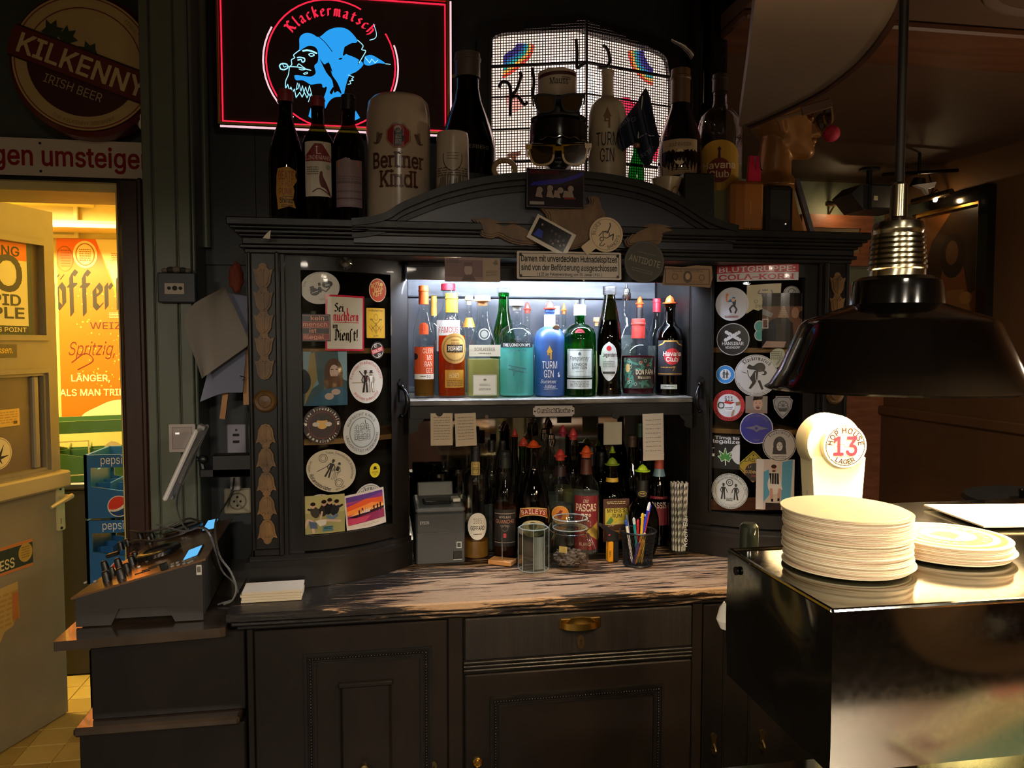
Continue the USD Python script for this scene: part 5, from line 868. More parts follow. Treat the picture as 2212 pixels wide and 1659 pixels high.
# ---------------------------------------------------------------- the dark head with caps and glasses
def head_mesh(s=1.0, cut=None):
    """A shop-window head facing -y, its neck foot at z=0."""
    sph = lambda r, p, k=(1, 1, 1): ball(r, p, k, 3)
    import manifold3d as mf
    hull = lambda *m: mf.Manifold.hull_points(np.vstack([x.vertices for x in m]))
    b = [hull(sph(.078, (0, .012, .215), (.96, 1.18, 1.05)), sph(.055, (0, -.02, .15), (1, 1.0, 1))), hull(sph(.055, (0, -.02, .15)), sph(.026, (0, -.062, .105), (1.1, .9, .9)), sph(.045, (0, .0, .13))), hull(sph(.045, (0, .022, .13)), sph(.052, (0, .03, .02))), hull(sph(.052, (0, .03, .02)), cyl(.078, 0, .006, 24).apply_translation((0, .03, 0))),
         hull(sph(.008, (0, -.078, .185)), sph(.013, (0, -.094, .153), (1.1, 1, .8)), sph(.01, (0, -.07, .15))), hull(sph(.010, (-.014, -.078, .130)), sph(.010, (.014, -.078, .130)), sph(.008, (0, -.082, .133))), hull(sph(.009, (-.012, -.075, .119)), sph(.009, (.012, -.075, .119))),
         hull(sph(.016, (-.032, -.066, .187), (1.3, .5, .5)), sph(.012, (0, -.07, .190))), hull(sph(.016, (.032, -.066, .187), (1.3, .5, .5)), sph(.012, (0, -.07, .190)))]
    for q in (-1, 1): b += [hull(sph(.012, (q * .076, .02, .185), (.5, 1, 1.6)), sph(.009, (q * .074, .012, .150), (.5, 1, 1)))]
    m = mf.Manifold()
    for x in b: m = m + x
    if cut: m = m.trim_by_plane((0, 0, -1), -cut)
    o = m.refine_to_length(.008).to_mesh(); t = trimesh.Trimesh(o.vert_properties[:, :3], o.tri_verts); trimesh.smoothing.filter_taubin(t, iterations=8); t.vertices = t.vertices * s; return t
def glasses(t, mat, lens, w=.135, h=.045, arm=.13):
    fr = lambda s: shift(pg(*smoothed([(-.028, .020), (.0, .024), (.028, .022), (.030, .0), (.018, -.022), (-.008, -.024), (-.024, -.012), (-.028, .020)], 4)), s * .034, 0) if s > 0 else shift(affinity.scale(pg(*smoothed([(-.028, .020), (.0, .024), (.028, .022), (.030, .0), (.018, -.022), (-.008, -.024), (-.024, -.012), (-.028, .020)], 4)), -1, 1, origin=(0, 0)), -.034, 0)
    part(t, 'frame', extr(ops.unary_union([fr(1).difference(fr(1).buffer(-.0048)), fr(-1).difference(fr(-1).buffer(-.0048)), R(-.008, .008, .008, .017), R(-.072, .012, -.058, .022), R(.058, .012, .072, .022)]), .005, 'xz', -.0025), mat)
    for s in (1, -1): part(t, 'lens', extr(fr(s).buffer(-.004), .0015, 'xz', -.0005), lens)
    for s in (1, -1): part(t, 'temple', [bx(s * .068, s * .072, 0, arm, .011, .021, .0015)], mat)
def dark_head():
    Z = 1.9856; Y = 2.20; c = at(1206, 340, Y=Y); zg = float(at(1206, 322, Y=Y - .09)[2]); rz = -math.atan2(c[0], Y) * -1 * 0
    face = -math.atan2(c[0], Y)
    t = thing('dark_head', 'black lacquered display head with cap and yellow glasses in the middle of the cabinet top', 'display head', (c[0], Y, Z), face); s = (zg - Z) / .187; part(t, 'head', moved(head_mesh(s, .236), (0, 0, .0255)), colour('#141210', .35), smooth=True)
    g = thing('yellow_sunglasses', 'yellow framed sunglasses with brown lenses on the dark display head', 'sunglasses', (c[0], Y, zg), face); 
    sub = UsdGeom.Xform(g).GetOrderedXformOps()[0]; k = 1.28
    sub.Set(Gf.Matrix4d(*(pose((c[0], Y, zg - .012), face) @ pose((0, -.104 * s, 0)) @ np.diag([k, 1, k, 1])).T.ravel().tolist())); glasses(g, colour('#c29a0e', .25), 'brown_lens', arm=.09)
    cp = thing('leather_hat', 'black shiny leather peaked cap on the dark display head', 'hat', (c[0], Y, Z), face); zc = zg - Z + .018
    ov = lambda m: (m.apply_transform(np.diag([1, 1.3, 1, 1])), m)[1]
    part(cp, 'crown', moved(ov(lathe([(.082, 0), (.084, .03), (.084, .05), (.083, .068), (.06, .078), (0, .080)], 36)), (0, .012, zc)), colour('#15100e', .22)); part(cp, 'band', moved(ov(lathe([(.0835, -.004), (.086, -.004), (.086, .024), (.0835, .024)], 36)), (0, .012, zc)), colour('#0c0a0a', .2))
    pk = [(.084 * sin(a), -.03 - .115 * cos(a)) for a in np.linspace(-1.25, 1.25, 16)] + [(.082 * sin(a), .012 - .108 * cos(a)) for a in np.linspace(1.25, -1.25, 16)]; m = extr(pg(*pk), .004); v = m.vertices.copy(); v[:, 2] += (v[:, 1] + .07) * .25; m.vertices = v; part(cp, 'peak', moved(m, (0, 0, zc)), colour('#0c0a0a', .15)); part(cp, 'chain', tube([(.084 * sin(a), .010 - .118 * cos(a), zc + .012 + .003 * sin(a * 14)) for a in np.linspace(-1.2, 1.2, 30)], .0022, 6), 'chrome')
    zt = zc + .080; g2 = thing('black_sunglasses', 'black cat-eye sunglasses pushed up on the leather cap below the tin', 'sunglasses', (c[0], Y, Z + zt + .022), face); glasses(g2, 'black_plastic', 'brown_lens', arm=.05); UsdGeom.Xform(g2).GetOrderedXformOps()[0].Set(Gf.Matrix4d(*(pose((c[0], Y, Z + zt + .026), face) @ pose((0, -.094, 0), rx=-.08) @ np.diag([1.02, 1, 1.1, 1])).T.ravel().tolist()))
    hd = thing('black_hat', 'small black felt bowler under the white tin in the middle of the cabinet top', 'hat', (c[0], Y, Z + zt + .0005), face); part(hd, 'crown', lathe([(.078, 0), (.080, .006), (.062, .010), (.060, .052), (.050, .060), (0, .060)], 30), colour('#100e0e', .6)); part(hd, 'band', lathe([(.0625, .011), (.0632, .011), (.0628, .024), (.0618, .024)], 30), colour('#1c1a1c', .4))
    zz = Z + zt + .061; rr = (at(1240, 190, Y=Y)[0] - at(1157, 190, Y=Y)[0]) / 2 * .98; h = max(float(at(1200, 160, Y=Y)[2]) - zz, .05)
    tn = thing('white_tin', 'white round tin with a red brown band topmost above the dark display head', 'tin', (c[0] - .004, Y, zz), face); part(tn, 'body', lathe([(0, 0), (rr, 0), (rr * 1.01, .003), (rr, .006), (rr, h - .006), (rr * 1.01, h - .003), (rr, h), (rr * .97, h - .004), (0, h - .004)], 36), colour('#b8ab9a', .3)); part(tn, 'lid_knob', lathe([(0, h - .004), (.01, h - .004), (.012, h + .006), (0, h + .01)], 16), colour('#a89c8c', .3))
    art(tn, 'print', [('#4a2420', pg((-rr * 1.3, h * .2), (rr * 1.3, h * .3), (rr * 1.3, h * .42), (-rr * 1.3, h * .34))), ('#2a211e', T('Mauss', h * .22, rr * .1, -h * .08, rr * 1.0, slab=True).union(scribble(rr * .5, h * .12, 2, rr * .5, h * .12)))], wrap(rr + .0004, h * .5, 0), mesh_w=rr * .25)
dark_head()
def bust():
    """Gilded shop-window bust in profile, with glasses and a clown's nose."""
    Y = 2.36; c = at(1700, 262, Y=Y); Z = ZT + .0006; rz = math.radians(72); zn = float(at(1747, 295, Y=Y)[2]); s = 1.12
    M = pose((c[0] - .01, Y, Z), rz); t = thing('gilded_bust', 'dull gold display bust in profile under the grey soffit', 'bust', M=M); zo = zn - Z - .153 * s
    hm = head_mesh(s); hm.vertices = hm.vertices + (0, 0, zo); part(t, 'head', hm, 'old_gold', smooth=True)
    part(t, 'shoulders', [lathe([(0, 0), (.11, 0), (.115, .02), (.085, zo * .55), (.062, zo + .01), (0, zo + .02)], 36).apply_translation((0, .035, 0))], 'old_gold')
    n = thing('clown_nose', 'round red foam clown nose on the gilded bust', 'nose', M=M @ pose((0, -.112 * s - .022, zo + .153 * s))); part(n, 'ball', ball(.026, sub=3), colour('#b01c3c', .7))
    g = thing('carnival_glasses', 'brown ornate carnival glasses worn by the gilded bust', 'glasses', M=M @ pose((0, -.113 * s, zo + .196 * s), rx=-.25) @ np.diag([1.34, 1.3, 1.2, 1])); glasses(g, colour('#6a4a24', .4), 'brown_lens'); [part(g, 'side_shield', bx(s_ * .069, s_ * .075, .0, .07, .006, .030, .002), colour('#5a3c1c', .4)) for s_ in (1, -1)]
bust()
# ---------------------------------------------------------------- things fixed to the front of the arch
def on_arch(name, label, cat_, u, v, Y, s, L, rot=0.0, mat='#c2b49c', pm='print_paper', thick=.0015, tilt=0.0):
    p = at(u, v, Y=Y); t = thing(name, label, cat_, M=pose(p, ry=-math.radians(rot), rx=tilt)); plate(t, 'sheet', s, flat(), colour(mat), thick); art(t, 'print', L, flat(), pm, clip=s, base=thick + .0002, lift=.0002); return t
def arch_things():
    k = 2.03 / 1664.0; w, h = 126 * k / 2, 82 * k / 2; r = random.Random(5)
    tt = on_arch('music_case', 'flat music case with a dark band photograph at the top of the arch', 'music case', 1199, 408, 2.0, R(-w, -h, w, h), [('#241c26', R(-w * .97, -h * .95, w * .97, h * .95)), ('#4c2224', R(-w * .9, h * .72, w * .1, h * .92)), ('#2a2a8a', pg((-w * .9, h * .1), (w * .2, h * .25), (w * .97, h * .7), (w * .97, h * .9), (w * .3, h * .55), (-w * .8, h * .3))), ('#8a7c70', ops.unary_union([disc(.008, -w * .55 + q * w * .36, -h * .1 + (q % 2) * h * .1) for q in range(4)] + [pg((x - .008, -h * .45), (x + .012, -h * .5), (x + .006, -h * .12), (x - .004, -h * .1)) for x in (-w * .6, -w * .22, w * .02, w * .35, w * .5)])), ('#7a3024', R(w * .3, -h * .55, w * .7, -h * .45)), ('#8f8a84', R(-w * .9, -h * .86, -w * .4, -h * .7))], mat='#1a171c', pm='print_photo', thick=.006)
    a = on_arch('instant_photo', 'white bordered instant photograph of a dark stage tilted on the arch', 'photograph', 1191, 510, 2.0, R(-.058, -.034, .058, .034), [('#c9bfae', R(-.058, -.034, .058, .034)), ('#0f0d14', R(-.050, -.024, .047, .028)), ('#2c3a9a', pg((-.045, -.02), (-.02, -.018), (-.025, .0), (-.04, .002))), ('#4a3a3a', ops.unary_union([disc(.004, x, y) for x, y in ((-.005, .012), (.008, .010), (.02, .009), (.034, .004), (.015, -.006), (.004, -.012))])), ('#8a7a74', ops.unary_union([disc(.003, x, y) for x, y in ((.022, -.004), (.032, -.012), (.012, -.016), (.04, -.006), (-.035, .015))]))], rot=-27, mat='#c9bfae', pm='print_photo')
    s = disc(.046).union(spin(R(-.075, -.012, -.03, .016, .004), 38)); kid = ops.unary_union([rim(disc(.010, 0, .0), .002), rim(disc(.006, -.012, -.012), .002), ln([(-.012, -.02), (-.018, -.028), (-.010, -.030), (-.004, -.024)], .002, 3), ln([(.004, .006), (.012, .024), (.010, .03)], .003), ln([(.01, -.004), (.02, .002), (.018, -.014)], .003), ln([(-.02, -.004), (-.008, .008), (.004, .004)], .002, 3)])
    on_arch('beer_mat', 'round cream card with a band emblem of lines on the arch', 'beer mat', 1309, 507, 1.995, s, [('#cbb491', s), ('#2e2418', ring(.040, .0408).union(arc_text('BLUES', .030, .0085, 150)).union(arc_text('BANDITS', .037, .0085, 318, inside=True)).union(kid))], mat='#cbb491')
    W, H = 232 * k / 2, 60 * k / 2; s = R(-W, -H, W, H, .004)
    on_arch('enamel_plate', 'white enamel plate with three lines of black German lettering over the niche', 'sign', 1230, 574, 2.0, s, [('#c0b2a2', s), ('#231d19', rim(R(-W + .006, -H + .005, W - .006, H - .005), .0014)), ('#231d19', T('Damen mit unverdeckten Hutnadelspitzen', .0155, 0, .0095, W * 1.84, bold=True).union(T('sind von der Beförderung ausgeschlossen', .0155, 0, -.0135, W * 1.84, bold=True)).union(T('( § 23 der Polizeiverordnung vom 25. Januar 1912. )', .0075, 0, -.0275, W * 1.24, bold=True))), ('#3a322c', ops.unary_union([disc(.004, x, y) for x in (-W + .010, W - .010) for y in (H - .010, -H + .008)]))], mat='#c0b2a2', pm='print_enamel', thick=.003, tilt=-.05)
    s = disc(.0555); on_arch('round_plate', 'round dark metal disc with raised capital letters right of the enamel plate', 'sign', 1391, 566, 1.992, s, [('#37342c', s), ('#4a4538', ring(.051, .0535)), ('#8a8266', spin(T('ANTIDOTE', .0165, 0, -.006, .088), -13)), ('#5c5646', spin(scribble(.06, .012, 2, .0, -.026, t=.0022).union(scribble(.05, .006, 1, 0, .022, t=.002)), -13))], mat='#37342c', thick=.004)
    w, h = 118 * k / 2 * 1.02, 51 * k / 2; s = R(-w, -h, w, h, .002)
    on_arch('banknote', 'mauve foreign banknote taped left of the enamel plate', 'banknote', 1021, 583, 2.028, s, [('#866c66', s), ('#6f5654', R(-w, -h * .6, w * .35, h * .8)), ('#94806a', R(w * .38, -h, w * .98, h)), ('#4b3b3a', T('10000', h * .3, -w * .72, h * .55, w * .44, bold=True)), ('#a08a80', disc(h * .34, -w * .16, h * .0, h * .5)), ('#5a4542', pg((-w * .4, -h * .9), (w * .12, -h * .9), (-w * .02, -h * .4), (-w * .3, -h * .42)).union(pg((-w * .32, h * .3), (0, h * .3), (-w * .02, h * .62), (-w * .3, h * .62)))), ('#6a5a48', scribble(w * .4, h * .5, 4, w * .68, -h * .3).union(pg((w * .72, h * .6), (w * .86, h * .9), (w * .92, h * .5), (w * .8, h * .4))))], mat='#866c66', thick=.0008)
    w, h = 114 * k / 2 * 1.05, 50 * k / 2; s = pg((-w, -h * .8), (-w * .9, h * .9), (-w * .2, h * .8), (w * .3, h), (w * .96, h * .95), (w, -h * .1), (w * .9, -h), (0, -h * .86))
    on_arch('banknote', 'crumpled brown dollar banknote right of the round metal disc', 'banknote', 1485, 597, 2.02, s, [('#84684a', s), ('#5a4530', rim(R(-w * .9, -h * .75, w * .88, h * .7), .003).union(scribble(w * 1.2, h * .3, 3, 0, h * .5, seed=3)).union(scribble(w * .6, h * .2, 2, w * .3, -h * .5, seed=5))), ('#4a3826', disc(h * .42, 0, -h * .05, h * .55)), ('#9c8260', disc(h * .22, 0, 0, h * .3)), ('#5a4530', ring(h * .22, h * .3, -w * .5, -h * .05).union(ring(h * .2, h * .28, w * .56, -h * .1)))], mat='#84684a', thick=.0012)
    a = on_arch('paper_tag', 'small torn white paper corner on the left end of the cornice', 'paper', 578, 508, 2.0, pg((-.012, -.008), (.006, -.009), (.008, .013), (-.002, .004)), [('#b9b2a4', pg((-.012, -.008), (.006, -.009), (.008, .013), (-.002, .004)))], mat='#b9b2a4')
    # apron under the shelf
    W, H = 94 * 2.18 / 1664 / 2, 24 * 2.18 / 1664 / 2; s = R(-W, -H, W, H, .004).difference(ops.unary_union([disc(.006, x, y) for x in (-W, W) for y in (-H, H)])).union(R(-W, -.004, W, .004))
    on_arch('drawer_label', 'small white enamel drawer label with black lettering below the lit shelf', 'sign', 1196, 888, 2.1995, s, [('#b5aca6', s), ('#241f1c', T('Gumischläuche', .0135, .0, -.005, W * 1.62, slab=True, k=.6)), ('#1a1614', ops.unary_union([disc(.0025, -W * .92, 0), disc(.0025, W * .92, 0)]))], mat='#c9c0ba', pm='print_enamel', thick=.0025)
    for k_, (u, v, r_, m_) in enumerate(((1051, 900, .0055, 'chrome'), (1089, 893, .011, 'dark_metal'), (1283, 891, .0105, 'dark_metal'), (1330, 896, .0125, 'dark_metal'))):
        p = at(u, v, Y=2.1995); t = thing('magnet', ('tiny bright disc on the shelf apron right of the two notes', 'coin sized grey disc on the shelf apron left of the drawer label', 'coin sized grey disc on the apron just right of the drawer label', 'largest grey disc on the apron over the blank note')[k_], 'magnet', p, group='round discs on the shelf apron'); part(t, 'disc', moved(cyl(r_, 0, .003, 20), rx=pi / 2), m_)
    def note(label, u0, v0, u1, v1, Y, lines, tilt=0.0, notch=None, mat='#b8a68a'):
        a, b = at(u0, v0, Y=Y), at(u1, v1, Y=Y); c = (a + b) / 2; w, h = (b[0] - a[0]) / 2, (a[2] - b[2]) / 2; s = R(-w, -h, w, h)
        if notch: s = s.difference(disc(.0105, notch * w, h + .001))
        on_arch('note', label, 'note', (u0 + u1) / 2, (v0 + v1) / 2, Y, s, [(mat, s), ('#6f6250', ops.unary_union([scribble(w * 1.5, h * .1, 1, 0, h * (.72 - 1.5 * i / max(lines, 1)), t=.0016, seed=i) for i in range(lines)]))] if lines else [(mat, s)], rot=tilt, mat=mat, thick=.0006)
    note('handwritten tan paper slip with a round notch below the shelf at the left', 930, 893, 978, 962, 2.197, 9, 0, -.2); note('handwritten tan paper slip beside the notched one below the shelf', 983, 893, 1029, 963, 2.197, 8, 2); note('blank pale paper slip hanging inside the lower niche', 1304, 912, 1343, 960, 2.23, 0, 0, None, '#a09a84')
    note('long white handwritten slip hanging below the shelf at the right', 1389, 894, 1433, 994, 2.19, 8, 1.5, None, '#c0b6a8')
arch_things()

ORD = ['first', 'second', 'third', 'fourth', 'fifth', 'sixth', 'seventh', 'eighth', 'ninth', 'tenth', 'eleventh', 'twelfth', 'thirteenth', 'fourteenth', 'fifteenth', 'sixteenth', 'seventeenth', 'eighteenth', 'nineteenth', 'twentieth']
ORD += ['twenty-' + o for o in ORD[:9]] + ['thirtieth'] + ['thirty-' + o for o in ORD[:9]] + ['fortieth']
# ---------------------------------------------------------------- bottles on the lit shelf
def shelf_bottles():
    Z = 1.4376; Y1, Y2 = 2.285, 2.40; G = None
    b = bottle('tall clear whisky bottle with orange cap and label, leftmost on the shelf', (890, 940, 619), Y1, Z, 'slope', 'clear_glass', ('liq_gold', .30), ('#e0561c', 'foil', .16))
    lab(b, .17, .46, .98, '#d8501e', [('#f2e0cc', lambda w, h: ops.unary_union([T(s, h * .145, w * .17 + x * w, h * y, w * k, slab=True) for s, x, y, k in (('GLEN', .02, .30, .5), ('MO', .10, .10, .28), ('RAN', .04, -.10, .4), ('GIE', .08, -.30, .32))])), ('#f0ece4', lambda w, h: R(-w * .5, -h * .5, w * .5, -h * .34)), ('#5a4a40', lambda w, h: T('10', h * .09, w * .2, -h * .46).union(scribble(w * .25, h * .05, 1, -w * .05, -h * .42))), ('#2a1a18', lambda w, h: disc(h * .10, -w * .42, h * .2))]); lab(b, .57, .68, .42, '#d8501e', [('#b02c1c', lambda w, h: T('10', h * .5, 0, -h * .2, w * .4))], shape=lambda w, h: R(-w / 2, -h / 2, w / 2, h * .1).union(disc(w / 2, 0, h * .05, h * .4)))
    b = bottle('amber liqueur bottle with gold cap and round gold medallion label', (945, 1006, 635), Y1, Z, 'spirit', 'clear_glass', ('liq_orange', .60), ('#d9932a', 'foil', .18))
    lab(b, .33, .62, .62, '#b98f4a', [('#8a6428', lambda w, h: disc(h * .42).difference(disc(h * .39))), ('#c9a258', lambda w, h: disc(h * .36)), ('#8a6428', lambda w, h: scribble(w * .5, h * .5, 5, 0, h * .05, seed=7)), ('#2a1a12', lambda w, h: R(-w * .5, -h * .13, w * .5, h * .13)), ('#efe0c8', lambda w, h: T('IRISH MIST', h * .13, 0, -h * .065, w * .86, bold=True))], shape=lambda w, h: disc(h / 2).union(R(-w / 2, -h * .13, w / 2, h * .13, .003)), turn=.25)
    lab(b, .10, .27, .74, '#c08a2c', [('#f0d9a0', lambda w, h: T('HONEY', h * .24, -w * .04, h * .06, w * .5, slab=True)), ('#7a5a20', lambda w, h: scribble(w * .8, h * .4, 4, 0, -h * .26))], turn=.22)
    b = bottle('square clear fruit brandy bottle with white labels and copper stopper', (1008, 1077, 652), Y1, Z, 'cone', 'clear_glass', ('liq_pale', .40), ('#c78a5c', 'cork', .018), sq=5)
    lab(b, .43, .55, .98, '#e6e4d4', [('#4a4a44', lambda w, h: T('SCHLADERER', h * .26, 0, -h * .02, w * .66, slab=True).union(scribble(w * .4, h * .12, 1, 0, -h * .25)))]); lab(b, .03, .24, .74, '#dfdccb', [('#8a8474', lambda w, h: rim(R(-w * .47, -h * .46, w * .47, h * .46), .0008)), ('#6a665a', lambda w, h: T('MIRABELL', h * .11, 0, -h * .05, w * .46).union(scribble(w * .5, h * .12, 2, 0, -h * .22)).union(pg((-.006, h * .26), (0, h * .2), (.006, h * .26), (0, h * .32))))])
    lab(b, .60, .72, .36, None, [('#b9bab0', lambda w, h: ring(h * .40, h * .5)), ('#a3a69c', lambda w, h: disc(h * .3))], r=.74); 
    b = bottle('wide clear gin bottle full of turquoise liquor with a black band', (1078, 1154, 662), Y1, Z, 'round', 'clear_glass', ('liq_aqua', .58), ('#8c8a84', 'cork', .017))
    lab(b, .548, .60, 1.1, '#16181a', [('#e9f0ee', lambda w, h: T('THE LONDON N°1', h * .58, 0, -h * .28, w * .78, bold=True, slab=True))]); lab(b, .08, .52, .9, None, [('#3a6a70', lambda w, h: ops.unary_union([spin(s, -12) for s in (R(-w * .28, h * .06, w * .3, h * .09), R(-w * .26, -h * .03, w * .28, -h * .01), rim(size(disc(w * .14, 0, 0), 1, .35), .0012), ln([(-w * .16, 0), (w * .34, -.001)], .0016), ln([(-w * .1, -h * .02), (-w * .06, -h * .16), (0, -h * .02)], .0012), ln([(-w * .18, h * .07), (-w * .18, -h * .02)], .001), ln([(w * .2, h * .07), (w * .2, -h * .02)], .001))])), ('#4a8088', lambda w, h: scribble(w * .6, h * .06, 1, 0, h * .47).union(scribble(w * .4, h * .06, 2, -w * .1, -h * .34)))])
    b = bottle('matt blue gin bottle with white lettering and a red pouring spout', (1155, 1220, 650), Y1, Z, 'round', 'blue_matt', None, ('#d8362a', 'pourer', .026), hcap=.026)
    tower = lambda w, h: ops.unary_union([pg((-.35, .1), (.35, .1), (.0, .5)), R(-.42, .04, .42, .1), R(-.3, -.2, .3, .04).difference(R(-.14, -.14, .1, -.06)), R(.08, -.5, .3, -.2)])
    lab(b, .03, .62, .9, None, [('#c99a2e', lambda w, h: shift(size(tower(w, h), w * .26, h * .27), -.0, h * .31)), ('#e6e8ee', lambda w, h: T('TURM', h * .14, 0, h * .0, w * .56).union(T('GIN', h * .14, -w * .03, -h * .17, w * .36)).union(T('Summer', h * .07, -w * .04, -h * .285, w * .62, shear=.4)).union(T('Edition', h * .06, w * .02, -h * .375, w * .4, shear=.4)).union(ln([(-w * .2, -h * .40), (w * .3, -h * .39)], .0012)).union(disc(.004, w * .36, -h * .14)).union(pg((w * .3, -h * .1), (w * .38, -h * .06), (w * .36, -h * .12))))])
    p = at(1200, 708, Y=Y1 - .022); q = part(b['t'], 'seal', moved(cyl(.0105, 0, .003, 24), (p[0] - b['X'], p[1] - Y1 - .005, p[2] - Z), rx=pi / 2 + .5), colour('#c9a06a')); lab(b, .74, .94, .7, '#c9cfd8', [('#8a909a', lambda w, h: scribble(w * .7, h * .7, 5))], r=.37)
    b = bottle('green glass gin bottle with red wax seal and pale printed label', (1218, 1287, 661), Y1, Z, 'round', 'bright_green_glass', ('liq_green', .45), ('#b9c2c0', 'screw', .036))
    lab(b, .21, .525, .86, '#cfdcd8', [('#8fa39a', lambda w, h: rim(R(-w * .48, -h * .47, w * .48, h * .47), .003)), ('#4a5450', lambda w, h: T('Tanqueray', h * .15, 0, h * .10, w * .72, shear=.35)), ('#5a6a70', lambda w, h: T('LONDON', h * .085, 0, -h * .08, w * .54, bold=True).union(T('DRY GIN', h * .085, 0, -h * .20, w * .54, bold=True)).union(scribble(w * .3, h * .04, 1, 0, -h * .30)).union(pg((-.004, h * .28), (.004, h * .28), (.004, h * .36), (0, h * .4), (-.004, h * .36))))]); lab(b, .085, .19, .86, '#c6cfcb', [('#6a746e', lambda w, h: scribble(w * .7, h * .6, 4))])
    lab(b, .625, .745, .38, '#c4203a', [('#e8a0a8', lambda w, h: ring(h * .36, h * .40).union(scribble(w * .4, h * .4, 3)))], shape=lambda w, h: disc(h / 2), r=.93)
    b = bottle('dark cola shaped rum elixir bottle with an oval white label', (1290, 1343, 621), Y1, Z, 'cola', 'olive_glass', ('liq_dark', .70), ('#1a1a18', 'screw', .028)); lab(b, .14, .50, .84, '#d6d8d4', [('#2a2a28', lambda w, h: T('Legendario', h * .095, w * .06, h * .12, w * .72, bold=True)), ('#c4202a', lambda w, h: disc(h * .065, 0, h * .33)), ('#8a9a90', lambda w, h: scribble(w * .6, h * .18, 4, 0, -h * .08, seed=3)), ('#3a3c38', lambda w, h: R(-w * .3, -h * .32, w * .3, -h * .26))], shape=lambda w, h: pg(*smoothed([(0, h * .5), (w * .30, h * .36), (w * .42, h * .1), (w * .42, -h * .14), (w * .3, -h * .34), (0, -h * .5), (-w * .3, -h * .34), (-w * .42, -h * .14), (-w * .42, h * .1), (-w * .3, h * .36), (0, h * .5)], 4)).union(R(-w * .5, -h * .12, 0, h * .16)), r=1.0)
    b = bottle('squat rum bottle with red wax top and a teal jungle label', (1343, 1415, 690), Y1, Z, 'squat', 'clear_glass', ('liq_red', .52), ('#d0403a', 'foil', .25)); r_ = random.Random(11)
    lab(b, .10, .50, .98, '#2c3a30', [('#3f7a68', lambda w, h: ops.unary_union([spin(shift(disc(.004, 0, 0, .012), r_.uniform(-w * .46, w * .46), r_.uniform(-h * .45, h * .45)), r_.uniform(0, 180), 'center') for _ in range(34)])), ('#9ab09a', lambda w, h: ops.unary_union([ring(.0035, .005, r_.uniform(-w * .46, w * .46), r_.uniform(-h * .45, h * .45)) for _ in range(12)])), ('#a83a2c', lambda w, h: ops.unary_union([disc(.0035, x * w, y * h) for x, y in ((-.36, .1), (-.3, -.2), (.3, .25), (.1, .35))])), ('#cfae6a', lambda w, h: disc(w * .08, -w * .32, h * .16, h * .14)), ('#30241a', lambda w, h: R(-w * .12, -h * .22, w * .5, h * .08)), ('#e4d8bc', lambda w, h: T('DON PAPA', h * .15, w * .22, -h * .04, w * .56, bold=True).union(T('Masskara', h * .09, w * .2, -h * .18, w * .4)))])
    b = bottle('dark rum bottle with a red disc on a black label, rightmost on the shelf', (1418, 1476, 638), Y1, Z, 'spirit', 'brown_glass', ('liq_dark', .2), ('#e2521e', 'pourer', .027), hcap=.027); lab(b, .22, .60, 1.0, '#26262e', [('#c99a4c', lambda w, h: pg((-w * .5, h * .36), (-w * .3, h * .42), (-w * .24, h * .5), (w * .24, h * .5), (w * .3, h * .42), (w * .5, h * .36), (w * .5, h * .33), (w * .28, h * .39), (w * .2, h * .46), (-w * .2, h * .46), (-w * .28, h * .39), (-w * .5, h * .33)).union(R(-w * .5, -h * .47, w * .5, -h * .445))), ('#c4242c', lambda w, h: disc(h * .235, w * .06, h * .04)), ('#efe6da', lambda w, h: T('Havana', h * .125, w * .07, h * .06, w * .68, bold=True).union(T('Club', h * .125, w * .06, -h * .10, w * .44, bold=True))), ('#b8862e', lambda w, h: T('7', h * .12, w * .12, -h * .36, slab=True).union(scribble(w * .5, h * .05, 1, -w * .1, -h * .28)))], turn=.1)
    lab(b, .07, .12, .62, '#c9d2cc', [('#6a746e', lambda w, h: scribble(w * .6, h * .4, 1))])
    # second row
    bottle('clear bottle with amber cap peeping out behind the gold capped bottle', (922, 952, 640), Y2 + .07, Z, 'spirit', 'clear_glass', ('liq_clear', .5), ('#d39a3a', 'foil', .2))
    b = bottle('tall clear bottle with a red cap and red lettering behind the amber liqueur', (936, 1000, 616), Y2 - .01, Z, 'spirit', 'clear_glass', ('liq_clear', .5), ('#b02434', 'screw', .02)); lab(b, .40, .68, .9, '#dcd6ca', [('#b03a3a', lambda w, h: T('FAMOUS', h * .18, 0, h * .1, w * .8, slab=True))])
    bottle('clear bottle with a cork and gold neck band behind the square brandy bottle', (996, 1030, 650), Y2, Z, 'spirit', 'clear_glass', ('liq_clear', .5), ('#b8a078', 'cork', .016), neckband=('#c98a2c', .72, .82))
    bottle('slim green bottle behind the turquoise gin bottle', (1058, 1118, 632), Y2, Z, 'cone', 'bright_green_glass', ('liq_green', .5), ('clear_glass', 'cork', .014))
    bottle('clear bottle with a red spout between turquoise and blue gin bottles', (1122, 1156, 652), Y2, Z, 'spirit', 'clear_glass', ('liq_rose', .5), ('#d8362a', 'pourer', .026), hcap=.026)
    bottle('pale bottle with orange spout left of the green gin bottle', (1203, 1233, 654), Y2, Z, 'round', 'frosted_glass', ('liq_pale', .6), ('#e2601e', 'pourer', .026), hcap=.026)
    bottle('pale bottle with orange spout directly behind the green gin bottle', (1232, 1256, 652), Y2 + .05, Z, 'round', 'frosted_glass', ('liq_pale', .6), ('#e2601e', 'pourer', .026), hcap=.026)
    bottle('silver capped bottle between the blue and green gin bottles', (1190, 1216, 663), Y2 + .05, Z, 'spirit', 'clear_glass', ('liq_clear', .4), ('#a9b0b0', 'screw', .03))
    b = bottle('small flat bottle with a cork stopper behind the green gin bottle', (1274, 1304, 696), Y2, Z, 'bell', 'clear_glass', ('liq_pale', .6), ('#b48a5c', 'cork', .016))
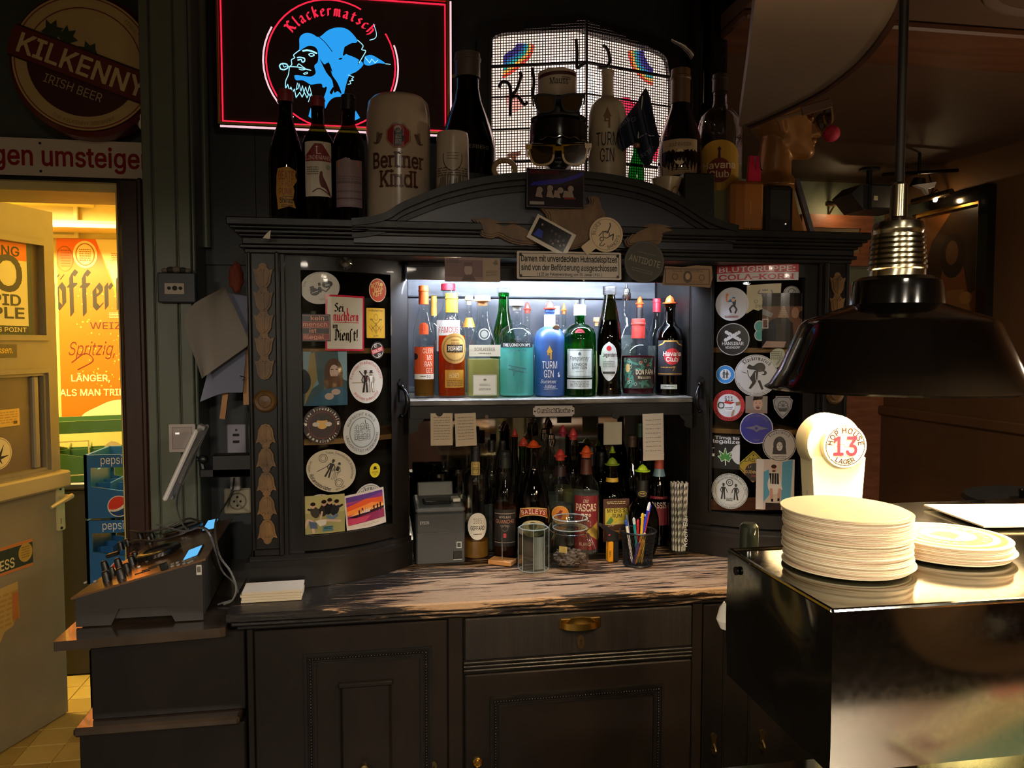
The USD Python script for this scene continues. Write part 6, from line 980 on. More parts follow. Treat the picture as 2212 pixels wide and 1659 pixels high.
    bottle('clear blue tinged bottle with a metal spout behind the red waxed rum', (1330, 1376, 612), Y2 + .05, Z, 'bell', 'clear_glass', ('liq_clear', .6), ('#1c1c1e', 'speed', .045), hcap=.045)
    bottle('black necked bottle with an orange spout above the red waxed rum', (1364, 1400, 640), Y2 - .015, Z, 'spirit', 'clear_glass', ('liq_clear', .4), ('#e2521e', 'pourer', .026), hcap=.026, neckband=('#1a1818', .82, .96))
    b = bottle('clear bottle with a bright red cap left of the right end rum', (1400, 1438, 646), Y2 + .01, Z, 'slope', 'clear_glass', ('liq_clear', .5), ('#c42838', 'foil', .14)); lab(b, .12, .34, .9, '#8c2a34', [('#d8ccc0', lambda w, h: T('RUM', h * .3, 0, -h * .1, w * .5))])
    t = thing('preserve_jar', 'small white lidded jar between the turquoise and blue gin bottles', 'jar', (float(at(1154, 760, Y=Y2 + .06)[0]), Y2 + .06, Z)); part(t, 'body', lathe([(0, 0), (.026, 0), (.028, .01), (.028, .085), (.022, .1), (.022, .104), (0, .104)], 24), 'thick_glass'); part(t, 'lid', cyl(.025, .1045, .12, 24, c=.002), colour('#cfd0c8'))
shelf_bottles()

# ---------------------------------------------------------------- lower niche and counter
def niche():
    Z = ZC + .0006
    # receipt printer
    a, b = at(893, 1108, Y=2.20), at(1004, 1108, Y=2.20); t = thing('receipt_printer', 'dark grey receipt printer at the left of the lower niche', 'printer', ((a[0] + b[0]) / 2 + .004, 2.20, Z), math.radians(1.5)); w = (b[0] - a[0]) / 2 * .96; h = float(a[2]) - Z
    part(t, 'body', bx(-w, w, 0, .15, 0, h - .002, .005), 'grey_plastic'); part(t, 'lower_cover', bx(-w + .001, w - .001, -.004, .01, .001, h * .62, .003), 'grey_plastic'); tp = part(t, 'top_cover', moved(bx(-w, w, 0, .15, 0, .014, .005), (0, -.004, h - .002), rx=.09), colour('#565a5c', .35))
    part(t, 'paper_window', bx(-w * .66, w * .5, .03, .085, h + .014, h + .026, .004), colour('#17191c', .15)); part(t, 'paper_cover', moved(bx(-w * .8, w * .72, 0, .006, 0, .055, .004), (0, .125, h + .012), rx=-.35), colour('#4c4f4a', .4)); part(t, 'receipt_strip', bx(-w * .55, w * .2, .086, .1, h + .018, h + .020), colour('#c98a80'))
    part(t, 'button', [extr(rim(R(w * .64, h * .30, w * .84, h * .42), .002), .002, 'xz', -.006)], colour('#b9bcbc')); part(t, 'switch', bx(w * .5, w * .86, -.006, -.003, h * .09, h * .24, .001), 'rubber'); art(t, 'print', [('#9a9fa0', T('EPSON', .009, -w * .66, h * .78, w * .36, bold=True)), ('#b9bcbc', R(w * .5, h * .075, w * .86, h * .085))], flat((0, -.0046, 0)))
    t2 = thing('card_pad', 'small white pad lying beside the printer cover', 'pad', (float(at(985, 1098, Y=2.24)[0]), 2.262, Z + h + .019), .1); part(t2, 'block', bx(-.010, .012, -.02, .02, 0, .01, .001), colour('#c4c2b8'))
    Y1, Y2, Y3 = 2.24, 2.345, 2.44
    b = bottle('clear syrup bottle with a black cap and white oval label beside the printer', (998, 1056, 962), Y1 + .02, Z, 'round', 'clear_glass', ('liq_gold', .16), ('#14161c', 'foil', .14), neckband=('#b09658', .84, .87)); lab(b, .18, .42, .78, '#cfcbc0', [('#8a7f6c', lambda w, h: T('1885', h * .2, 0, h * .1, w * .42, slab=True)), ('#3a342c', lambda w, h: T('GIFFARD', h * .15, 0, -h * .14, w * .7, bold=True).union(scribble(w * .4, h * .06, 1, 0, -h * .3)))], shape=lambda w, h: disc(w / 2, 0, 0, h / 2), turn=.15); lab(b, .74, .85, .4, '#b89c58', [('#6a5426', lambda w, h: scribble(w * .6, h * .3, 2).union(rim(R(-w * .3, -h * .4, w * .3, h * .4), .001)))], r=.38)
    b = bottle('tall honey rum bottle with a black cap and black label', (1063, 1118, 976), Y1 + .015, Z, 'slope', 'clear_glass', ('liq_rum', .50), ('#121816', 'foil', .15)); lab(b, .12, .47, .95, '#1c1616', [('#9a8878', lambda w, h: R(-w * .48, h * .38, w * .48, h * .40).union(R(-w * .48, -h * .40, w * .48, -h * .385))), ('#c9b8a8', lambda w, h: T('ARTEJEAS', h * .06, 0, h * .27, w * .5)), ('#c78a6a', lambda w, h: T('GUANCHE', h * .10, 0, h * .13, w * .8)), ('#8a8078', lambda w, h: rim(spin(Point(0, 0).buffer(h * .09, 2), 0), .001).union(T('Ron Miel', h * .06, 0, h * .03, w * .4, shear=.4))), ('#c4464a', lambda w, h: R(-w * .06, -h * .26, w * .06, -h * .14))])
    b = bottle('black cream liqueur bottle with a red arched banner label and orange spout', (1117, 1188, 950), Y1 + .02, Z, 'bell', 'black_glass', ('liq_dark', .5), ('#d8521e', 'pourer', .022), hcap=.022); lab(b, .20, .46, .98, None, [('#c9b98a', lambda w, h: size(disc(w * .42, 0, -h * .22, h * .30), 1)), ('#5a5a38', lambda w, h: disc(w * .13, -w * .02, -h * .12)), ('#8aa070', lambda w, h: disc(w * .2, w * .2, -h * .3, h * .1)), ('#d8b46a', lambda w, h: pg(*smoothed([(-w * .5, h * .10), (-w * .25, h * .22), (0, h * .26), (w * .25, h * .22), (w * .5, h * .10)], 4), *smoothed([(w * .47, h * .46), (w * .2, h * .52), (0, h * .54), (-w * .2, h * .52), (-w * .47, h * .46)], 4))), ('#a02c20', lambda w, h: pg(*smoothed([(-w * .47, h * .14), (-w * .25, h * .25), (0, h * .29), (w * .25, h * .25), (w * .47, h * .14)], 4), *smoothed([(w * .44, h * .43), (w * .2, h * .48), (0, h * .50), (-w * .2, h * .48), (-w * .44, h * .43)], 4))), ('#e8d8b8', lambda w, h: arc_text('BAILEYS', w * 1.2, h * .15, 90, 0, h * .32 - w * 1.2, span=38, bold=True))]); lab(b, .53, .58, .28, None, [('#c9c0b0', lambda w, h: ops.unary_union([ring(h * .18, h * .32, x * h * .3, y * h * .3) for x in (-1, 1) for y in (-1, 1)]))], r=.83)
    b = bottle('clear liqueur bottle with a round rooster badge and red spout', (1183, 1238, 970), Y1 + .045, Z, 'spirit', 'clear_glass', ('liq_clear', .5), ('#c43a2e', 'pourer', .024), hcap=.024, neckband=('#2a1414', .80, .9)); lab(b, .30, .52, .86, '#241a12', [('#c9a24a', lambda w, h: disc(h * .44)), ('#d9842a', lambda w, h: disc(h * .40)), ('#7a1c14', lambda w, h: pg((-.006, -.01), (.002, -.012), (.008, 0), (.004, .008), (.009, .012), (0, .016), (-.006, .006), (-.012, .004)))], shape=lambda w, h: disc(h / 2))
    b = bottle('white rum bottle with a large red label and orange spout', (1238, 1295, 962), Y1 + .01, Z, 'spirit', 'clear_glass', ('liq_clear', .62), ('#d0521c', 'pourer', .026), hcap=.026, neckband=('#4a2010', .80, .95)); lab(b, .06, .60, 1.0, '#7a1c22', [('#b8963c', lambda w, h: pg((-w * .5, -h * .02), (w * .5, -h * .34), (w * .5, -h * .20), (-w * .2, -h * .0)).union(pg((w * .5, h * .02), (w * .1, -h * .12), (w * .5, -h * .30)))), ('#e0d2b4', lambda w, h: T('PASCAS', h * .13, 0, h * .22, w * .84, bold=True, slab=True).union(T('Old', h * .06, 0, h * .38, w * .2, shear=.4)).union(T('73°', h * .12, 0, h * .05, w * .36, bold=True))), ('#a03c28', lambda w, h: disc(h * .08, -w * .1, -h * .18)), ('#d8ccb0', lambda w, h: T('BLANCO', h * .06, 0, -h * .42, w * .5))]); b['t']
    b = bottle('dark rum bottle with a yellow label and green spout', (1292, 1353, 988), Y1 + .07, Z, 'spirit', 'brown_glass', ('liq_dark', .62), ('#8aa02c', 'pourer', .024), hcap=.024, neckband=('#c9a02a', .80, .85), sq=4); lab(b, .10, .62, .92, '#4a2410', [('#c9b83a', lambda w, h: R(-w * .42, -h * .1, w * .42, h * .28)), ('#3a2a14', lambda w, h: T("MYERS'S", h * .09, 0, h * .18, w * .7, bold=True).union(T('RUM', h * .09, w * .04, h * .06, w * .36, bold=True))), ('#4a7a34', lambda w, h: pg((-w * .4, -.01), (-w * .2, .012), (-w * .1, 0), (-w * .2, -.012))), ('#d8c890', lambda w, h: scribble(w * .7, h * .08, 2, 0, h * .40)), ('#e0d4b0', lambda w, h: spin(T('Original Dark', h * .05, 0, -h * .1, w * .7, shear=.3), 14)), ('#b8862c', lambda w, h: R(-w * .42, -h * .45, w * .42, -h * .24)), ('#6a3a18', lambda w, h: scribble(w * .6, h * .14, 3, 0, -h * .34))])
    b = bottle('bulbous black liqueur bottle with a lime green spout', (1352, 1424, 1003), Y1 - .02, Z, 'bulb', 'black_glass', ('liq_dark', .4), ('#b4d82c', 'pourer', .022), hcap=.022, neckband=('#15140f', .74, .9)); lab(b, .70, .78, .32, '#1a1810', [('#c9b060', lambda w, h: rim(disc(w * .4, 0, 0, h * .4), .0012).union(scribble(w * .5, h * .3, 2)))], r=.36)
    b = bottle('cassis bottle with a red foil neck and red label beside the straws', (1402, 1446, 970), Y1 + .07, Z, 'slope', 'black_glass', ('liq_dark', .6), ('#a84a34', 'foil', .22), neckband=('#6a8a96', .72, .80)); lab(b, .22, .52, .95, '#7a2430', [('#c9b8b0', lambda w, h: T('CASSIS', h * .2, 0, h * .1, w * .8, bold=True))])
    # second and third rows
    R2 = [('spare clear bottle with a black cap behind the honey rum', (1044, 1080, 952), Y2, 'spirit', 'clear_glass', ('liq_clear', .4), ('#141414', 'foil', .1)),
          ('clear bottle with a black and white cap behind the honey rum', (1070, 1100, 955), Y3, 'spirit', 'clear_glass', ('liq_clear', .4), ('#18181a', 'screw', .03)),
          ('dark green bottle with a clear red spout left of the black cream liqueur', (1096, 1128, 926), Y3 + .02, 'burgundy', 'dark_green_glass', ('liq_dark', .5), ('#b83a2c', 'pourer', .026)),
          ('green bottle with a silver neck and red spout behind the cream liqueur', (1106, 1156, 945), Y2, 'burgundy', 'green_glass', ('liq_dark', .5), ('#b8402e', 'pourer', .026)),
          ('clear bottle with a metal spout behind the rooster bottle', (1156, 1194, 915), Y3 + .03, 'spirit', 'clear_glass', ('liq_clear', .5), ('#141416', 'speed', .045)),
          ('clear bottle with a tall metal spout between rooster bottle and cream liqueur', (1168, 1212, 926), Y2 + .03, 'spirit', 'clear_glass', ('liq_clear', .5), ('#141416', 'speed', .045)),
          ('pale bottle with a gold neck and dark red spout left in the third row', (1196, 1236, 918), Y3, 'spirit', 'clear_glass', ('liq_pale', .5), ('#b03040', 'pourer', .028)),
          ('pale bottle with a gold neck and red spout behind the red label rum', (1216, 1260, 924), Y2 + .01, 'spirit', 'clear_glass', ('liq_pale', .5), ('#c43a3a', 'pourer', .028)),
          ('slim black bottle with black cap behind the red label rum', (1262, 1294, 966), Y2 + .04, 'burgundy', 'black_glass', ('liq_dark', .5), ('#101010', 'foil', .2)),
          ('black capped bottle with an oval neck badge left of the yellow label rum', (1280, 1316, 978), Y2 + .075, 'spirit', 'black_glass', ('liq_dark', .5), ('#121212', 'foil', .16)),
          ('tall dark bottle with a grey foil neck behind the lime spouted bottle', (1344, 1388, 942), Y2 + .02, 'burgundy', 'dark_green_glass', ('liq_dark', .5), ('#54402e', 'foil', .10)),
          ('dark green bottle hidden behind the long white slip', (1366, 1398, 915), Y3, 'bordeaux', 'dark_green_glass', ('liq_dark', .5), ('#1c3a24', 'foil', .12)),
          ('thin green spouted bottle behind the yellow label rum', (1310, 1336, 963), Y3 + .02, 'spirit', 'brown_glass', ('liq_dark', .4), ('#a0b82c', 'pourer', .024))]
    for l_, bx_, Y, st, gl, lq, cp in R2: bottle(l_, bx_, Y, Z, st, gl, lq, cp, hcap=cp[2] if cp[1] in ('pourer', 'speed') else 0.0, n=28)
    # stemless and stemmed glasses at the left back
    def goblet(u, v, Y, label, k=1.0):
        p = at(u, v, Y=Y); t = thing('wine_glass', label, 'wine glass', (p[0], Y, Z), group=None); part(t, 'bowl', lathe([(.004, .075 * k), (.020, .085 * k), (.034, .11 * k), (.036, .14 * k), (.030, .18 * k), (.029, .18 * k), (.034, .14 * k), (.032, .112 * k), (.018, .088 * k), (0, .082 * k)], 28), 'thick_glass'); part(t, 'stem', lathe([(0, 0), (.030, 0), (.030, .002), (.006, .006), (.0035, .02), (.0035, .07 * k), (.006, .08 * k), (0, .08 * k)], 20), 'thick_glass')
    goblet(948, 1060, 2.44, 'wine glass at the far left behind the receipt printer', 1.25); goblet(990, 1060, 2.46, 'wine glass between the printer and the syrup bottle', 1.3); goblet(1040, 1060, 2.45, 'wine glass behind the syrup bottle and the honey rum', 1.2)
    # bill spike
    p = at(1082, 1212, Z=Z); t = thing('bill_spike', 'small pale wooden block with an upright metal spike on the worn counter', 'bill spike', p - (0, .025, 0), math.radians(-32)); part(t, 'block', bx(-.036, .036, -.022, .022, 0, .013, .0015), 'light_wood'); part(t, 'spike', cyl(.0016, .013, .105, 8, r1=.0008), 'chrome')
    # octagonal tumbler
    a, b = at(1120, 1140, Y=2.10), at(1185, 1140, Y=2.10); t = thing('octagonal_tumbler', 'ribbed octagonal glass tumbler on the counter between the spike and the clip jar', 'tumbler', ((a[0] + b[0]) / 2, 2.10, Z), math.radians(12)); rr = (b[0] - a[0]) / 2; h = float(a[2]) - Z
    oc = lathe([(0, 0), (rr * .92, 0), (rr, .006), (rr, h), (rr * .93, h), (rr * .93, .014), (0, .012)], 8); part(t, 'body', moved(oc, rz=pi / 8), 'tumbler_glass', smooth=False); part(t, 'rim', [tube([(rr * .965 * sin(q), rr * .965 * cos(q), z_) for q in np.linspace(0, 2 * pi, 9) + pi / 8], .0018, 6) for z_ in (h, .004)] + [tube([(rr * sin(q), rr * cos(q), .004), (rr * sin(q), rr * cos(q), h)], .0012, 6) for q in np.linspace(0, 2 * pi, 9)[:-1] + pi / 8], 'glass_edge_glint'); part(t, 'rib', [moved(cyl(.0012, .012, h * .84, 6), (rr * .94 * sin(q) * .98, -rr * .93 * cos(q) * .98, 0)) for q in np.linspace(-.36, .36, 11)], 'glass_edge_glint')
    # clip jar
    a, b = at(1190, 1125, Y=2.12), at(1272, 1125, Y=2.12); t = thing('clip_jar', 'squat glass jar with a wire clip lid and dark scraps inside', 'jar', ((a[0] + b[0]) / 2, 2.12, Z)); rr = (b[0] - a[0]) / 2 * .97; h = float(at(1230, 1117, Y=2.12)[2]) - Z
    part(t, 'body', lathe([(0, 0), (rr * .88, 0), (rr, .012), (rr * 1.02, h * .4), (rr * .98, h * .58), (rr * .86, h * .66), (rr * .86, h * .76), (rr * .80, h * .76), (rr * .80, h * .66), (rr * .93, h * .56), (rr * .96, h * .4), (rr * .93, .014), (0, .01)], 36), 'clear_glass'); part(t, 'lid', lathe([(0, h * .86), (rr * .72, h * .84), (rr * .80, h * .90), (rr * .84, h), (rr * .92, h * .98), (rr * .94, h * .84), (rr * .88, h * .77), (0, h * .77)], 36), 'thick_glass')
    part(t, 'lip', [tube([(rr * .9 * cos(q), rr * .9 * sin(q), h * z_) for q in np.linspace(0, 2 * pi, 33)], .0016, 6) for z_ in (.99, .79)], 'glass_edge_glint'); part(t, 'wire', [tube([(rr * .88 * cos(q), rr * .88 * sin(q), h * .70) for q in np.linspace(0, 2 * pi, 33)], .0013, 6), tube([(rr * .9, 0, h * .70), (rr * 1.12, -.004, h * .80), (rr * 1.05, -.006, h * .92), (rr * .9, -.004, h * .88)], .0013, 6, 4), tube([(rr * .95, -.012, h * .68), (rr * 1.15, -.016, h * .52), (rr * 1.34, -.016, h * .34), (rr * 1.25, -.012, h * .30), (rr * 1.08, -.006, h * .5), (rr * .95, .008, h * .68)], .0015, 6, 4), tube([(-rr * .9, 0, h * .70), (-rr * 1.12, -.004, h * .78), (-rr * 1.06, -.006, h * .9), (-rr * .9, -.004, h * .86)], .0013, 6, 4)], 'chrome')
    r_ = random.Random(2); part(t, 'scraps', [moved(bx(-.006, .006, -.004, .004, -.0015, .0015), (q * cos(w_), q * sin(w_), .014 + h * .28 * r_.random() * (1 - q / rr * .5)), rz=r_.uniform(0, 3), rx=r_.uniform(-1, 1)) for q, w_ in ((rr * .8 * math.sqrt(r_.random()), r_.uniform(0, 6.3)) for _ in range(150))], colour('#6a5446', .6), kind='stuff', smooth=False); art(t, 'label', [('#b09a5a', R(-.012, -.008, .012, .010))], wrap(rr * 1.02, h * .42, -.6))
    # gas lighter
    a = at(1323, 1212, Z=Z); t = thing('gas_lighter', 'yellow and black gas lighter leaning beside the pen cup', 'lighter', (a[0], a[1], Z), .1); h = .085; part(t, 'tank', bx(-.017, -.001, -.012, .012, 0, h * .72, .003), colour('#d8921c', .2)); part(t, 'grip', bx(-.001, .016, -.013, .013, 0, h * .74, .003), 'black_plastic'); part(t, 'head', extr(pg((-.020, h * .72), (.017, h * .74), (.014, h * 1.0), (-.006, h * 1.12), (-.036, h * 1.34), (-.042, h * 1.28), (-.024, h * 1.08)), .022, 'xz', -.011), 'black_plastic'); part(t, 'trigger', bx(-.018, -.012, -.0125, -.009, h * .93, h * .98, .001), colour('#c4384a')); art(t, 'print', [('#1c1408', T('TURBO', .006, 0, 0, .02, rot=90, bold=True))], flat((-.009, -.0124, h * .3)))
    # pen cup with pens
    a, b = at(1340, 1150, Y=2.105), at(1416, 1150, Y=2.105); rr = (b[0] - a[0]) / 2 * .97; cx = (a[0] + b[0]) / 2; h = float(at(1378, 1146, Y=2.105)[2]) - Z; t = thing('pen_cup', 'black wire mesh pen cup on the counter beside the lighter', 'pen cup', (cx, 2.105, Z)); k = .80
    ringz = lambda z, r_: tube([(r_ * cos(q), r_ * sin(q), z) for q in np.linspace(0, 2 * pi, 29)], .0011, 5)
    part(t, 'rim', [tube([(rr * cos(q), rr * sin(q), h) for q in np.linspace(0, 2 * pi, 33)], .0028, 8), tube([(rr * k * cos(q), rr * k * sin(q), .003) for q in np.linspace(0, 2 * pi, 33)], .0028, 8)], 'black_plastic'); part(t, 'mesh_wall', [tube([(rr * k * cos(q), rr * k * sin(q), .003), (rr * cos(q + s * .55), rr * sin(q + s * .55), h)], .0005, 4) for q in np.linspace(0, 2 * pi, 56)[:-1] for s in (-1, 1)], 'black_plastic', kind='stuff', smooth=False); part(t, 'base', cyl(rr * k, .001, .003, 24), 'black_plastic')
    pens = [('#e9e6dc', '#2a4ab0', (-.020, -.006), (-.040, -.01), 1.36, 'white pen with a blue clip at the left of the pen cup'), ('#8a8c90', '#5a5c60', (-.016, .012), (-.030, .014), 1.45, 'silver pen leaning left in the pen cup'), ('#1a8a8a', '#c8d0d0', (-.002, -.010), (-.018, -.014), 1.42, 'teal pen with a chrome tip in the pen cup'), ('#b02028', '#b02028', (.0, .006), (.004, .012), 1.30, 'short red pen in the middle of the pen cup'), ('#d9b02a', '#d9b02a', (.004, -.008), (.012, -.004), 1.52, 'yellow marker standing upright in the pen cup'), ('#c02830', '#8a1c22', (-.010, -.016), (.022, .012), 1.34, 'red pen leaning right inside the pen cup'), ('#2636b8', '#e8e8f0', (-.002, .006), (.036, .004), 1.82, 'long blue capped pen leaning right above the pen cup'), ('#b83030', '#2636b8', (.004, .010), (.042, .014), 1.74, 'red pen behind the long blue pen'), ('#b8742c', '#c9a05a', (-.016, -.024), (.014, -.020), .98, 'bronze pen lying low across the front of the mesh cup'), ('#a88a3a', '#6a5424', (.004, -.024), (.012, -.022), .92, 'ochre pencil low in the front of the mesh cup'), ('#4a3a7a', '#3a2c60', (-.02, -.02), (-.004, -.02), .7, 'violet pen stub low in the front of the mesh cup')]
    for c1, c2, p0, p1, L_n, l_ in pens:
        q = thing('pen', l_, 'pen', (cx, 2.105, Z)); p0, p1 = np.array([*p0, .006]) * (.9, .9, 1), np.array([*p1, h * L_n]); lim = rr * k - .005; p0[:2] *= min(1, lim / max(np.hypot(*p0[:2]), 1e-6)); d = p1 - p0; part(q, 'barrel', tube([p0, p0 + d * .08, p0 + d * .86], (.0012, .0038, .0040), 8), colour(c1, .3)); part(q, 'cap', tube([p0 + d * .86, p0 + d * .97, p1], (.0043, .0042, .002), 8), colour(c2, .3))
    # straws
    a, b = at(1438, 1060, Y=2.19), at(1494, 1060, Y=2.19); rr = .0335; cx = float(at(1466, 1180, Y=2.19)[0]); t = thing('straw_glass', 'tall clear glass packed with striped paper straws at the right of the niche', 'glass', (cx, 2.19, Z)); h = .155; part(t, 'body', lathe([(0, 0), (rr * .86, 0), (rr * .9, .004), (rr, h), (rr * .95, h), (rr * .84, .014), (0, .012)], 32), 'clear_glass'); art(t, 'lettering', [('#c9cfd0', T('Koch Bar', .016, 0, 0, .10, rot=90, shear=.3))], wrap(rr * .97, h * .5, .5))
    r_ = random.Random(12); sp = [(q * cos(w_), q * sin(w_)) for q, n_ in ((.0, 1), (.010, 6), (.0195, 12)) for w_ in np.linspace(0, 2 * pi, n_ + 1)[:-1] + .2]
    places = ['centre', *('inner ring, place %d' % i for i in range(6)), *('outer ring, place %d' % i for i in range(12))]
    first = {}; order = sorted(range(len(sp)), key=lambda i: sp[i][0] + .001 * sp[i][1])
    for i, (x, y) in enumerate(sp):
        plainw = i in (7, 8, 18); kk = 'w' if plainw else 's'; lean = np.array([x * .42 + r_.uniform(-.004, .004), y * .3 + r_.uniform(-.004, .004)]); L_n = .205 + r_.uniform(-.012, .004)
        n_ = ORD[order.index(i)]; l_ = 'plain white paper straw, ' + n_ + ' from the left in the tall glass' if plainw else 'striped paper straw, ' + n_ + ' from the left in the tall glass'; _ = 'plain white paper straw among the striped ones in the tall glass' if plainw else 'black and white striped paper straw standing in the tall glass'
        d = np.array([lean[0], lean[1], L_n]); z = d / np.linalg.norm(d); xx = np.cross((0, 1, 0), z); xx /= np.linalg.norm(xx); yy = np.cross(z, xx); M = np.eye(4); M[:3, 0], M[:3, 1], M[:3, 2], M[:3, 3] = xx, yy, z, (cx + x * .9, 2.19 + y * .9, Z + .013)
        g_ = 'plain white straws in the tall glass' if plainw else 'striped straws in the tall glass'
        if kk not in first:
            q = thing('paper_straw', l_, 'straw', M=M, group=g_); first[kk] = q; part(q, 'tube', lathe([(.0026, 0), (.0031, 0), (.0031, .205), (.0026, .205), (.0026, 0)], 12), colour('#bdb6a8', .6))
            if not plainw:
                vs, fs = [], []
                for s in range(10):
                    for m in range(9):
                        w_ = m / 8 * 2 * pi; zz = .002 + s * .021 + m / 8 * .021
                        for e_ in (0, .0105): vs.append((.00325 * cos(w_), .00325 * sin(w_), min(zz + e_, .205)))
                    for m in range(8): o = s * 18 + m * 2; fs += [(o, o + 2, o + 3), (o, o + 3, o + 1)]
                part(q, 'stripe', trimesh.Trimesh(vs, fs, process=False), colour('#17130f', .6))
        else: dup(first[kk], M, l_, g_)
    # paper pads on the counter at the left
    for i in range(4):
        p = at(590, 1290, Z=Z); t = thing('receipt_pad', ['lowest white paper pad of the small stack at the left of the counter', 'second white paper pad from below in the stack on the counter', 'third white paper pad from below in the stack on the counter', 'topmost white paper pad of the small stack at the left of the counter'][i], 'pad', (p[0] + (.0, .001, -.001, .0015)[i], p[1] + .012, Z + .0066 * i), math.radians((0.5, 1.2, -.6, 2.2)[i])); part(t, 'block', bx(-.072, .072, -.046, .034, 0, .0062, .0006), colour('#bdb19c', .6)); part(t, 'cover_sheet', bx(-.0722, .0722, -.0462, .0342, .0062, .0064), colour('#c9beaa', .6))
niche()

# ---------------------------------------------------------------- stickers and pictures on the bow-fronted glass doors
XS = np.linspace(-.36, .10, 400); SS = np.concatenate([[0], np.cumsum(np.hypot(np.diff(XS), np.diff(yd(XS))))])
def on_door(side, u, v, off=.008):
    """Where the photograph's (u, v) lies on the door's glass: x and z (x of the left door's twin for the right one)."""
    Y = 2.1
    for _ in range(40):
        p = at(u, v, Y=Y); x = p[0] if side == 0 else 2 * XC - p[0]; Y = .5 * Y + .5 * (float(yd(np.clip(x, -.36, .1))) + off)
    return float(x), float(p[2]), float(np.hypot(*(p[:2])))
def stick(side, label, u, v, shape, layers, name='sticker', cat_='sticker', rot=0.0, mat='#cfc9bd', pm='print_gloss', off=.0072, thick=.0004, group=None):
    """shape and layers are in millimetres about the sticker's middle, which sits at (u, v)."""
    x0, z0, _ = on_door(side, u, v, off); s0 = float(np.interp(x0, XS, SS)); X0 = x0 if side == 0 else 2 * XC - x0; o = np.array([X0, float(yd(x0)) + off, z0])
    def place(a, b, c):
        s = s0 + (a if side == 0 else -a) / 1000; x = np.interp(s, SS, XS); sl = .155 * 2 * np.clip((x + .22) / .292, 0, 9) / .292; n = np.hypot(1, sl)
        px_, py_ = x + c * sl / n, yd(x) + off - c / n
        return np.c_[px_ if side == 0 else 2 * XC - px_, py_, z0 + b / 1000] - o
    k = stick_k.setdefault((side, name), 0); f = lambda q: spin(q, rot) if rot else q
    t = thing(name, label, cat_, o, group=group); sh = f(shape)
    if off > 0: s_ = (np.array([np.interp(GX0 + .0012, XS, SS), np.interp(GX1 - .0012, XS, SS)]) - s0) * (1000 if side == 0 else -1000); sh = sh.intersection(sbox(min(s_), (GZ0 + .001 - z0) * 1000, max(s_), (GZ1 - .001 - z0) * 1000))
    plate(t, 'sheet', sh, place, colour(mat, .35), thick, mesh_w=14)
    if layers: art(t, 'print', [(c, f(q)) for c, q in layers], place, pm, mesh_w=14, clip=sh, base=thick + .0001, lift=.00015)
    return t
stick_k = {}
MM = 1000 * 2.06 / FPX                                        # millimetres per pixel of the photograph at the doors
def hat(x, y, s=1.0): return shift(size(ops.unary_union([R(-6, 0, 6, 9), size(disc(10), 1, .18)]), s), x, y)
def man(x, y, s=1.0, flip=False):
    q = ops.unary_union([disc(2.2, 0, 19), R(-2.6, 21, 2.6, 25), R(-4.2, 20.6, 4.2, 21.4), pg((-4, 16), (4, 16), (3.4, 4), (-3.4, 4)), pg((-3.4, 4), (0, 4), (-2.4, -14), (-6.5, -14)), pg((.4, 4), (3.4, 4), (5, -14), (1.5, -14)), ln([(-4, 15), (-7.5, 8), (-4.5, 3)], 1.8), ln([(4, 15), (7.5, 9), (9, 3)], 1.8)])
    return shift(size(affinity.scale(q, -1, 1, origin=(0, 0)) if flip else q, s), x, y)
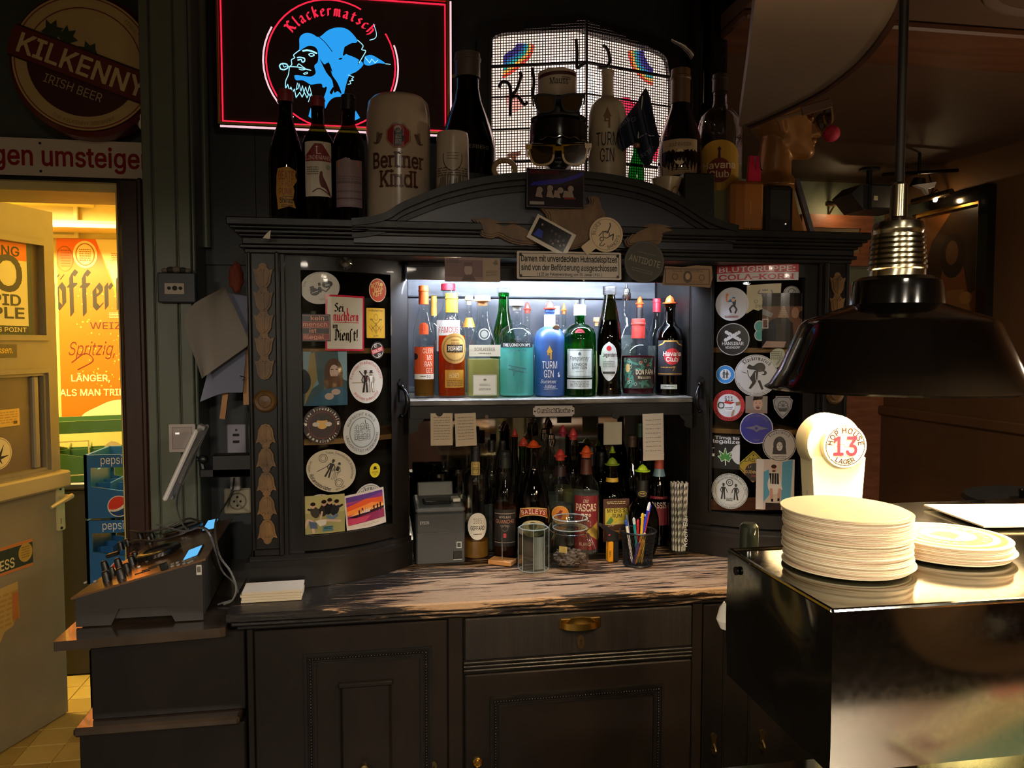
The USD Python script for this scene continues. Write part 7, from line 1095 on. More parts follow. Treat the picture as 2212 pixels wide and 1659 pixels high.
def doors():
    c = lambda w, h: (w * MM / 2, h * MM / 2)
    # left door
    s = disc(51, 0, 0, 42); toon = ops.unary_union([spin(hat(-20, 3, .9), 8), disc(12, -16, -8, 9), spin(hat(16, 14, 1.0), -6), disc(14, 20, 6, 9), R(-4, 6, 3, 14), disc(5, -2, -4, 8), ln([(4, -6), (12, -12), (24, -4)], 3)])
    stick(0, 'oval white sticker with black top hats, topmost at the left on the left glass door', 692, 622, s, [('#b9b4a8', s), ('#1c1a18', toon), ('#b9b4a8', ln([(-24, -9), (-8, -7)], 2).union(ops.unary_union([R(14 + 4 * i, 2, 17 + 4 * i, 6) for i in range(3)]))), ('#6a645a', arc_text('EINE LUSTIGE RUNDE', 38, 5, 110).union(T('Trit in Hamburg', 5, 8, -32, 34)))], rot=12, mat='#b9b4a8')
    s = disc(29, 0, 0, 32); stick(0, 'small round red sticker with yellow letters near the top right of the left glass door', 816, 627, s, [('#e8c9a0', s), ('#c23a22', disc(27, 0, 0, 30)), ('#edc46a', T('ROTE', 12, -6, 8, 30, bold=True, rot=18).union(T('ROSA', 10, 4, -2, 30, bold=True, rot=14)).union(T('KIFF', 13, 0, -16, 32, bold=True, rot=10)).union(disc(5, 12, 16)))])
    w, h = c(83, 119); w *= 1.05; s = R(-w, -h, w, h)
    stick(0, 'white enamel plate with red border and large black-letter text on the left glass door', 746, 698, s, [('#c2273f', s), ('#c9c2b0', R(-w + 5, -h + 5, w - 5, h - 5)), ('#17130f', F('Sei', 22, -18, 30, 26)), ('#c2273f', F('nüchtern', 24, 2, 6, 70).union(R(-32, 1, 38, 2.5)).union(R(3, 22, 6, 40))), ('#17130f', F('im', 14, -28, -14, 13).union(F('Dienſt!', 30, 2, -46, 66)))], name='enamel_sign', cat_='sign', mat='#c2273f', pm='print_enamel', thick=.002, rot=-1)
    w, h = c(64, 57); s = R(-w, -h, w, h); rows = [('kein', 0), ('mensch', 1), ('ist', 2), ('illegal', 3)]
    stick(0, 'black square sticker with four rows of orange lettering overlapping the enamel plate', 681, 708, s, [('#1c0f0c', s), ('#b5705a', rim(R(-w + 3, -h + 3, w - 3, h - 3), 1.2).union(ops.unary_union([R(-w + 3, h - 3 - (2 * h - 6) * i / 4 - .6, w - 3, h - 3 - (2 * h - 6) * i / 4 + .6) for i in (1, 2, 3)]))), ('#7a1c18', R(-w + 4, .6, w - 4, h * .46).union(R(-w + 4, -h + 4, w - 4, -h * .5))), ('#d08a6c', ops.unary_union([T(tx, 10.5, x, h - 3 - (2 * h - 6) * (i + 1) / 4 + 3.5, ww, bold=True) for (tx, i), ww, x in zip(rows, (34, 62, 18, 52), (6, 0, -6, -4))]))], off=.0048, mat='#1c0f0c')
    w, h = c(44, 66); w *= 1.12; s = R(-w, -h, w, h, 2); stick(0, 'yellow upright sticker with a brown tools emblem at the right of the left glass door', 812, 698, s, [('#d8ac1c', s), ('#5a4410', F('Rechtschaffene', 6, 0, h - 9, 46, True).union(F('Gesellen', 5, 0, -h + 4, 18, True))), ('#8a6a14', ops.unary_union([ln([(-15, 10), (15, -18)], 2), ln([(15, 10), (-15, -18)], 2), rim(pg((-20, -2), (0, -30), (20, -2), (0, -22)), 1.2), rim(disc(7, 0, 16, 9), 1.4), R(-1, -26, 1, 2), R(-20, 8, -10, 12), R(10, 8, 20, 12), ln([(-24, -8), (-12, -24)], 1.4), ln([(24, -8), (12, -24)], 1.4)]))], mat='#d8ac1c')
    s = disc(22, 0, 0, 24); stick(0, 'small black round sticker with a red slanted bar of letters under the yellow one', 815, 757, s, [('#15120f', s), ('#cfc8be', ring(18.5, 20)), ('#c8263a', spin(R(-20, -6, 20, 6), 18)), ('#e0d8d0', spin(T('ESKALIERT', 8, 0, -4, 34, bold=True), 18).union(spin(T('ES', 9, -2, 9, 9, bold=True), 18)).union(spin(T('EN', 9, 2, -18, 9, bold=True), 18)))], mat='#15120f')
    w, h = c(97, 115); w *= 1.05; s = R(-w, -h, w, h); stick(0, 'glossy photograph of a long haired bearded man in blue on the left glass door', 699, 818, s, [('#3e5458', s), ('#6a8890', pg((-w, h), (-w * .5, h), (-w * .2, -h * .2), (-w, -h * .7))), ('#82744a', pg((-w * .55, h * .9), (-w * .35, h), (-w * .25, h * .0), (-w * .6, -h * .6), (-w * .8, -h))), ('#1c2a34', disc(24, -w * .9, -h * .1, 34)), ('#7a969c', pg((w * .6, h), (w, h), (w, -h * .1), (w * .7, 0))), ('#4a3328', disc(24, w * .42, h * .22, 38).union(disc(26, w * .42, -h * .12, 26))), ('#b8a092', disc(12, w * .44, h * .26, 18)), ('#503528', pg((w * .2, h * .08), (w * .68, h * .08), (w * .72, -h * .3), (w * .45, -h * .44), (w * .18, -h * .3))), ('#9a7a6c', R(w * .36, h * .10, w * .54, h * .13)), ('#3a2a24', R(w * .30, h * .33, w * .40, h * .36).union(R(w * .50, h * .33, w * .60, h * .36))), ('#35586a', pg((-w * .7, -h), (-w * .1, -h * .45), (w * .3, -h * .35), (w * .8, -h * .3), (w, -h * .5), (w, -h))), ('#a89488', disc(12, w * .22, -h * .66, 9).union(disc(12, w * .5, -h * .5, 8)))], name='photograph', cat_='photograph', mat='#3e5458', pm='print_photo')
    s = disc(50, 0, 0, 61); text = arc_text('Fremder Freiheitsschacht', 44, 8, 90, span=165).union(arc_text('gegründet zu Bern 1910', 48, 7, 270, inside=True, span=110))
    stick(0, 'large round white sticker with two black standing figures in hats on the left glass door', 792, 824, size(disc(54), .98, 1.1), [('#cbc4b6', disc(60)), ('#a83038', size(text, .98, 1.08)), ('#a89878', R(-44, -4, -12, -1)), ('#1c1a1e', man(-4, -8, 1.55).union(ln([(-10, 14), (-22, 28)], 3))), ('#e6e0d4', man(14, -8, 1.5, True)), ('#2a262a', rim(man(14, -8, 1.5, True), .8).union(hat(14, 24, .7))), ('#a83038', ln([(-4, 14), (-2, 4)], 1.5))])
    # round badge with rim lettering, its middle left as a plain figure-free emblem
    s = size(disc(50), 1, 1.0); stick(0, 'round dark brown sticker with white black-letter rim text on the left glass door', 696, 918, s, [('#251512', s), ('#5a201a', disc(37)), ('#2c1a16', disc(34)), ('#cfc4b0', arc_text('Treue Freundschaft', 39.5, 8, 92, span=175, font=lambda ch: black_letter(ch)).union(arc_text('Hümmeligkeit.', 46.5, 8, 272, inside=True, span=130, font=lambda ch: black_letter(ch)))), ('#e0d6c4', pg(*[(-42 + 5 * (1, .4)[i % 2] * sin(i * pi / 5), 2 + 5 * (1, .4)[i % 2] * cos(i * pi / 5)) for i in range(10)]).union(pg(*[(42 + 5 * (1, .4)[i % 2] * sin(i * pi / 5), 2 + 5 * (1, .4)[i % 2] * cos(i * pi / 5)) for i in range(10)]))), ('#c99a4c', disc(15, 0, 4)), ('#161212', hat(0, 14, 1.3)), ('#b8a898', disc(9, -16, 2, 6).union(disc(9, 16, 2, 6)))], mat='#251512')
    s = size(disc(56), 1, 1.1); bld = ops.unary_union([R(x, y, x + w_, y + h_).union(pg((x - 1, y + h_), (x + w_ + 1, y + h_), (x + w_ / 2, y + h_ + 5))) for x, y, w_, h_ in ((-24, -20, 10, 14), (-12, -22, 12, 24), (2, -22, 9, 16), (13, -20, 11, 22), (-20, 4, 9, 14), (-6, 8, 12, 14), (10, 8, 9, 12))])
    stick(0, 'large round pale university sticker with a grey engraved seal on the left glass door', 783, 934, s, [('#b9b7ac', s), ('#8f9490', size(disc(39), 1, 1.08)), ('#b3b5ac', size(disc(36), 1, 1.08)), ('#6a6f6c', size(ring(37, 38), 1, 1.08).union(rim(bld, 1.3)).union(ops.unary_union([ring(3, 4.2, x, y) for x, y in ((-19, -14), (-6, -12), (6, -14), (18, -10), (0, 14))])).union(scribble(50, 40, 7, 0, 0, t=1.2, seed=2).intersection(disc(30)))), ('#4a4c4a', size(arc_text('RUPRECHT KARLS', 43, 7, 96, span=125).union(arc_text('UNIVERSITÄT HEIDELBERG', 50, 7, 272, inside=True, span=170)), 1, 1.08)), ('#2a2a2a', ln([(8, 34), (12, 10)], 1.6))])
    s = disc(68, 0, 0, 56); stick(0, 'large oval cream sticker of two men in black waistcoats tilted on the left door', 717, 1017, s, [('#b5a88e', s), ('#4a4034', ring(10, 11.5, -34, 24).union(ring(6, 7, -34, 24)).union(ring(10, 11.5, 30, -24)).union(ring(6, 7, 30, -24))), ('#1f1b18', man(-6, -2, 1.3).union(ln([(-14, 10), (-36, -14)], 1.6))), ('#c9bda4', man(12, -4, 1.25, True)), ('#1f1b18', rim(man(12, -4, 1.25, True), .9).union(pg((8, 4), (17, 4), (16, 16), (9, 16))).union(hat(12, 22, .5))), ('#2a241e', size(arc_text('Treue, Freundschaft, Brüderlichkeit', 55, 7, 60, span=130).union(arc_text('vereint uns', 58, 6, 190, span=36)), 1, .82).union(size(arc_text('Rolandsbrüder', 62, 10, 250, inside=True, span=74, bold=True).union(arc_text('alle Zeit', 61, 6, 312, inside=True, span=28)), 1, .84)))], rot=-22, mat='#b5a88e')
    s = disc(17, 0, 0, 20); stick(0, 'small yellow round sticker with a black top hat at the right of the left door', 810, 1016, s, [('#d2bc28', s), ('#1f1c14', hat(0, 4, .75)), ('#5a501c', scribble(20, 6, 3, 0, -5).union(T('auf', 4, 0, -13)))], mat='#d2bc28')
    s = size(disc(48), 1, 1.05); stick(0, 'round white sticker half hidden behind the sunset postcard on the left glass door', 798, 1084, s, [('#b9b4a8', s), ('#2a2724', ring(45, 46).union(arc_text('Klackermatsch', 33, 11, 92, span=120, font=lambda ch: black_letter(ch)))), ('#1a1816', disc(24, 0, -4))], off=.0077)
    s = disc(44, 0, 0, 40); stick(0, 'round white sticker mostly hidden behind the group photograph on the left door', 692, 1100, s, [('#b9b4a8', s), ('#22201e', arc_text('KINDER', 29, 9, 90, bold=True))], off=.0077)
    w, h = c(93, 84); w *= 1.03; s = R(-w, -h, w, h); r_ = random.Random(3)
    body = lambda x, y, a, cl, sk: [(cl, spin(shift(disc(11, 0, 0, 16), x, y), a, (x, y))), (sk, disc(6, x + 14 * sin(math.radians(-a)), y + 18 * cos(math.radians(a)), 7)), ('#241a16', shift(disc(6.5, 0, 3, 5), x + 14 * sin(math.radians(-a)), y + 18 * cos(math.radians(a)) + 2))]
    L = [('#8f8858', s), ('#a39a66', R(-w, h * .1, w, h)), ('#2a2622', ln([(-36, 16), (-22, 12), (-10, 14)], 6).union(ln([(30, 14), (42, 18), (52, 22)], 6)))] + body(-20, 8, 20, '#3a3630', '#b89078') + body(2, 12, -6, '#2a2624', '#b08a74') + body(16, 16, -10, '#1e1c1e', '#b89078') + body(32, 12, -20, '#26262a', '#b08a74') + [('#5a6a80', ln([(14, -4), (24, -12), (36, -4)], 9)), ('#b89a86', ln([(-46, -30), (-38, -12), (-28, -16), (-24, -44)], 8).union(ln([(-10, -14), (20, -16), (46, -20)], 6)).union(ln([(-2, 8), (-6, -12)], 5))), ('#4a5670', pg((-36, -14), (-16, -20), (-14, -36), (-32, -34))), ('#c0b8a8', pg((-20, -14), (10, -12), (8, -26), (-8, -30))), ('#4a7078', R(0, -44, 26, -30)), ('#2a2422', scribble(20, 8, 2, 13, -36))]
    stick(0, 'colour photograph of a group of friends piled on a floor at the bottom left', 697, 1112, s, L, name='photograph', cat_='photograph', mat='#8f8858', pm='print_photo', off=.0058)
    w, h = c(96, 82); w *= 1.04; s = R(-w, -h, w, h); sky = [('#c9bcae', s), ('#a8485a', R(-w + 5, -h * .64, w - 5, h * .88)), ('#5a3a7a', R(-w + 5, h * .60, w - 5, h * .88)), ('#8a3a7a', pg((-w + 5, h * .5), (w - 5, h * .75), (w - 5, h * .55), (-w + 5, h * .2))), ('#d8562c', pg((-w + 5, h * .36), (0, h * .6), (w - 5, h * .5), (w - 5, h * .2), (-w + 5, h * .0))), ('#e8873c', pg((-w + 5, h * .12), (w * .3, h * .35), (w - 5, h * .2), (w - 5, 0), (-w + 5, -h * .1))), ('#f0b060', pg((w * .1, h * .05), (w - 5, h * .12), (w - 5, -h * .12), (-w + 5, -h * .16))), ('#8a2a52', R(-w + 5, -h * .64, w - 5, -h * .18)), ('#b8405a', pg((-w + 5, -h * .3), (w * .2, -h * .34), (-w * .1, -h * .6), (-w + 5, -h * .62))), ('#2a1626', pg((-w + 5, -h * .22), (-w * .4, -h * .16), (w * .2, -h * .06), (w - 5, -h * .0), (w - 5, -h * .12), (w * .1, -h * .22), (-w * .5, -h * .30)).union(ops.unary_union([R(x, -h * .2, x + 4, -h * .2 + q) for x, q in ((-24, 14), (-14, 18), (22, 18), (34, 20), (44, 22))]))), ('#d8c0b8', ops.unary_union([pg((x, -h * .14), (x + 7, -h * .12), (x + 4, -h * .12 + q)) for x, q in ((-16, 9), (-10, 13), (-3, 15), (4, 11))])), ('#3a2436', ln(smoothed([(12, -3), (26, 6), (44, 4)], 5), 1)), ('#a09080', scribble(60, 3, 1, 6, -h * .82))]
    stick(0, 'sunset harbour postcard with a white border at the bottom right of the left door', 791, 1101, s, sky, name='postcard', cat_='postcard', mat='#c9bcae', pm='print_photo', off=.0062, rot=5)
    # right door
    w, h = c(157, 33); k = 2.3 / 2.06; w *= k * 1.06; h *= k; s = R(-w, -h, w, h)
    stick(1, 'red and white strip sticker with two rows of slab letters above the right glass door', 1636, 589, s, [('#c8c2c4', s), ('#b8242e', R(-w, 1, w, h)), ('#d8d2d4', T('BLUTGRUPPE:', 15, -1, 4, w * 1.88, bold=True, slab=True)), ('#b8243a', T('COLA–KORN', 15, -3, -h + 4, w * 1.84, slab=True, bold=True))], off=-.0068)
    k = 2.22 / 2.06; q = lambda r_: r_ * MM * k
    s = size(disc(q(36)), 1, 1.02); stick(1, 'round white sticker of a bent figure blowing an orange horn on the right glass door', 1581, 657, s, [('#c2c4cc', s), ('#3a6a9a', pg((-14, 6), (-6, 14), (8, 16), (12, 2), (4, -2), (0, 6)).union(disc(5, 5, 18, 3))), ('#26262e', pg((2, 14), (12, 12), (10, -10), (4, -8)).union(ln([(2, -4), (-6, -14), (-2, -24)], 5)).union(ln([(8, -6), (14, -16), (10, -26)], 5))), ('#d8793c', ln([(-14, 8), (-16, 22), (-12, 26)], 4).union(disc(4, -14, 28))), ('#d8b090', disc(5, 4, 12)), ('#8a2a2a', T('BLUMENBERG', 6, 0, -40, 38, bold=True)), ('#a8a8ac', rim(disc(8, 2, -28, 3), .8))])
    w, h = 36 * MM * k, 33 * MM * k; s = pg((-w, h * .9), (w, h), (w * .98, h * .4), (w * .6, -h * .2), (w * .1, -h * .6), (-w * .3, -h * .8), (-w * .6, -h * .7), (-w, -h)); stick(1, 'torn cream bar sticker with a grey bull head on the right glass door', 1650, 645, s, [('#b3a884', s), ('#5a5664', pg((-8, 16), (14, 16), (12, 0), (8, -12), (2, -12), (-4, 0)).union(ln(smoothed([(-12, 24), (-16, 16), (-6, 14)], 4), 3)).union(ln(smoothed([(20, 24), (24, 16), (14, 14)], 4), 3)).union(pg((-4, 22), (10, 22), (12, 28), (6, 25), (3, 29), (0, 25), (-6, 28)))), ('#2c2a24', T('STRONG', 8, -8, -26, 30).union(T('BAR', 8, -4, -38, 16)).union(ring(4, 5, -22, -8)))], mat='#b3a884')
    s = ops.unary_union([disc(15, -6, 14, 17), disc(17, 10, 4, 15), disc(16, -4, -12, 17), disc(12, 14, -14)]); stick(1, 'teal clover shaped sticker half covered by the dark photograph on the right door', 1645, 715, s, [('#b0b8b0', s), ('#1f8a80', s.buffer(-3)), ('#6ab0a4', T('Shamrock', 4, -2, 0, 20, rot=20))], off=.0077, mat='#b0b8b0')
    w, h = 42 * MM * k * 1.1, 59 * MM * k; s = R(-w, -h, w, h); stick(1, 'dark party photograph with a lit tower between people on the right glass door', 1694, 692, s, [('#141216', s), ('#6a4a3a', R(-w, -h, w, h * .52)), ('#1c1a20', pg((-w * .6, h * .02), (0, h * .2), (w * .4, -h * .1), (w * .5, -h), (-w, -h), (-w, -h * .4))), ('#a88a6a', pg((-w * .30, h * .1), (-w * .1, h * .52), (0, h * .52), (w * .2, h * .1)).difference(scribble(40, 30, 5, -4, h * .3, t=2))), ('#8a8a86', pg((-w, h * .45), (-w * .5, h * .25), (-w * .6, h * .1), (-w, h * .22))), ('#9a7660', disc(11, w * .5, h * .28, 16)), ('#2a1c18', disc(9, w * .82, h * .2, 12)), ('#c0b8b0', rim(R(-w, -h * .3, -w * .72, h * .06), 3)), ('#a08478', pg((-w, -h), (0, -h), (w * .1, -h * .78), (-w * .8, -h * .76)))], name='photograph', cat_='photograph', mat='#141216', pm='print_photo', off=.0058)
    s = disc(24, 0, 0, 22); stick(1, 'round grey badge sticker peeping over the dark photograph at the top right', 1710, 634, s, [('#8c8a86', s), ('#2c2a2a', ring(20, 21.5).union(ring(9, 11, 0, 4)).union(ring(5, 6.5, 10, 4)))], off=.0077, mat='#8c8a86')
    s = disc(q(36.5)); stick(1, 'round black sticker with two crossed white sausages on the right glass door', 1583, 733, s, [('#121212', s), ('#c6c4c8', ring(q(34), q(35.3)).union(spin(R(-28, 5, 26, 15, 4.8), 30, (0, 8))).union(spin(R(-28, 5, 26, 15, 4.8), -30, (0, 8))).union(T('HANSIBAR', 9.5, 0, -17, 62, bold=True)).union(T('NEUENDORF', 6, 0, -27, 42, bold=True))), ('#121212', ops.unary_union([spin(R(x, 12, x + 1.5, 18), a, (0, 8)) for a in (30, -30) for x in (-18, -6, 8, 18)]))], mat='#121212')
    s = disc(q(20.5)); stick(1, 'small blue ringed round sticker at the left edge of the right glass door', 1567, 809, s, [('#2a7ec4', s), ('#c6ccd2', disc(16)), ('#c6ccd2', ring(q(19.4), q(20.5))), ('#2a2c30', man(-4, -3, .62).union(man(5, -3, .6, True)))], mat='#2a7ec4')
    s = disc(q(46)); face = ops.unary_union([pg(*smoothed([(-26, 22), (-20, 32), (-8, 28), (4, 36), (18, 36), (26, 26), (22, 14), (8, 10), (-4, 16), (-18, 18), (-26, 22)], 4)), pg((-4, 14), (6, 12), (4, -12), (-2, -24), (-14, -40), (-20, -38), (-10, -20), (-18, -8), (-12, 0)), pg((4, -14), (16, -42), (22, -40), (12, -14)), disc(8, 22, 8, 7), ln([(-24, 14), (-22, 2), (-18, -6)], 2)])
    stick(1, 'large round white sticker of a smoking head in a black hat on the right door', 1633, 811, s, [('#c2c0c0', s), ('#1c1a1a', ring(q(43.6), q(44.3)).union(face).union(arc_text('Klackermatsch', 45, 12, 88, span=100, font=lambda ch: black_letter(ch))).union(arc_text('Bad Segeberg · Oldesloer Straße 41', 56, 4.5, 270, inside=True, span=130)).union(ln([(-26, 6), (-40, 10)], 1.4))), ('#c2c0c0', ln([(-2, 8), (0, -12), (6, -22)], 2).union(disc(5, 18, 8, 4)))])
    s = pg(*smoothed([(-18, 14), (-4, 26), (16, 26), (24, 10), (14, -20), (-4, -28), (-16, -8), (-18, 14)], 4)); stick(1, 'pale greenish leaf shaped paper with ink marks beside the lamp shade', 1677, 773, s, [('#a3a488', s), ('#3c3a34', scribble(26, 26, 5, -2, 6, seed=2).union(ln([(0, -20), (12, 0), (16, 20)], 1.4)).union(ln([(4, -18), (18, 4)], 1.4)))], off=.0075, mat='#a3a488')
    s = disc(q(35)); stick(1, 'round red rimmed sticker with a grinning mug on the right glass door', 1574, 876, s, [('#b0242a', s), ('#c4c6ca', disc(q(26))), ('#241416', arc_text('PISSPOTT ULTRAS', q(28), 7, 90, span=120, bold=True).union(arc_text('KEIN SCHALLERN', q(33.4), 7, 270, inside=True, span=130, bold=True))), ('#1c1c3a', T('§11', 13, 0, 14, 24, slab=True)), ('#d8dade', pg((-14, 6), (18, 8), (16, -16), (-8, -18))), ('#b02a2a', pg((-18, 8), (-4, 14), (18, 10), (6, 4))), ('#17171a', ring(7, 10, -22, 0).union(ln([(-10, -6), (12, -4)], 1.6)).union(ln([(-8, -10), (10, -10)], 1.4))), ('#8f6a50', pg((20, 10), (34, 14), (34, 4), (22, 0)).union(ln([(14, -14), (10, -30)], 4)))], mat='#b0242a')
    w, h = 21 * MM * k * 1.1, 19 * MM * k; s = R(-w, -h, w, h); stick(1, 'small photograph of a laughing man with dark hair on the right glass door', 1634, 874, s, [('#8a8078', s), ('#c09a86', disc(13, 4, 1, 18)), ('#2c221e', pg((-10, 12), (16, 16), (18, 24), (-8, 24))), ('#4a1c1c', disc(5.5, 4, -8, 4)), ('#d8d0c4', R(0, -7.5, 8, -6)), ('#3a2a24', R(-3, 4, 1, 5.4).union(R(8, 4, 12, 5.4))), ('#8a7468', pg((-w, -h), (w, -h), (w, -h * .7), (-w, -h * .5)))], name='photograph', cat_='photograph', mat='#8a8078', pm='print_photo')
    s = pg((-28, 20), (-20, 26), (-20, 31), (20, 31), (20, 26), (28, 20), (24, -4), (12, -22), (0, -34), (-12, -22), (-24, -4)).buffer(.8); stick(1, 'shield shaped grey sticker with a half citrus wheel on the right glass door', 1691, 879, s, [('#8c8a8e', s), ('#2a262c', rim(s.buffer(-3), 1.6).union(ring(12, 14, 0, 4)).union(ops.unary_union([ln([(0, 4), (13 * cos(a), 4 + 13 * sin(a))], 1.4) for a in np.arange(8) * pi / 4])).union(pg((-14, -4), (14, -4), (8, -14), (-8, -14))).union(T('EVERYDAY ORIGINAL', 4, 0, 25.5, 34)).union(ring(16, 17.5, 0, 2).intersection(R(-30, -30, 30, 2)))), ('#b8b6ba', T('TM', 6, 0, -20, 10, bold=True))], mat='#8c8a8e')
    s = disc(q(35)); stick(1, 'round deep blue sticker with a gold winged emblem on the right glass door', 1634, 925, s, [('#b9b6c4', s), ('#20217c', disc(q(33))), ('#5a5470', arc_text('LES FLÂNEURS', 34, 6, 90, span=110).union(arc_text('PARIS', 38, 6, 270, inside=True, span=30))), ('#5e5a6c', pg((-34, 0), (-8, 6), (0, 10), (8, 6), (34, 0), (8, -5), (0, -12), (-8, -5))), ('#20217c', disc(4, 0, 0))], off=.0064)
    s = disc(q(36)); hair = disc(18, 0, 2, 24); stick(1, 'round grey sticker with a long haired face drawn in black on the right door', 1684, 962, s, [('#9c948e', s), ('#1c1818', ring(q(33), q(34.4)).union(hair).union(pg((-18, -6), (-20, -26), (20, -26), (18, -6))).union(arc_text('Klackermusch', 35, 9, 92, span=100, font=lambda ch: black_letter(ch, nib=(.34, .28)))).union(scribble(40, 8, 2, 0, -36, t=1.6))), ('#a89e98', disc(8.5, 0, -3, 13)), ('#1c1818', R(-6.5, 0, -1.5, 1.6).union(R(1.5, 0, 6.5, 1.6)).union(R(-3, -10, 3, -9)).union(R(-.6, -6, .8, -2)))], off=.0056)
    w, h = 30 * MM * k * 1.05, 37.5 * MM * k; s = R(-w, -h, w, h); leafp = [spin(pg((0, 0), (4.5, 12), (0, l_), (-4.5, 12)), a) for a, l_ in ((0, 32), (38, 29), (-38, 29), (72, 22), (-72, 22), (105, 13), (-105, 13))]; lf = shift(ops.unary_union(leafp), 0, -20)
    stick(1, 'black square sticker with a green hemp leaf on the right glass door', 1567, 977, s, [('#151515', s), ('#b8b8b8', disc(24, w, -4, 30)), ('#c9c9cc', T('Time to', 9, 4, h - 11, w * 1.7, bold=True).union(T('legalize', 11, 2, h - 23, w * 1.86, bold=True)).union(R(-w, -14, -w + 10, 12).difference(R(-w + 3, -6, -w + 10, 10)))), ('#c9d0c4', lf.buffer(1.6).union(ln([(0, -20), (1, -38)], 3))), ('#3c7a34', lf)], mat='#151515')
    s = spin(R(-34, -34, 34, 34, 4), 45); stick(1, 'yellow diamond sticker with a brown brewery disc behind others on the right door', 1627, 1008, s, [('#8a7a14', s), ('#1c1a10', rim(s.buffer(-3), 1.6).union(disc(2.5, 0, 34)).union(T('LAST', 13, -4, 14, 40))), ('#1a1512', disc(30, 4, -16)), ('#a06a34', ring(27, 30, 4, -16)), ('#b89a5a', T('GUINNESS', 8, 2, -20, 48, slab=True).union(T('17', 6, -10, -4))), ('#a83028', T('lodge', 7, 6, -30, 22, shear=.4))], off=.0078, mat='#8a7a14')
    w, h = 38 * MM * k * 1.08, 56 * MM * k; s = R(-w, -h, w, h); stick(1, 'photograph of a seated man in a striped waistcoat at the bottom of the right door', 1675, 1047, s, [('#a89a90', s), ('#b4aca6', R(-w, -h, -w * .62, h)), ('#4a8098', pg((w * .34, h * .9), (w * .9, h), (w * .8, -h * .7), (w * .3, -h * .8)).union(pg((-w * .62, h * .5), (-w * .35, h * .6), (-w * .3, -h * .4), (-w * .6, -h * .7)))), ('#2a201e', R(-w * .5, -h, w * .3, -h * .72)), ('#b8b0aa', disc(19, -w * .06, h * .02, 30)), ('#a88478', disc(7, -w * .1, h * .62, 9)), ('#3a2420', disc(7.5, -w * .1, h * .72, 6).union(disc(5, -w * .1, h * .54, 3))), ('#211e22', pg((-18, 34), (8, 34), (10, 2), (-14, 2)).difference(ops.unary_union([R(x, 0, x + 1.6, 40) for x in (-12, -5, 2)]))), ('#bcb4ae', pg((-20, 2), (16, 2), (20, -14), (-18, -14))), ('#a07a6c', ln([(-12, -14), (-10, -44)], 8).union(ln([(12, -14), (10, -42)], 8))), ('#16161a', R(-12, -50, -6, -42).union(R(6, -48, 12, -40)))], name='photograph', cat_='photograph', mat='#a89a90', pm='print_photo', off=.0064)
    s = disc(q(40)); stick(1, 'large round white sticker of two craftsmen holding a wheel at the bottom left', 1576, 1061, s, [('#b0b3b0', s), ('#2a2c2a', ring(q(38), q(38.8)).union(ring(q(31.5), q(32))).union(man(-18, -8, 1.25)).union(man(18, -8, 1.25, True)).union(ring(8, 10.5, 0, 26)).union(ring(3, 4.4, 0, 26)).union(scribble(18, 10, 3, 0, -26, t=2)).union(arc_text('EUROPA · SCHACHT · FREIE VOGTLÄNDER', q(34), 5, 90, span=200).union(arc_text('DEUTSCHLANDS CCEG', q(38), 5, 270, inside=True, span=120)).union(arc_text('BRUXELLES 1983 BRÜSSEL', q(29), 4.4, 90, span=120))))])
doors()
# a few glasses on the cupboard shelves behind the left door
gl = [thing('tumbler', ('rear left', 'front left', 'rear right', 'front right')[i] + ' clear tumbler on the upper shelf behind the left glass door', 'tumbler', (x, y, 1.5842), group=None) for i, (x, y) in enumerate(((-.19, 2.22), (-.185, 2.155), (-.105, 2.26), (-.11, 2.18)))]
for t in gl: part(t, 'glass', lathe([(0, 0), (.026, 0), (.031, .004), (.033, .10), (.0315, .10), (.029, .008), (0, .007)], 20), 'thick_glass')
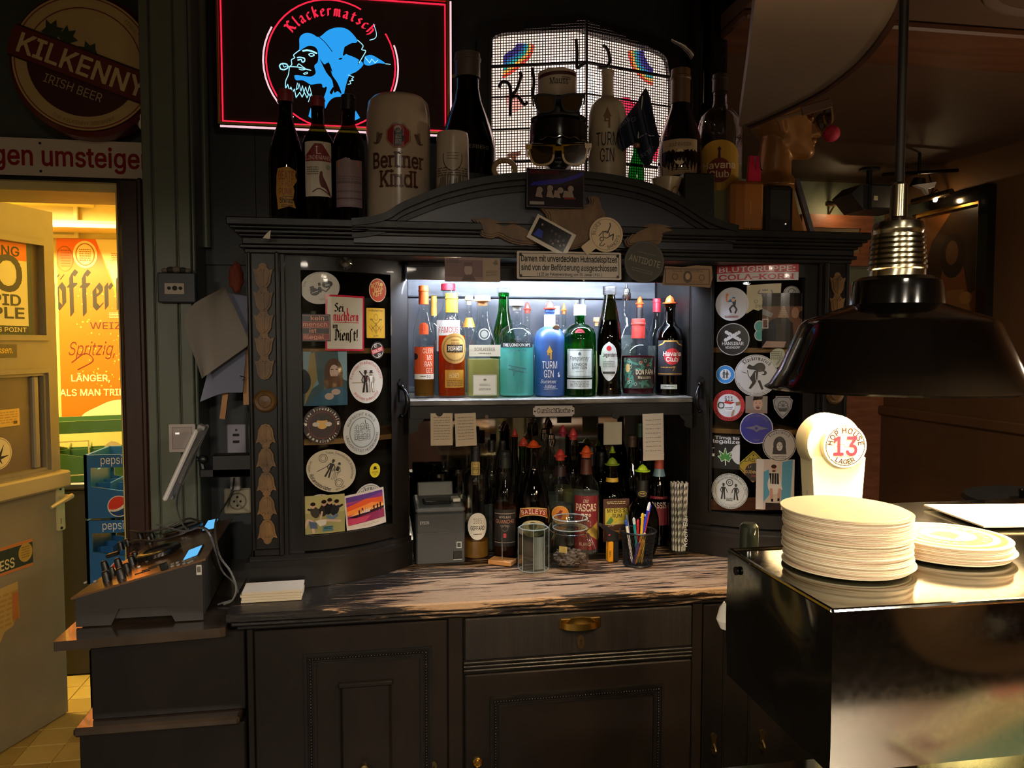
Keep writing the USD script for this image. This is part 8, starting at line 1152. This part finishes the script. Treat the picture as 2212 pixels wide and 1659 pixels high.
# ---------------------------------------------------------------- papers hanging from the wall in the recess
def clipboard():
    Y = 2.40; P = lambda u, v, y=Y: np.array(at(u, v, Y=y)); o = P(480, 640); t = thing('hanging_papers', 'white sheets of paper on a wooden batten hanging beside the cabinet', 'papers', o)
    def sheet(name, grid, mat, thick=.0008):
        """A curled sheet through a grid of photograph points with depths."""
        G = np.array([[P(u, v, y) - o for u, v, y in row] for row in grid]); rows = [smoothed(r_, 6) for r_ in G]; rows = np.array([smoothed(np.array(rows)[:, j], 6) for j in range(len(rows[0]))]); n, m = rows.shape[:2]; V = rows.reshape(-1, 3)
        Fq = np.array([(i * m + j, i * m + j + 1, (i + 1) * m + j + 1, (i + 1) * m + j) for i in range(n - 1) for j in range(m - 1)]); f1 = np.vstack([Fq[:, [0, 1, 2]], Fq[:, [0, 2, 3]]]); V2 = V + (0, thick, 0); return part(t, name, trimesh.Trimesh(np.vstack([V, V2]), np.vstack([f1, f1[:, ::-1] + len(V)]), process=False), mat, smooth=True)
    sheet('back_sheet', [[(488, 632, 2.42), (512, 636, 2.42), (534, 640, 2.42)], [(470, 720, 2.41), (500, 725, 2.41), (533, 730, 2.41)], [(432, 868, 2.37), (480, 850, 2.38), (524, 848, 2.39)]], colour('#7c8098', .7)); sheet('front_sheet', [[(486, 618, 2.36), (487, 620, 2.37), (489, 624, 2.38)], [(400, 682, 2.30), (462, 700, 2.35), (534, 728, 2.36)], [(436, 818, 2.31), (452, 806, 2.33), (534, 748, 2.36)]], colour('#8d8478', .7))
    part(t, 'hook', tube([P(526, 665, 2.43) - o, P(526, 665, 2.61) - o], .003, 6), 'dark_metal'); part(t, 'batten', [cat([extr(pg((0, -.16), (.016, -.16), (.016, .06), (0, .06)), .012, 'xz', .02)]).apply_translation(P(521, 760) - o)], 'light_wood'); part(t, 'peg', extr(spin(R(-.008, -.05, .008, .05), -8), .012, 'xz', .01).apply_translation(P(483, 870) - o), 'light_wood'); part(t, 'clip', [tube([P(518, 812, 2.37) - o, P(530, 815, 2.36) - o, P(524, 822, 2.36) - o], .0012, 6)], 'rubber')
    q = thing('orange_cloth', 'small bunched orange cloth hanging above the papers beside the cabinet', 'cloth', P(510, 600)); m = ball(.03, s=(.7, .5, 1.5), sub=3); v = m.vertices; m.vertices = v * (1 + .35 * (meshkit.noise(v * 90, 3)[:, None] - .5)); part(q, 'cloth', m, colour('#7a3420', .8))
clipboard()

# ---------------------------------------------------------------- mixing console on the desk
def console():
    z0 = ZK + .0006; zs = lambda x: 1.004 + .265 * (x + .717); A, B, C, D = (-.717, 1.93), (-.431, 1.93), (-.455, 2.385), (-.660, 2.40)
    o = np.array([-.57, 1.93, z0]); t = thing('mixing_console', 'sloping black mixing console with two blue screens and copper coloured face on the desk', 'mixing console', o); Q = lambda m: (m.apply_translation(-o), m)[1]
    foot = [(a[0], a[1]) for a in (A, B, C, D)]
    body = trimesh.Trimesh([(x, y, z0 + .014) for x, y in foot] + [(x, y, zs(x) - .006) for x, y in foot], [(0, 2, 1), (0, 3, 2), (4, 5, 6), (4, 6, 7), (0, 1, 5), (0, 5, 4), (1, 2, 6), (1, 6, 5), (2, 3, 7), (2, 7, 6), (3, 0, 4), (3, 4, 7)], process=False); part(t, 'body', Q(body), 'console_black', smooth=False)
    side = pg((-.717, z0 + .002), (-.640, z0 + .002), (-.622, z0 + .040), (-.515, z0 + .040), (-.497, z0 + .002), (-.433, z0 + .002), (-.433, zs(-.433) - .004), (-.717, zs(-.717) - .004)); part(t, 'side_panel', Q(extr(side, .008, 'xz', 1.921)), 'console_black')
    ov = [(-.727, 1.922), (-.425, 1.922), (-.449, 2.392), (-.668, 2.408)]; top_ = trimesh.Trimesh([(x, y, zs(x) - .004) for x, y in ov] + [(x, y, zs(x) + .001) for x, y in ov], [(0, 2, 1), (0, 3, 2), (4, 5, 6), (4, 6, 7), (0, 1, 5), (0, 5, 4), (1, 2, 6), (1, 6, 5), (2, 3, 7), (2, 7, 6), (3, 0, 4), (3, 4, 7)], process=False); part(t, 'face_plate', Q(top_), 'console_face', smooth=False)
    part(t, 'foot', [Q(bx(x, x + .05, y, y + .03, z0, z0 + .016)) for x, y in ((-.71, 1.94), (-.50, 1.94), (-.50, 2.33), (-.64, 2.34))], 'rubber')
    n = np.array([-.265, 0, 1]); n /= np.linalg.norm(n); p0 = np.array([-.717, 1.93, 1.004])
    def on(x, y):
        u, v = 120 + x / 2.765, 1080 + y / 2.765; d = FW + RT * (u - 1106) / FPX - UP * (v - 829.5) / FPX; return EYE + d * (((p0 - EYE) @ n) / (d @ n))
    al = math.atan(.265)
    for k, (x, y, s) in enumerate(((312, 488, 1.2), (397, 472, 1.2), (345, 446, .9), (303, 420, 1.15), (383, 405, 1.15), (433, 428, 1.0), (463, 388, 1.1), (485, 362, 1.1), (397, 300, 1.1), (437, 276, 1.0), (478, 236, 1.0), (512, 236, 1.0), (558, 206, 1.1), (582, 230, .9), (622, 200, 1.1), (566, 262, 1.1), (522, 214, 1.0), (640, 190, 1.0))):
        part(t, 'knob', moved(lathe([(0, 0), (.0085 * s, 0), (.0075 * s, .012 * s), (.0065 * s, .020 * s), (.004 * s, .022 * s), (0, .022 * s)], 14), on(x, y) + n * .001 - o, ry=-al), 'black_plastic')
    for x, y, c in ((455, 325, '#c8502c'), (720, 214, '#3a3ac8'), (180, 500, '#9a9a90'), (238, 492, '#9a9a90'), (500, 405, '#c9c0b0'), (545, 370, '#8a8a86')): part(t, 'button', moved(cyl(.0045, 0, .004, 12, c=.001), on(x, y) + n * .001 - o, ry=-al), colour(c))
    part(t, 'square_button', moved(bx(-.016, .016, -.011, .011, 0, .010, .002), on(345, 338) + n * .001 - o, ry=-al), 'black_plastic'); part(t, 'fader_slot', [moved(bx(-.018, .018, -.0012, .0012, 0, .0015), on(x, y) + n * .001 - o, ry=-al) for x, y in ((520, 435), (560, 415), (600, 395))], 'rubber')
    for x, y in ((655, 332), (800, 192)): part(t, 'jog_wheel', moved(lathe([(0, 0), (.056, 0), (.056, .010), (.050, .014), (.036, .014), (.034, .011), (0, .011)], 36), on(x, y) + n * .001 - o + (-.02, .02, 0), ry=-al), 'console_gloss')
    part(t, 'fader_cap', moved(bx(-.008, .008, -.006, .006, 0, .018, .002), on(655, 420) + n * .001 - o, ry=-al), 'black_plastic'); part(t, 'key_row', [moved(bx(-.004, .004, -.004, .004, 0, .004, .001), on(x, y) + n * .001 - o, ry=-al) for x, y in ((700, 388), (730, 380), (765, 372), (700, 402), (735, 394), (770, 386), (800, 380), (815, 372))], colour('#7d7a74'))
    for quad in (((765, 370), (848, 338), (878, 280), (800, 310)), ((880, 190), (945, 178), (974, 120), (915, 131))):
        P = np.array([on(*q) for q in quad]) + n * .004 - o; c_ = P.mean(0); Pf = c_ + (P - c_) * 1.16; tri = [(0, 1, 2), (0, 2, 3), (4, 6, 5), (4, 7, 6), (0, 4, 5), (0, 5, 1), (1, 5, 6), (1, 6, 2), (2, 6, 7), (2, 7, 3), (3, 7, 4), (3, 4, 0)]
        sc = part(t, 'screen_housing', trimesh.Trimesh(np.vstack([Pf, Pf - n * .008]), tri, process=False), 'black_plastic', smooth=False); part(sc, 'screen', trimesh.Trimesh(np.vstack([P + n * .001, P - n * .001]), tri, process=False), 'screen_blue', smooth=False)
    art(t, 'rating_plate', [('#b8b4a8', R(-.006, -.012, .006, .012)), ('#5a5850', R(-.004, -.006, .004, .008))], flat((-.440 + .57, -.0098, zs(-.44) - .022 - z0)))
    for k, (c, r, pts) in enumerate((('#232225', .003, [(455, 300), (520, 312), (620, 300), (760, 270), (880, 230), (940, 240)]), ('#2a2628', .003, [(470, 270), (560, 275), (700, 240), (820, 205), (900, 208)]), ('#6a6a72', .0024, [(640, 262), (800, 290), (900, 300), (960, 330)]))):
        q = [on(x, y) + n * (.024 + .012 * k + .012 * sin(i * 1.3 + k) ** 2) for i, (x, y) in enumerate(pts)]; cbl = thing('cable', ['black cable lying across the near half of the mixing console', 'dark cable crossing the far half of the mixing console', 'grey cable running off the right side of the mixing console'][k], 'cable', q[0])
        if k == 2: q += [np.array(at(478, 1230, Y=2.10)), np.array(at(508, 1262, Y=2.06)), np.array(at(512, 1290, Y=2.04)), np.array([*at(470, 1306, Z=ZK + .004)])]
        part(cbl, 'lead', moved(tube(q, r, 6, 6), -q[0]), colour(c, .5))
    # tablet on a swing arm fixed to the cabinet's side
    P = lambda u, v, y: np.array(at(u, v, Y=y)); c_ = P(403, 997, 2.2); a, b = P(438, 922, 2.2), P(370, 1071, 2.2); d = (b - a) / np.linalg.norm(b - a); L_n = np.linalg.norm(b - a); ang = math.atan2(-d[0], -d[2])
    t = thing('tablet', 'white tablet in a holder seen edge-on beside the cabinet', 'tablet', M=pose(c_, ry=-0) @ pose((0, 0, 0), ry=ang)); part(t, 'case', bx(-.006, .006, -.07, .07, -L_n / 2, L_n / 2, .004), 'white_plastic'); part(t, 'display', bx(-.0075, -.006, -.062, .062, -L_n / 2 + .012, L_n / 2 - .012), 'black_plastic'); part(t, 'clamp', [bx(-.010, .010, -.016, .016, s * L_n / 2 - .006, s * L_n / 2 + .006, .002) for s in (-1, 1)] + [bx(.0062, .012, -.014, .014, -.06, .05, .002)], colour('#8d8a88'))
    j = P(434, 992, 2.2); t = thing('swing_arm', 'black swing arm bracket holding the tablet to the side of the cabinet', 'bracket', j); e_ = np.array([-.342, 2.22, P(520, 1005, 2.2)[2]]) - j; part(t, 'joint', [ball(.014, (.006, 0, 0)), tube([(-.012, 0, .0), (.0, 0, 0), (.004, 0, -.03)], .008, 8)], 'black_plastic'); part(t, 'arm', [bx(-.002, e_[0], -.012, .03, -.050, -.026, .003), bx(.03, e_[0], -.012, .03, -.050, .012, .003)], 'black_plastic')
    q = [P(440, 940, 2.115), P(408, 1000, 2.115), P(390, 1050, 2.12), P(382, 1090, 2.2), P(392, 1128, 2.22), P(408, 1148, 2.2)]; cbl = thing('cable', 'grey charging cable hanging from the white tablet to the console', 'cable', q[0]); part(cbl, 'lead', moved(tube(q, .0024, 6, 6), -q[0]), 'cable_grey')
console()

# ---------------------------------------------------------------- the bar in the right foreground
BZ = 1.40
def bar():
    t = thing('bar_counter', 'brown wooden bar counter with a steel worktop in the right foreground', 'bar', (0, 0, 0)); part(t, 'wooden_top', bx(.30, 1.6, .06, .44, 1.05, 1.09, .006), 'bar_wood'); part(t, 'steel_worktop', bx(.30, 1.6, .44, .997, .975, 1.0, .003), 'steel'); part(t, 'rear_worktop', bx(.64, 1.6, .998, 1.25, .975, .9995, .003), 'steel'); part(t, 'front_panel', [bx(.36, 1.5, .12, .95, 0, .975)], 'brown_black_wood')
    t = thing('steel_box', 'dented stainless steel box housing in the right foreground', 'box', (0, 0, 0))
    pl = pg((.327, .514), (1.10, .514), (1.10, .86), (.575, .86), (.575, .69), (.327, .69)); r_ = np.random.default_rng(3)
    def shell():
        m = extr(pl, BZ - 1.277, at0=1.277); v, f = trimesh.remesh.subdivide_to_size(m.vertices, m.faces, .016); m = trimesh.Trimesh(v, f); m.merge_vertices(); v = m.vertices.copy(); k = meshkit.fbm(v * (14, 14, 9), 2, 5) - .5; near = np.exp(-((v[:, 2] - BZ) / .03) ** 2)
        front = np.abs(v[:, 1] - .514) < 1e-4; left = np.abs(v[:, 0] - .327) < 1e-4
        v[front, 1] += .002 * (meshkit.fbm(v[front] * (6, 6, 6), 1, 8) - .5) + .008 * near[front] * np.maximum(0, np.sin((v[front, 0] - .36) * 16)) ** 3; v[left, 0] += .004 * (meshkit.fbm(v[left] * 12, 2, 3) - .5) + .005 * near[left] * np.maximum(0, np.sin((v[left, 1] - .514) * 30)) ** 2; m.vertices = v; return m
    part(t, 'housing', shell(), 'steel', smooth=50); part(t, 'rolled_edge', [tube([(.329, .688, BZ), (.328, .60, BZ), (.329, .517, BZ)], .0022, 8), tube([(.329, .517, BZ), (.60, .516, BZ), (1.09, .516, BZ)], .0022, 8), tube([(.329, .688, BZ), (.575, .688, BZ)], .002, 8)], 'steel'); part(t, 'rivet_hole', moved(cyl(.004, 0, .002, 14), (.326, .668, BZ - .014), ry=-pi / 2), 'dark_metal')
    part(t, 'support', bx(.62, .90, .56, .80, 1.0005, 1.277, .004), 'steel')
    k = thing('porcelain_tap_knob', 'small white porcelain tap knob behind the steel box', 'tap knob', (.352, .74, 1.318)); part(k, 'knob', moved(lathe([(0, -.016), (.008, -.015), (.012, -.006), (.009, .006), (.005, .012), (0, .012)], 20), rx=0), 'white_enamel'); part(k, 'stem', [tube([(0, 0, .012), (.003, -.01, .026), (.008, -.046, .03)], .004, 10)], 'chrome')
    # coasters: one built, the rest copies
    def first(label, c, edge, group):
        q = thing('coaster', label, 'coaster', group=group); part(q, 'board', lathe([(0, 0), (.0535, 0), (.0538, .0003), (.0538, .0010), (.0535, .0013), (0, .0013)], 48), 'coaster_edge_' + edge); return q
    r = random.Random(21); stacks = [('tall stack', .4085, .6235, 36, 'white cardboard coasters in the tall stack'), ('low stack behind the tall one', .527, .645, 11, 'white cardboard coasters in the low stack'), ('short pile at the right edge', .602, .556, 4, 'white cardboard coasters in the short pile')]
    srcs = {}
    for name, X, Y, n_, grp in stacks:
        for i in range(n_):
            top_ = n_ - i; z = BZ + .0024 + i * .00138; M = pose((X + r.uniform(-.0016, .0016) + (.003 if i in (2, 3, 22) else 0) - (.0016 if i > 24 else 0), Y + r.uniform(-.0016, .0016), z), r.uniform(0, 6.28))
            if i == n_ - 1 and n_ > 20: M = pose((X - .003, Y + .001, z + .0004), 0.4, rx=.012)
            e = ('a', 'b', 'c')[(i * 7 + i // 5) % 3] if n_ > 4 else 'a'; l_ = 'white round cardboard coaster, ' + (ORD[top_ - 1] if top_ <= len(ORD) else str(top_) + 'th') + ' from the top of the ' + name
            if i == n_ - 1 and n_ > 4 or (n_ == 4 and i == 3):
                q = thing('coaster', 'printed round cardboard coaster on top of the ' + name, 'coaster', M=M, group=grp); part(q, 'board', lathe([(0, 0), (.0535, 0), (.0538, .0003), (.0538, .0010), (.0535, .0013), (0, .0013)], 48), 'coaster_edge_a')
                if n_ > 20: L = [('#e6d896', spin(ops.unary_union([pg((-.02, .018), (-.006, .024), (-.01, .012)), pg((.018, .012), (.026, .016), (.024, .006)), pg((-.018, -.02), (-.008, -.016), (-.012, -.026))]), 0))]
                elif n_ > 4: L = [('#d9a83a', ring(.043, .0485)), ('#4a6a3a', disc(.0365)), ('#e8dcae', arc_text('LANDSKRONER', .029, .0055, 90, bold=True, span=190).union(arc_text('BRAUEREI', .034, .0055, 270, inside=True, bold=True, span=110))), ('#e0d8c0', disc(.024)), ('#4a7a9a', disc(.024).intersection(R(-1, 0, 1, 1))), ('#c99a2c', pg((-.012, -.012), (.012, -.012), (.008, .006), (-.004, .012), (-.012, .004)))]
                else: L = [('#5a564a', ring(.041, .0417))]
                art(q, 'print', L, flat((0, 0, .00132), (cos(2.6), sin(2.6), 0), (-sin(2.6), cos(2.6), 0), (0, 0, 1))); continue
            if e not in srcs: q = first(l_, '', e, grp); q.GetAttribute('xformOp:transform').Set(Gf.Matrix4d(*M.T.ravel().tolist())); srcs[e] = q
            else: dup(srcs[e], M, l_, grp)
    p = at(2190, 1185, Z=BZ + .004); t = thing('menu_card', 'cream menu card lying on the steel box behind the short coaster pile', 'card', (.735, .755, BZ + .003), -.12); part(t, 'card', bx(-.10, .09, -.05, .06, 0, .0016), colour('#c9b896', .6)); art(t, 'print', [('#8a3a2a', R(-.005, .010, .03, .016)), ('#3a3428', R(-.01, -.02, .02, -.012).union(scribble(.05, .03, 5, .04, -.02)))], flat((0, 0, .0017), (1, 0, 0), (0, 1, 0), (0, 0, 1)))
    # newspaper on the wooden top, mirrored in the steel
    t = thing('newspaper', 'folded newspaper with green and red print on the wooden bar counter', 'newspaper', (.80, .19, 1.0906), math.radians(-18)); xs = np.linspace(-.16, .16, 25); ys = np.linspace(-.075, .075, 13)
    def zf(x, y): return .004 + .030 * np.exp(-((y + .055) / .035) ** 2) * (.5 + .5 * np.sin(x * 12 + 1)) + .004 * np.sin(x * 20)
    V = np.array([(x, y, zf(x, y)) for y in ys for x in xs]); m = len(xs); Fq = np.array([(i * m + j, i * m + j + 1, (i + 1) * m + j + 1, (i + 1) * m + j) for i in range(len(ys) - 1) for j in range(m - 1)]); f1 = np.vstack([Fq[:, [0, 1, 2]], Fq[:, [0, 2, 3]]]); V2 = V - (0, 0, .003); V2[:, 2] = np.maximum(V2[:, 2], .0005)
    part(t, 'pages', trimesh.Trimesh(np.vstack([V, V2]), np.vstack([f1, f1[:, ::-1] + len(V)]), process=False), colour('#b8ab88', .7), smooth=True)
    pl_ = lambda a_, b_, c_: np.c_[a_, b_, zf(a_, b_) + .0006 + c_]; r2 = random.Random(5)
    strips = lambda s: ops.unary_union([s.intersection(sbox(-1 + k * .0133, -1, -1 + (k + 1) * .0133, 1)) for k in range(0)]) if 0 else s
    art(t, 'print', [('#4a6a54', R(-.15, -.02, .15, .022)), ('#c8c0a0', scribble(.24, .03, 3, 0, 0, t=.004, seed=2)), ('#6a3a30', R(-.15, -.06, .02, -.03)), ('#a84438', R(.03, -.06, .12, -.045)), ('#5a5244', scribble(.28, .04, 5, 0, .05, seed=4))], pl_, mesh_w=.012)
    # beer tap with the round white badge
    X, Y = .700, 1.115; yaw = math.radians(-8); c_ = at(1822, 963, Y=1.085); t = thing('beer_tap', 'white beer tap font with a round badge under the black pendant lamp', 'beer tap', (c_[0], 1.085, 1.0004), yaw); zc = c_[2] - 1.0; r_ = .0335
    part(t, 'badge_drum', moved(lathe([(0, 0), (r_ * 1.28, 0), (r_ * 1.36, .006), (r_ * 1.36, .040), (r_ * 1.22, .052), (0, .054)], 40), (-.012, .004, zc + .002), rx=-pi / 2), colour('#d6cda0', .3)); part(t, 'font_body', [extr(pg((-.036, zc - .16), (.026, zc - .16), (.034, zc - .02), (-.046, zc - .02)).buffer(.002), .046, 'xz', .002), bx(-.03, .02, .006, .044, 0, zc - .15, .004)], colour('#e8e0b8', .3))
    b_ = part(t, 'badge', moved(lathe([(0, -.006), (r_, -.006), (r_ * 1.04, -.002), (r_ * 1.04, .004), (0, .004)], 40), (0, 0, zc), rx=-pi / 2), colour('#efe7c0', .3)); d_ = lambda k: disc(r_ * k, n=20)
    art(b_, 'print', [('#2a1610', ring(r_ * .88, r_ * .91, 0, 0)), ('#efe7c0', R(-r_, r_ * .80, r_, r_ * .95).intersection(R(-.012, 0, .012, 1)).union(R(-r_ * .7, -r_ * .6, -r_ * .55, -r_ * .2))), ('#30140e', arc_text('HOP HOUSE', r_ * .60, r_ * .25, 90, bold=True, span=178).union(arc_text('LAGER', r_ * .83, r_ * .21, 270, inside=True, bold=True, span=72)).union(arc_text('GUINNESS', r_ * .90, r_ * .09, 90, span=42))), ('#7a5a4a', ring(r_ * .50, r_ * .52)), ('#d8283e', T('13', r_ * .84, 0, -r_ * .42, r_ * 1.12, bold=True)), ('#7a3a30', ln(smoothed([(-r_ * .4, -r_ * .02), (-r_ * .1, r_ * .1), (0, -r_ * .06), (r_ * .35, r_ * .08)], 5), .0008))], flat((0, -.0062, zc)), 'print_gloss')
    art(t, 'signature', [('#3a3226', ln(smoothed([(-.012, -.03), (-.004, -.012), (.006, -.022), (-.004, -.036), (.004, -.006), (.01, .012), (.012, .004)], 6), .0007))], flat((-.0462, .026, zc - .085), (0, -1, 0), (.06, 0, 1), (-1, 0, 0)), base=.003)
    for l_, u, v, Y_, r_k in (('black tapered beer tap handle behind the left corner of the steel box', 1618, 1131, .722, .0095), ('dark cylindrical tap handle behind the low coaster stack', 2055, 1102, .99, .0125)):
        p = at(u, v, Y=Y_ if Y_ != .99 else .95); yy = Y_ if Y_ != .99 else .95; h = p[2] - 1.0; t = thing('tap_handle', l_, 'tap handle', (p[0], yy, 1.0005)); (part(t, 'mount', bx(-.006, .006, -.031, -.006, h - .10, h - .075), 'steel') if Y_ < .8 else None); part(t, 'grip', lathe([(0, h - .11), (r_k * .72, h - .11), (r_k * .85, h - .08), (r_k, h - .012), (r_k * .96, h - .003), (r_k * .7, h), (0, h)], 24), 'tap_green'); part(t, 'post', cyl(r_k * .6, max(0, h - .16) if Y_ < .8 else 0, h - .11, 16), 'chrome')
bar()
def pendant(loc, label, ztop, bulb=True, tilt=0.0):
    X, Y, z = loc; t = thing('pendant_lamp', label, 'lamp', (X, Y, z)); R_ = .18
    out = [(R_, 0), (R_ + .004, .003), (R_ - .004, .008), (.163, .03), (.143, .075), (.134, .096), (.126, .104), (.085, .118), (.064, .126), (.062, .150), (.060, .160), (.050, .166)]
    inn = [(.047, .160), (.056, .150), (.058, .124), (.122, .100), (.139, .075), (.159, .03), (R_ - .004, .002), (R_, 0)]
    part(t, 'shade', lathe(out, 64), 'black_enamel'); part(t, 'shade_lining', lathe(inn[:-1] + [(R_ - .0005, .0005)], 64), 'white_enamel', label='white inside of the shade')
    prof = [(0, .166), (.038, .166), (.038, .176)]
    for k in range(7): q = .178 + k * .0075; prof += [(.040 - k * .0006, q), (.040 - k * .0006, q + .004), (.0365 - k * .0006, q + .0055)]
    prof += [(.034, .232), (.035, .236), (.033, .245), (.022, .249), (.012, .254), (.0115, .300), (.0075, .304), (0, .304)]
    part(t, 'socket', lathe(prof, 40), 'pendant_brass', label='ribbed brass lamp holder'); part(t, 'rod', tube([(0, 0, .295), (0, 0, ztop - z)], .0068, 12), 'pendant_rod'); part(t, 'ceiling_cup', lathe([(0, ztop - z - .05), (.03, ztop - z - .045), (.045, ztop - z - .002), (0, ztop - z - .002)], 24), 'black_enamel')
    part(t, 'bulb', [ball(.030, (0, 0, .068), (1, 1, 1.15), 3), cyl(.014, .10, .16, 16)], 'bulb_warm'); return t
pendant((.748, 1.033, 1.530), 'black enamel pendant lamp with ribbed brass holder over the beer tap', CEIL)
pendant((.768, .55, 1.60), 'unseen black enamel pendant lamp added past the right edge to light the coasters', CEIL)  # second pendant, out of view, added to brighten the coasters

# ---------------------------------------------------------------- the room beyond, right
def beyond():
    XR = 3.3
    a, b = at(1962, 445, X=XR - .03), at(2142, 440, X=XR - .03); z1, z0 = 2.46, 1.62; yc = (a[1] + b[1]) / 2; w = (a[1] - b[1]) / 2
    t = thing('painting', 'dark framed oil portrait lit from above on the right wall', 'painting', M=pose((XR - .001, yc, z0), rz=-pi / 2)); h = z1 - z0
    part(t, 'frame', [extr(rim(R(-w, 0, w, h), .07), .05, 'xz', -.05)], 'black_enamel'); part(t, 'gilt_slip', extr(rim(R(-w + .068, .068, w - .068, h - .068), .022), .03, 'xz', -.035), 'brass'); s = R(-w + .085, .085, w - .085, h - .085); part(t, 'canvas', bx(-w + .08, w - .08, -.014, -.008, .08, h - .08), colour('#6a4020'))
    art(t, 'paint', [('#7d4c22', s), ('#3a2a1c', pg((-w + .085, h * .3), (-w * .2, h * .35), (-w * .05, h * .6), (w * .3, h * .62), (w * .5, h * .3), (w - .085, h * .34), (w - .085, h - .085), (w * .1, h - .085), (-w * .4, h * .7))), ('#2c2018', disc(.10, w * .12, h * .58, .13)), ('#6a4a30', disc(.05, w * .1, h * .6, .07)), ('#8f6436', pg((-w * .1, h * .12), (w * .7, h * .12), (w * .4, h * .34), (w * .0, h * .34))), ('#a87844', disc(.05, w * .45, h * .28, .035))], flat((0, -.0142, 0)), 'print_gloss', clip=s)
    lp = part(t, 'picture_light', [moved(cyl(.018, -.16, .16, 14), (0, -.13, h - .01), ry=pi / 2), tube([(0, -.02, h - .03), (0, -.10, h + .03), (0, -.13, h)], .006, 8)], 'old_brass'); part(lp, 'bulb', ball(.012, (.03, -.13, h - .034)), 'picture_bulb')
    c, d = at(1732, 572, Y=4.66), at(1888, 466, Y=4.66); t = thing('painting', 'small landscape picture in a wide pale wooden frame on the far wall', 'painting', ((c[0] + d[0]) / 2, 4.699, c[2])); w, h = (d[0] - c[0]) / 2, (d[2] - c[2]); part(t, 'frame', extr(rim(R(-w, 0, w, h), .085), .035, 'xz', -.035), 'frame_wood'); s = R(-w + .08, .08, w - .08, h - .08); part(t, 'canvas', bx(-w + .08, w - .08, -.012, -.006, .08, h - .08), colour('#a89878')); art(t, 'paint', [('#b8a684', s), ('#8a7a5c', R(-w, 0, w, h * .38)), ('#6a604c', scribble(w, h * .1, 3, 0, h * .36))], flat((0, -.0125, 0)), clip=s)
    lp = part(t, 'picture_light', [moved(cyl(.016, -.1, .1, 12), (-.05, -.14, h + .05), ry=pi / 2), tube([(-.05, 0, h), (-.05, -.10, h + .08), (-.05, -.14, h + .05)], .006, 8)], 'old_brass'); part(lp, 'bulb', ball(.012, (-.05, -.14, h + .028)), 'picture_bulb')
    a, b = at(1822, 402, Y=4.3), at(1930, 460, Y=4.3); cx, cz = (a[0] + b[0]) / 2, (a[2] + b[2]) / 2; w, h = (b[0] - a[0]) / 2, (a[2] - b[2]) / 2; t = thing('projector', 'dark grey projector with a small white square hung from the ceiling', 'projector', (cx, 4.3, cz)); part(t, 'body', [bx(-w * .35, w, -.10, .14, -h, h, .012), extr(pg((-w, h * .2), (-w * .6, h), (-w * .3, h), (-w * .3, -h), (-w * .5, -h)), .2, 'xz', -.08)], colour('#2c2e33')); part(t, 'mount', [cyl(.016, h, LOW - cz - .0, 12), cyl(.06, LOW - cz - .012, LOW - cz - .001, 20)], 'black_plastic'); art(t, 'sticker', [('#cfc8ac', R(-w * .2, -h * .3, -w * .05, h * .05))], flat((0, -.1004, 0)))
    p = at(1985, 388, Y=3.9); t = thing('spot_lamp', 'small dark spot lamp on a bracket below the ceiling edge', 'lamp', p); part(t, 'bar', [tube([(-.22, .0, .02), (.24, 0, .06)], .01, 8), tube([(0, 0, .03), (0, 0, LOW - p[2] - .001)], .008, 8)], 'dark_metal'); part(t, 'head', [moved(cyl(.045, -.03, .02, 16, r1=.03), (0, 0, -.01), rx=.3), tube([(.06, 0, .03), (.09, .0, -.05), (.07, 0, -.09)], .004, 6)], 'black_plastic'); part(t, 'clip', [extr(pg((-.06, -.04), (.07, -.02), (.06, -.05), (.02, -.06), (.025, -.09), (.0, -.06)), .03, 'xz', -.05)], 'white_enamel')
    # bar stool and high table in the dark
    q = at(1890, 1005, Y=2.3); t = thing('bar_stool', 'dark bar stool with a bent hoop back behind the beer tap', 'stool', (q[0], 2.3, 0)); part(t, 'seat', lathe([(0, .73), (.17, .735), (.175, .75), (.15, .765), (0, .768)], 28), 'black_wood'); part(t, 'back_hoop', tube([(-.03, .14, .75), (-.032, .15, 1.0), (-.03, .15, q[2] - .02), (-.018, .15, q[2]), (.018, .15, q[2]), (.03, .15, q[2] - .02), (.032, .15, 1.0), (.03, .14, .75)], .012, 8, 4), 'black_wood')
    for s in (-1, 1):
        for r_ in (-1, 1): part(t, 'leg', tube([(s * .10, r_ * .10, .735), (s * .17, r_ * .17, .0)], .014, 8), 'black_wood')
    part(t, 'foot_ring', tube([(.142 * cos(x), .142 * sin(x), .28) for x in np.linspace(0, 2 * pi, 25)], .008, 6), 'dark_metal')
    q = at(2230, 1078, Y=2.2); t = thing('high_table', 'dark round high table on one post at the right edge', 'table', (q[0] + .05, 2.2, 0)); zt = q[2]; part(t, 'top', lathe([(0, zt - .026), (.235, zt - .024), (.245, zt - .012), (.235, zt), (0, zt)], 40), 'table_dark'); part(t, 'post', [cyl(.03, .02, zt - .026, 16)], 'table_dark'); part(t, 'bracket', [tube([(0, 0, zt - .20), (-.04, 0, zt - .10), (-.12, 0, zt - .04), (-.2, 0, zt - .03)], .012, 8, 5)], 'table_dark'); part(t, 'base', lathe([(0, 0), (.22, 0), (.22, .012), (.04, .03), (0, .03)], 32), 'table_dark')
    q2 = thing('ashtray', 'small dark round pot standing on the high table', 'pot', (q[0] - .01, 2.2, zt + .0005)); part(q2, 'body', lathe([(0, 0), (.03, 0), (.034, .03), (.03, .03), (.026, .006), (0, .005)], 20), 'black_enamel')
beyond()
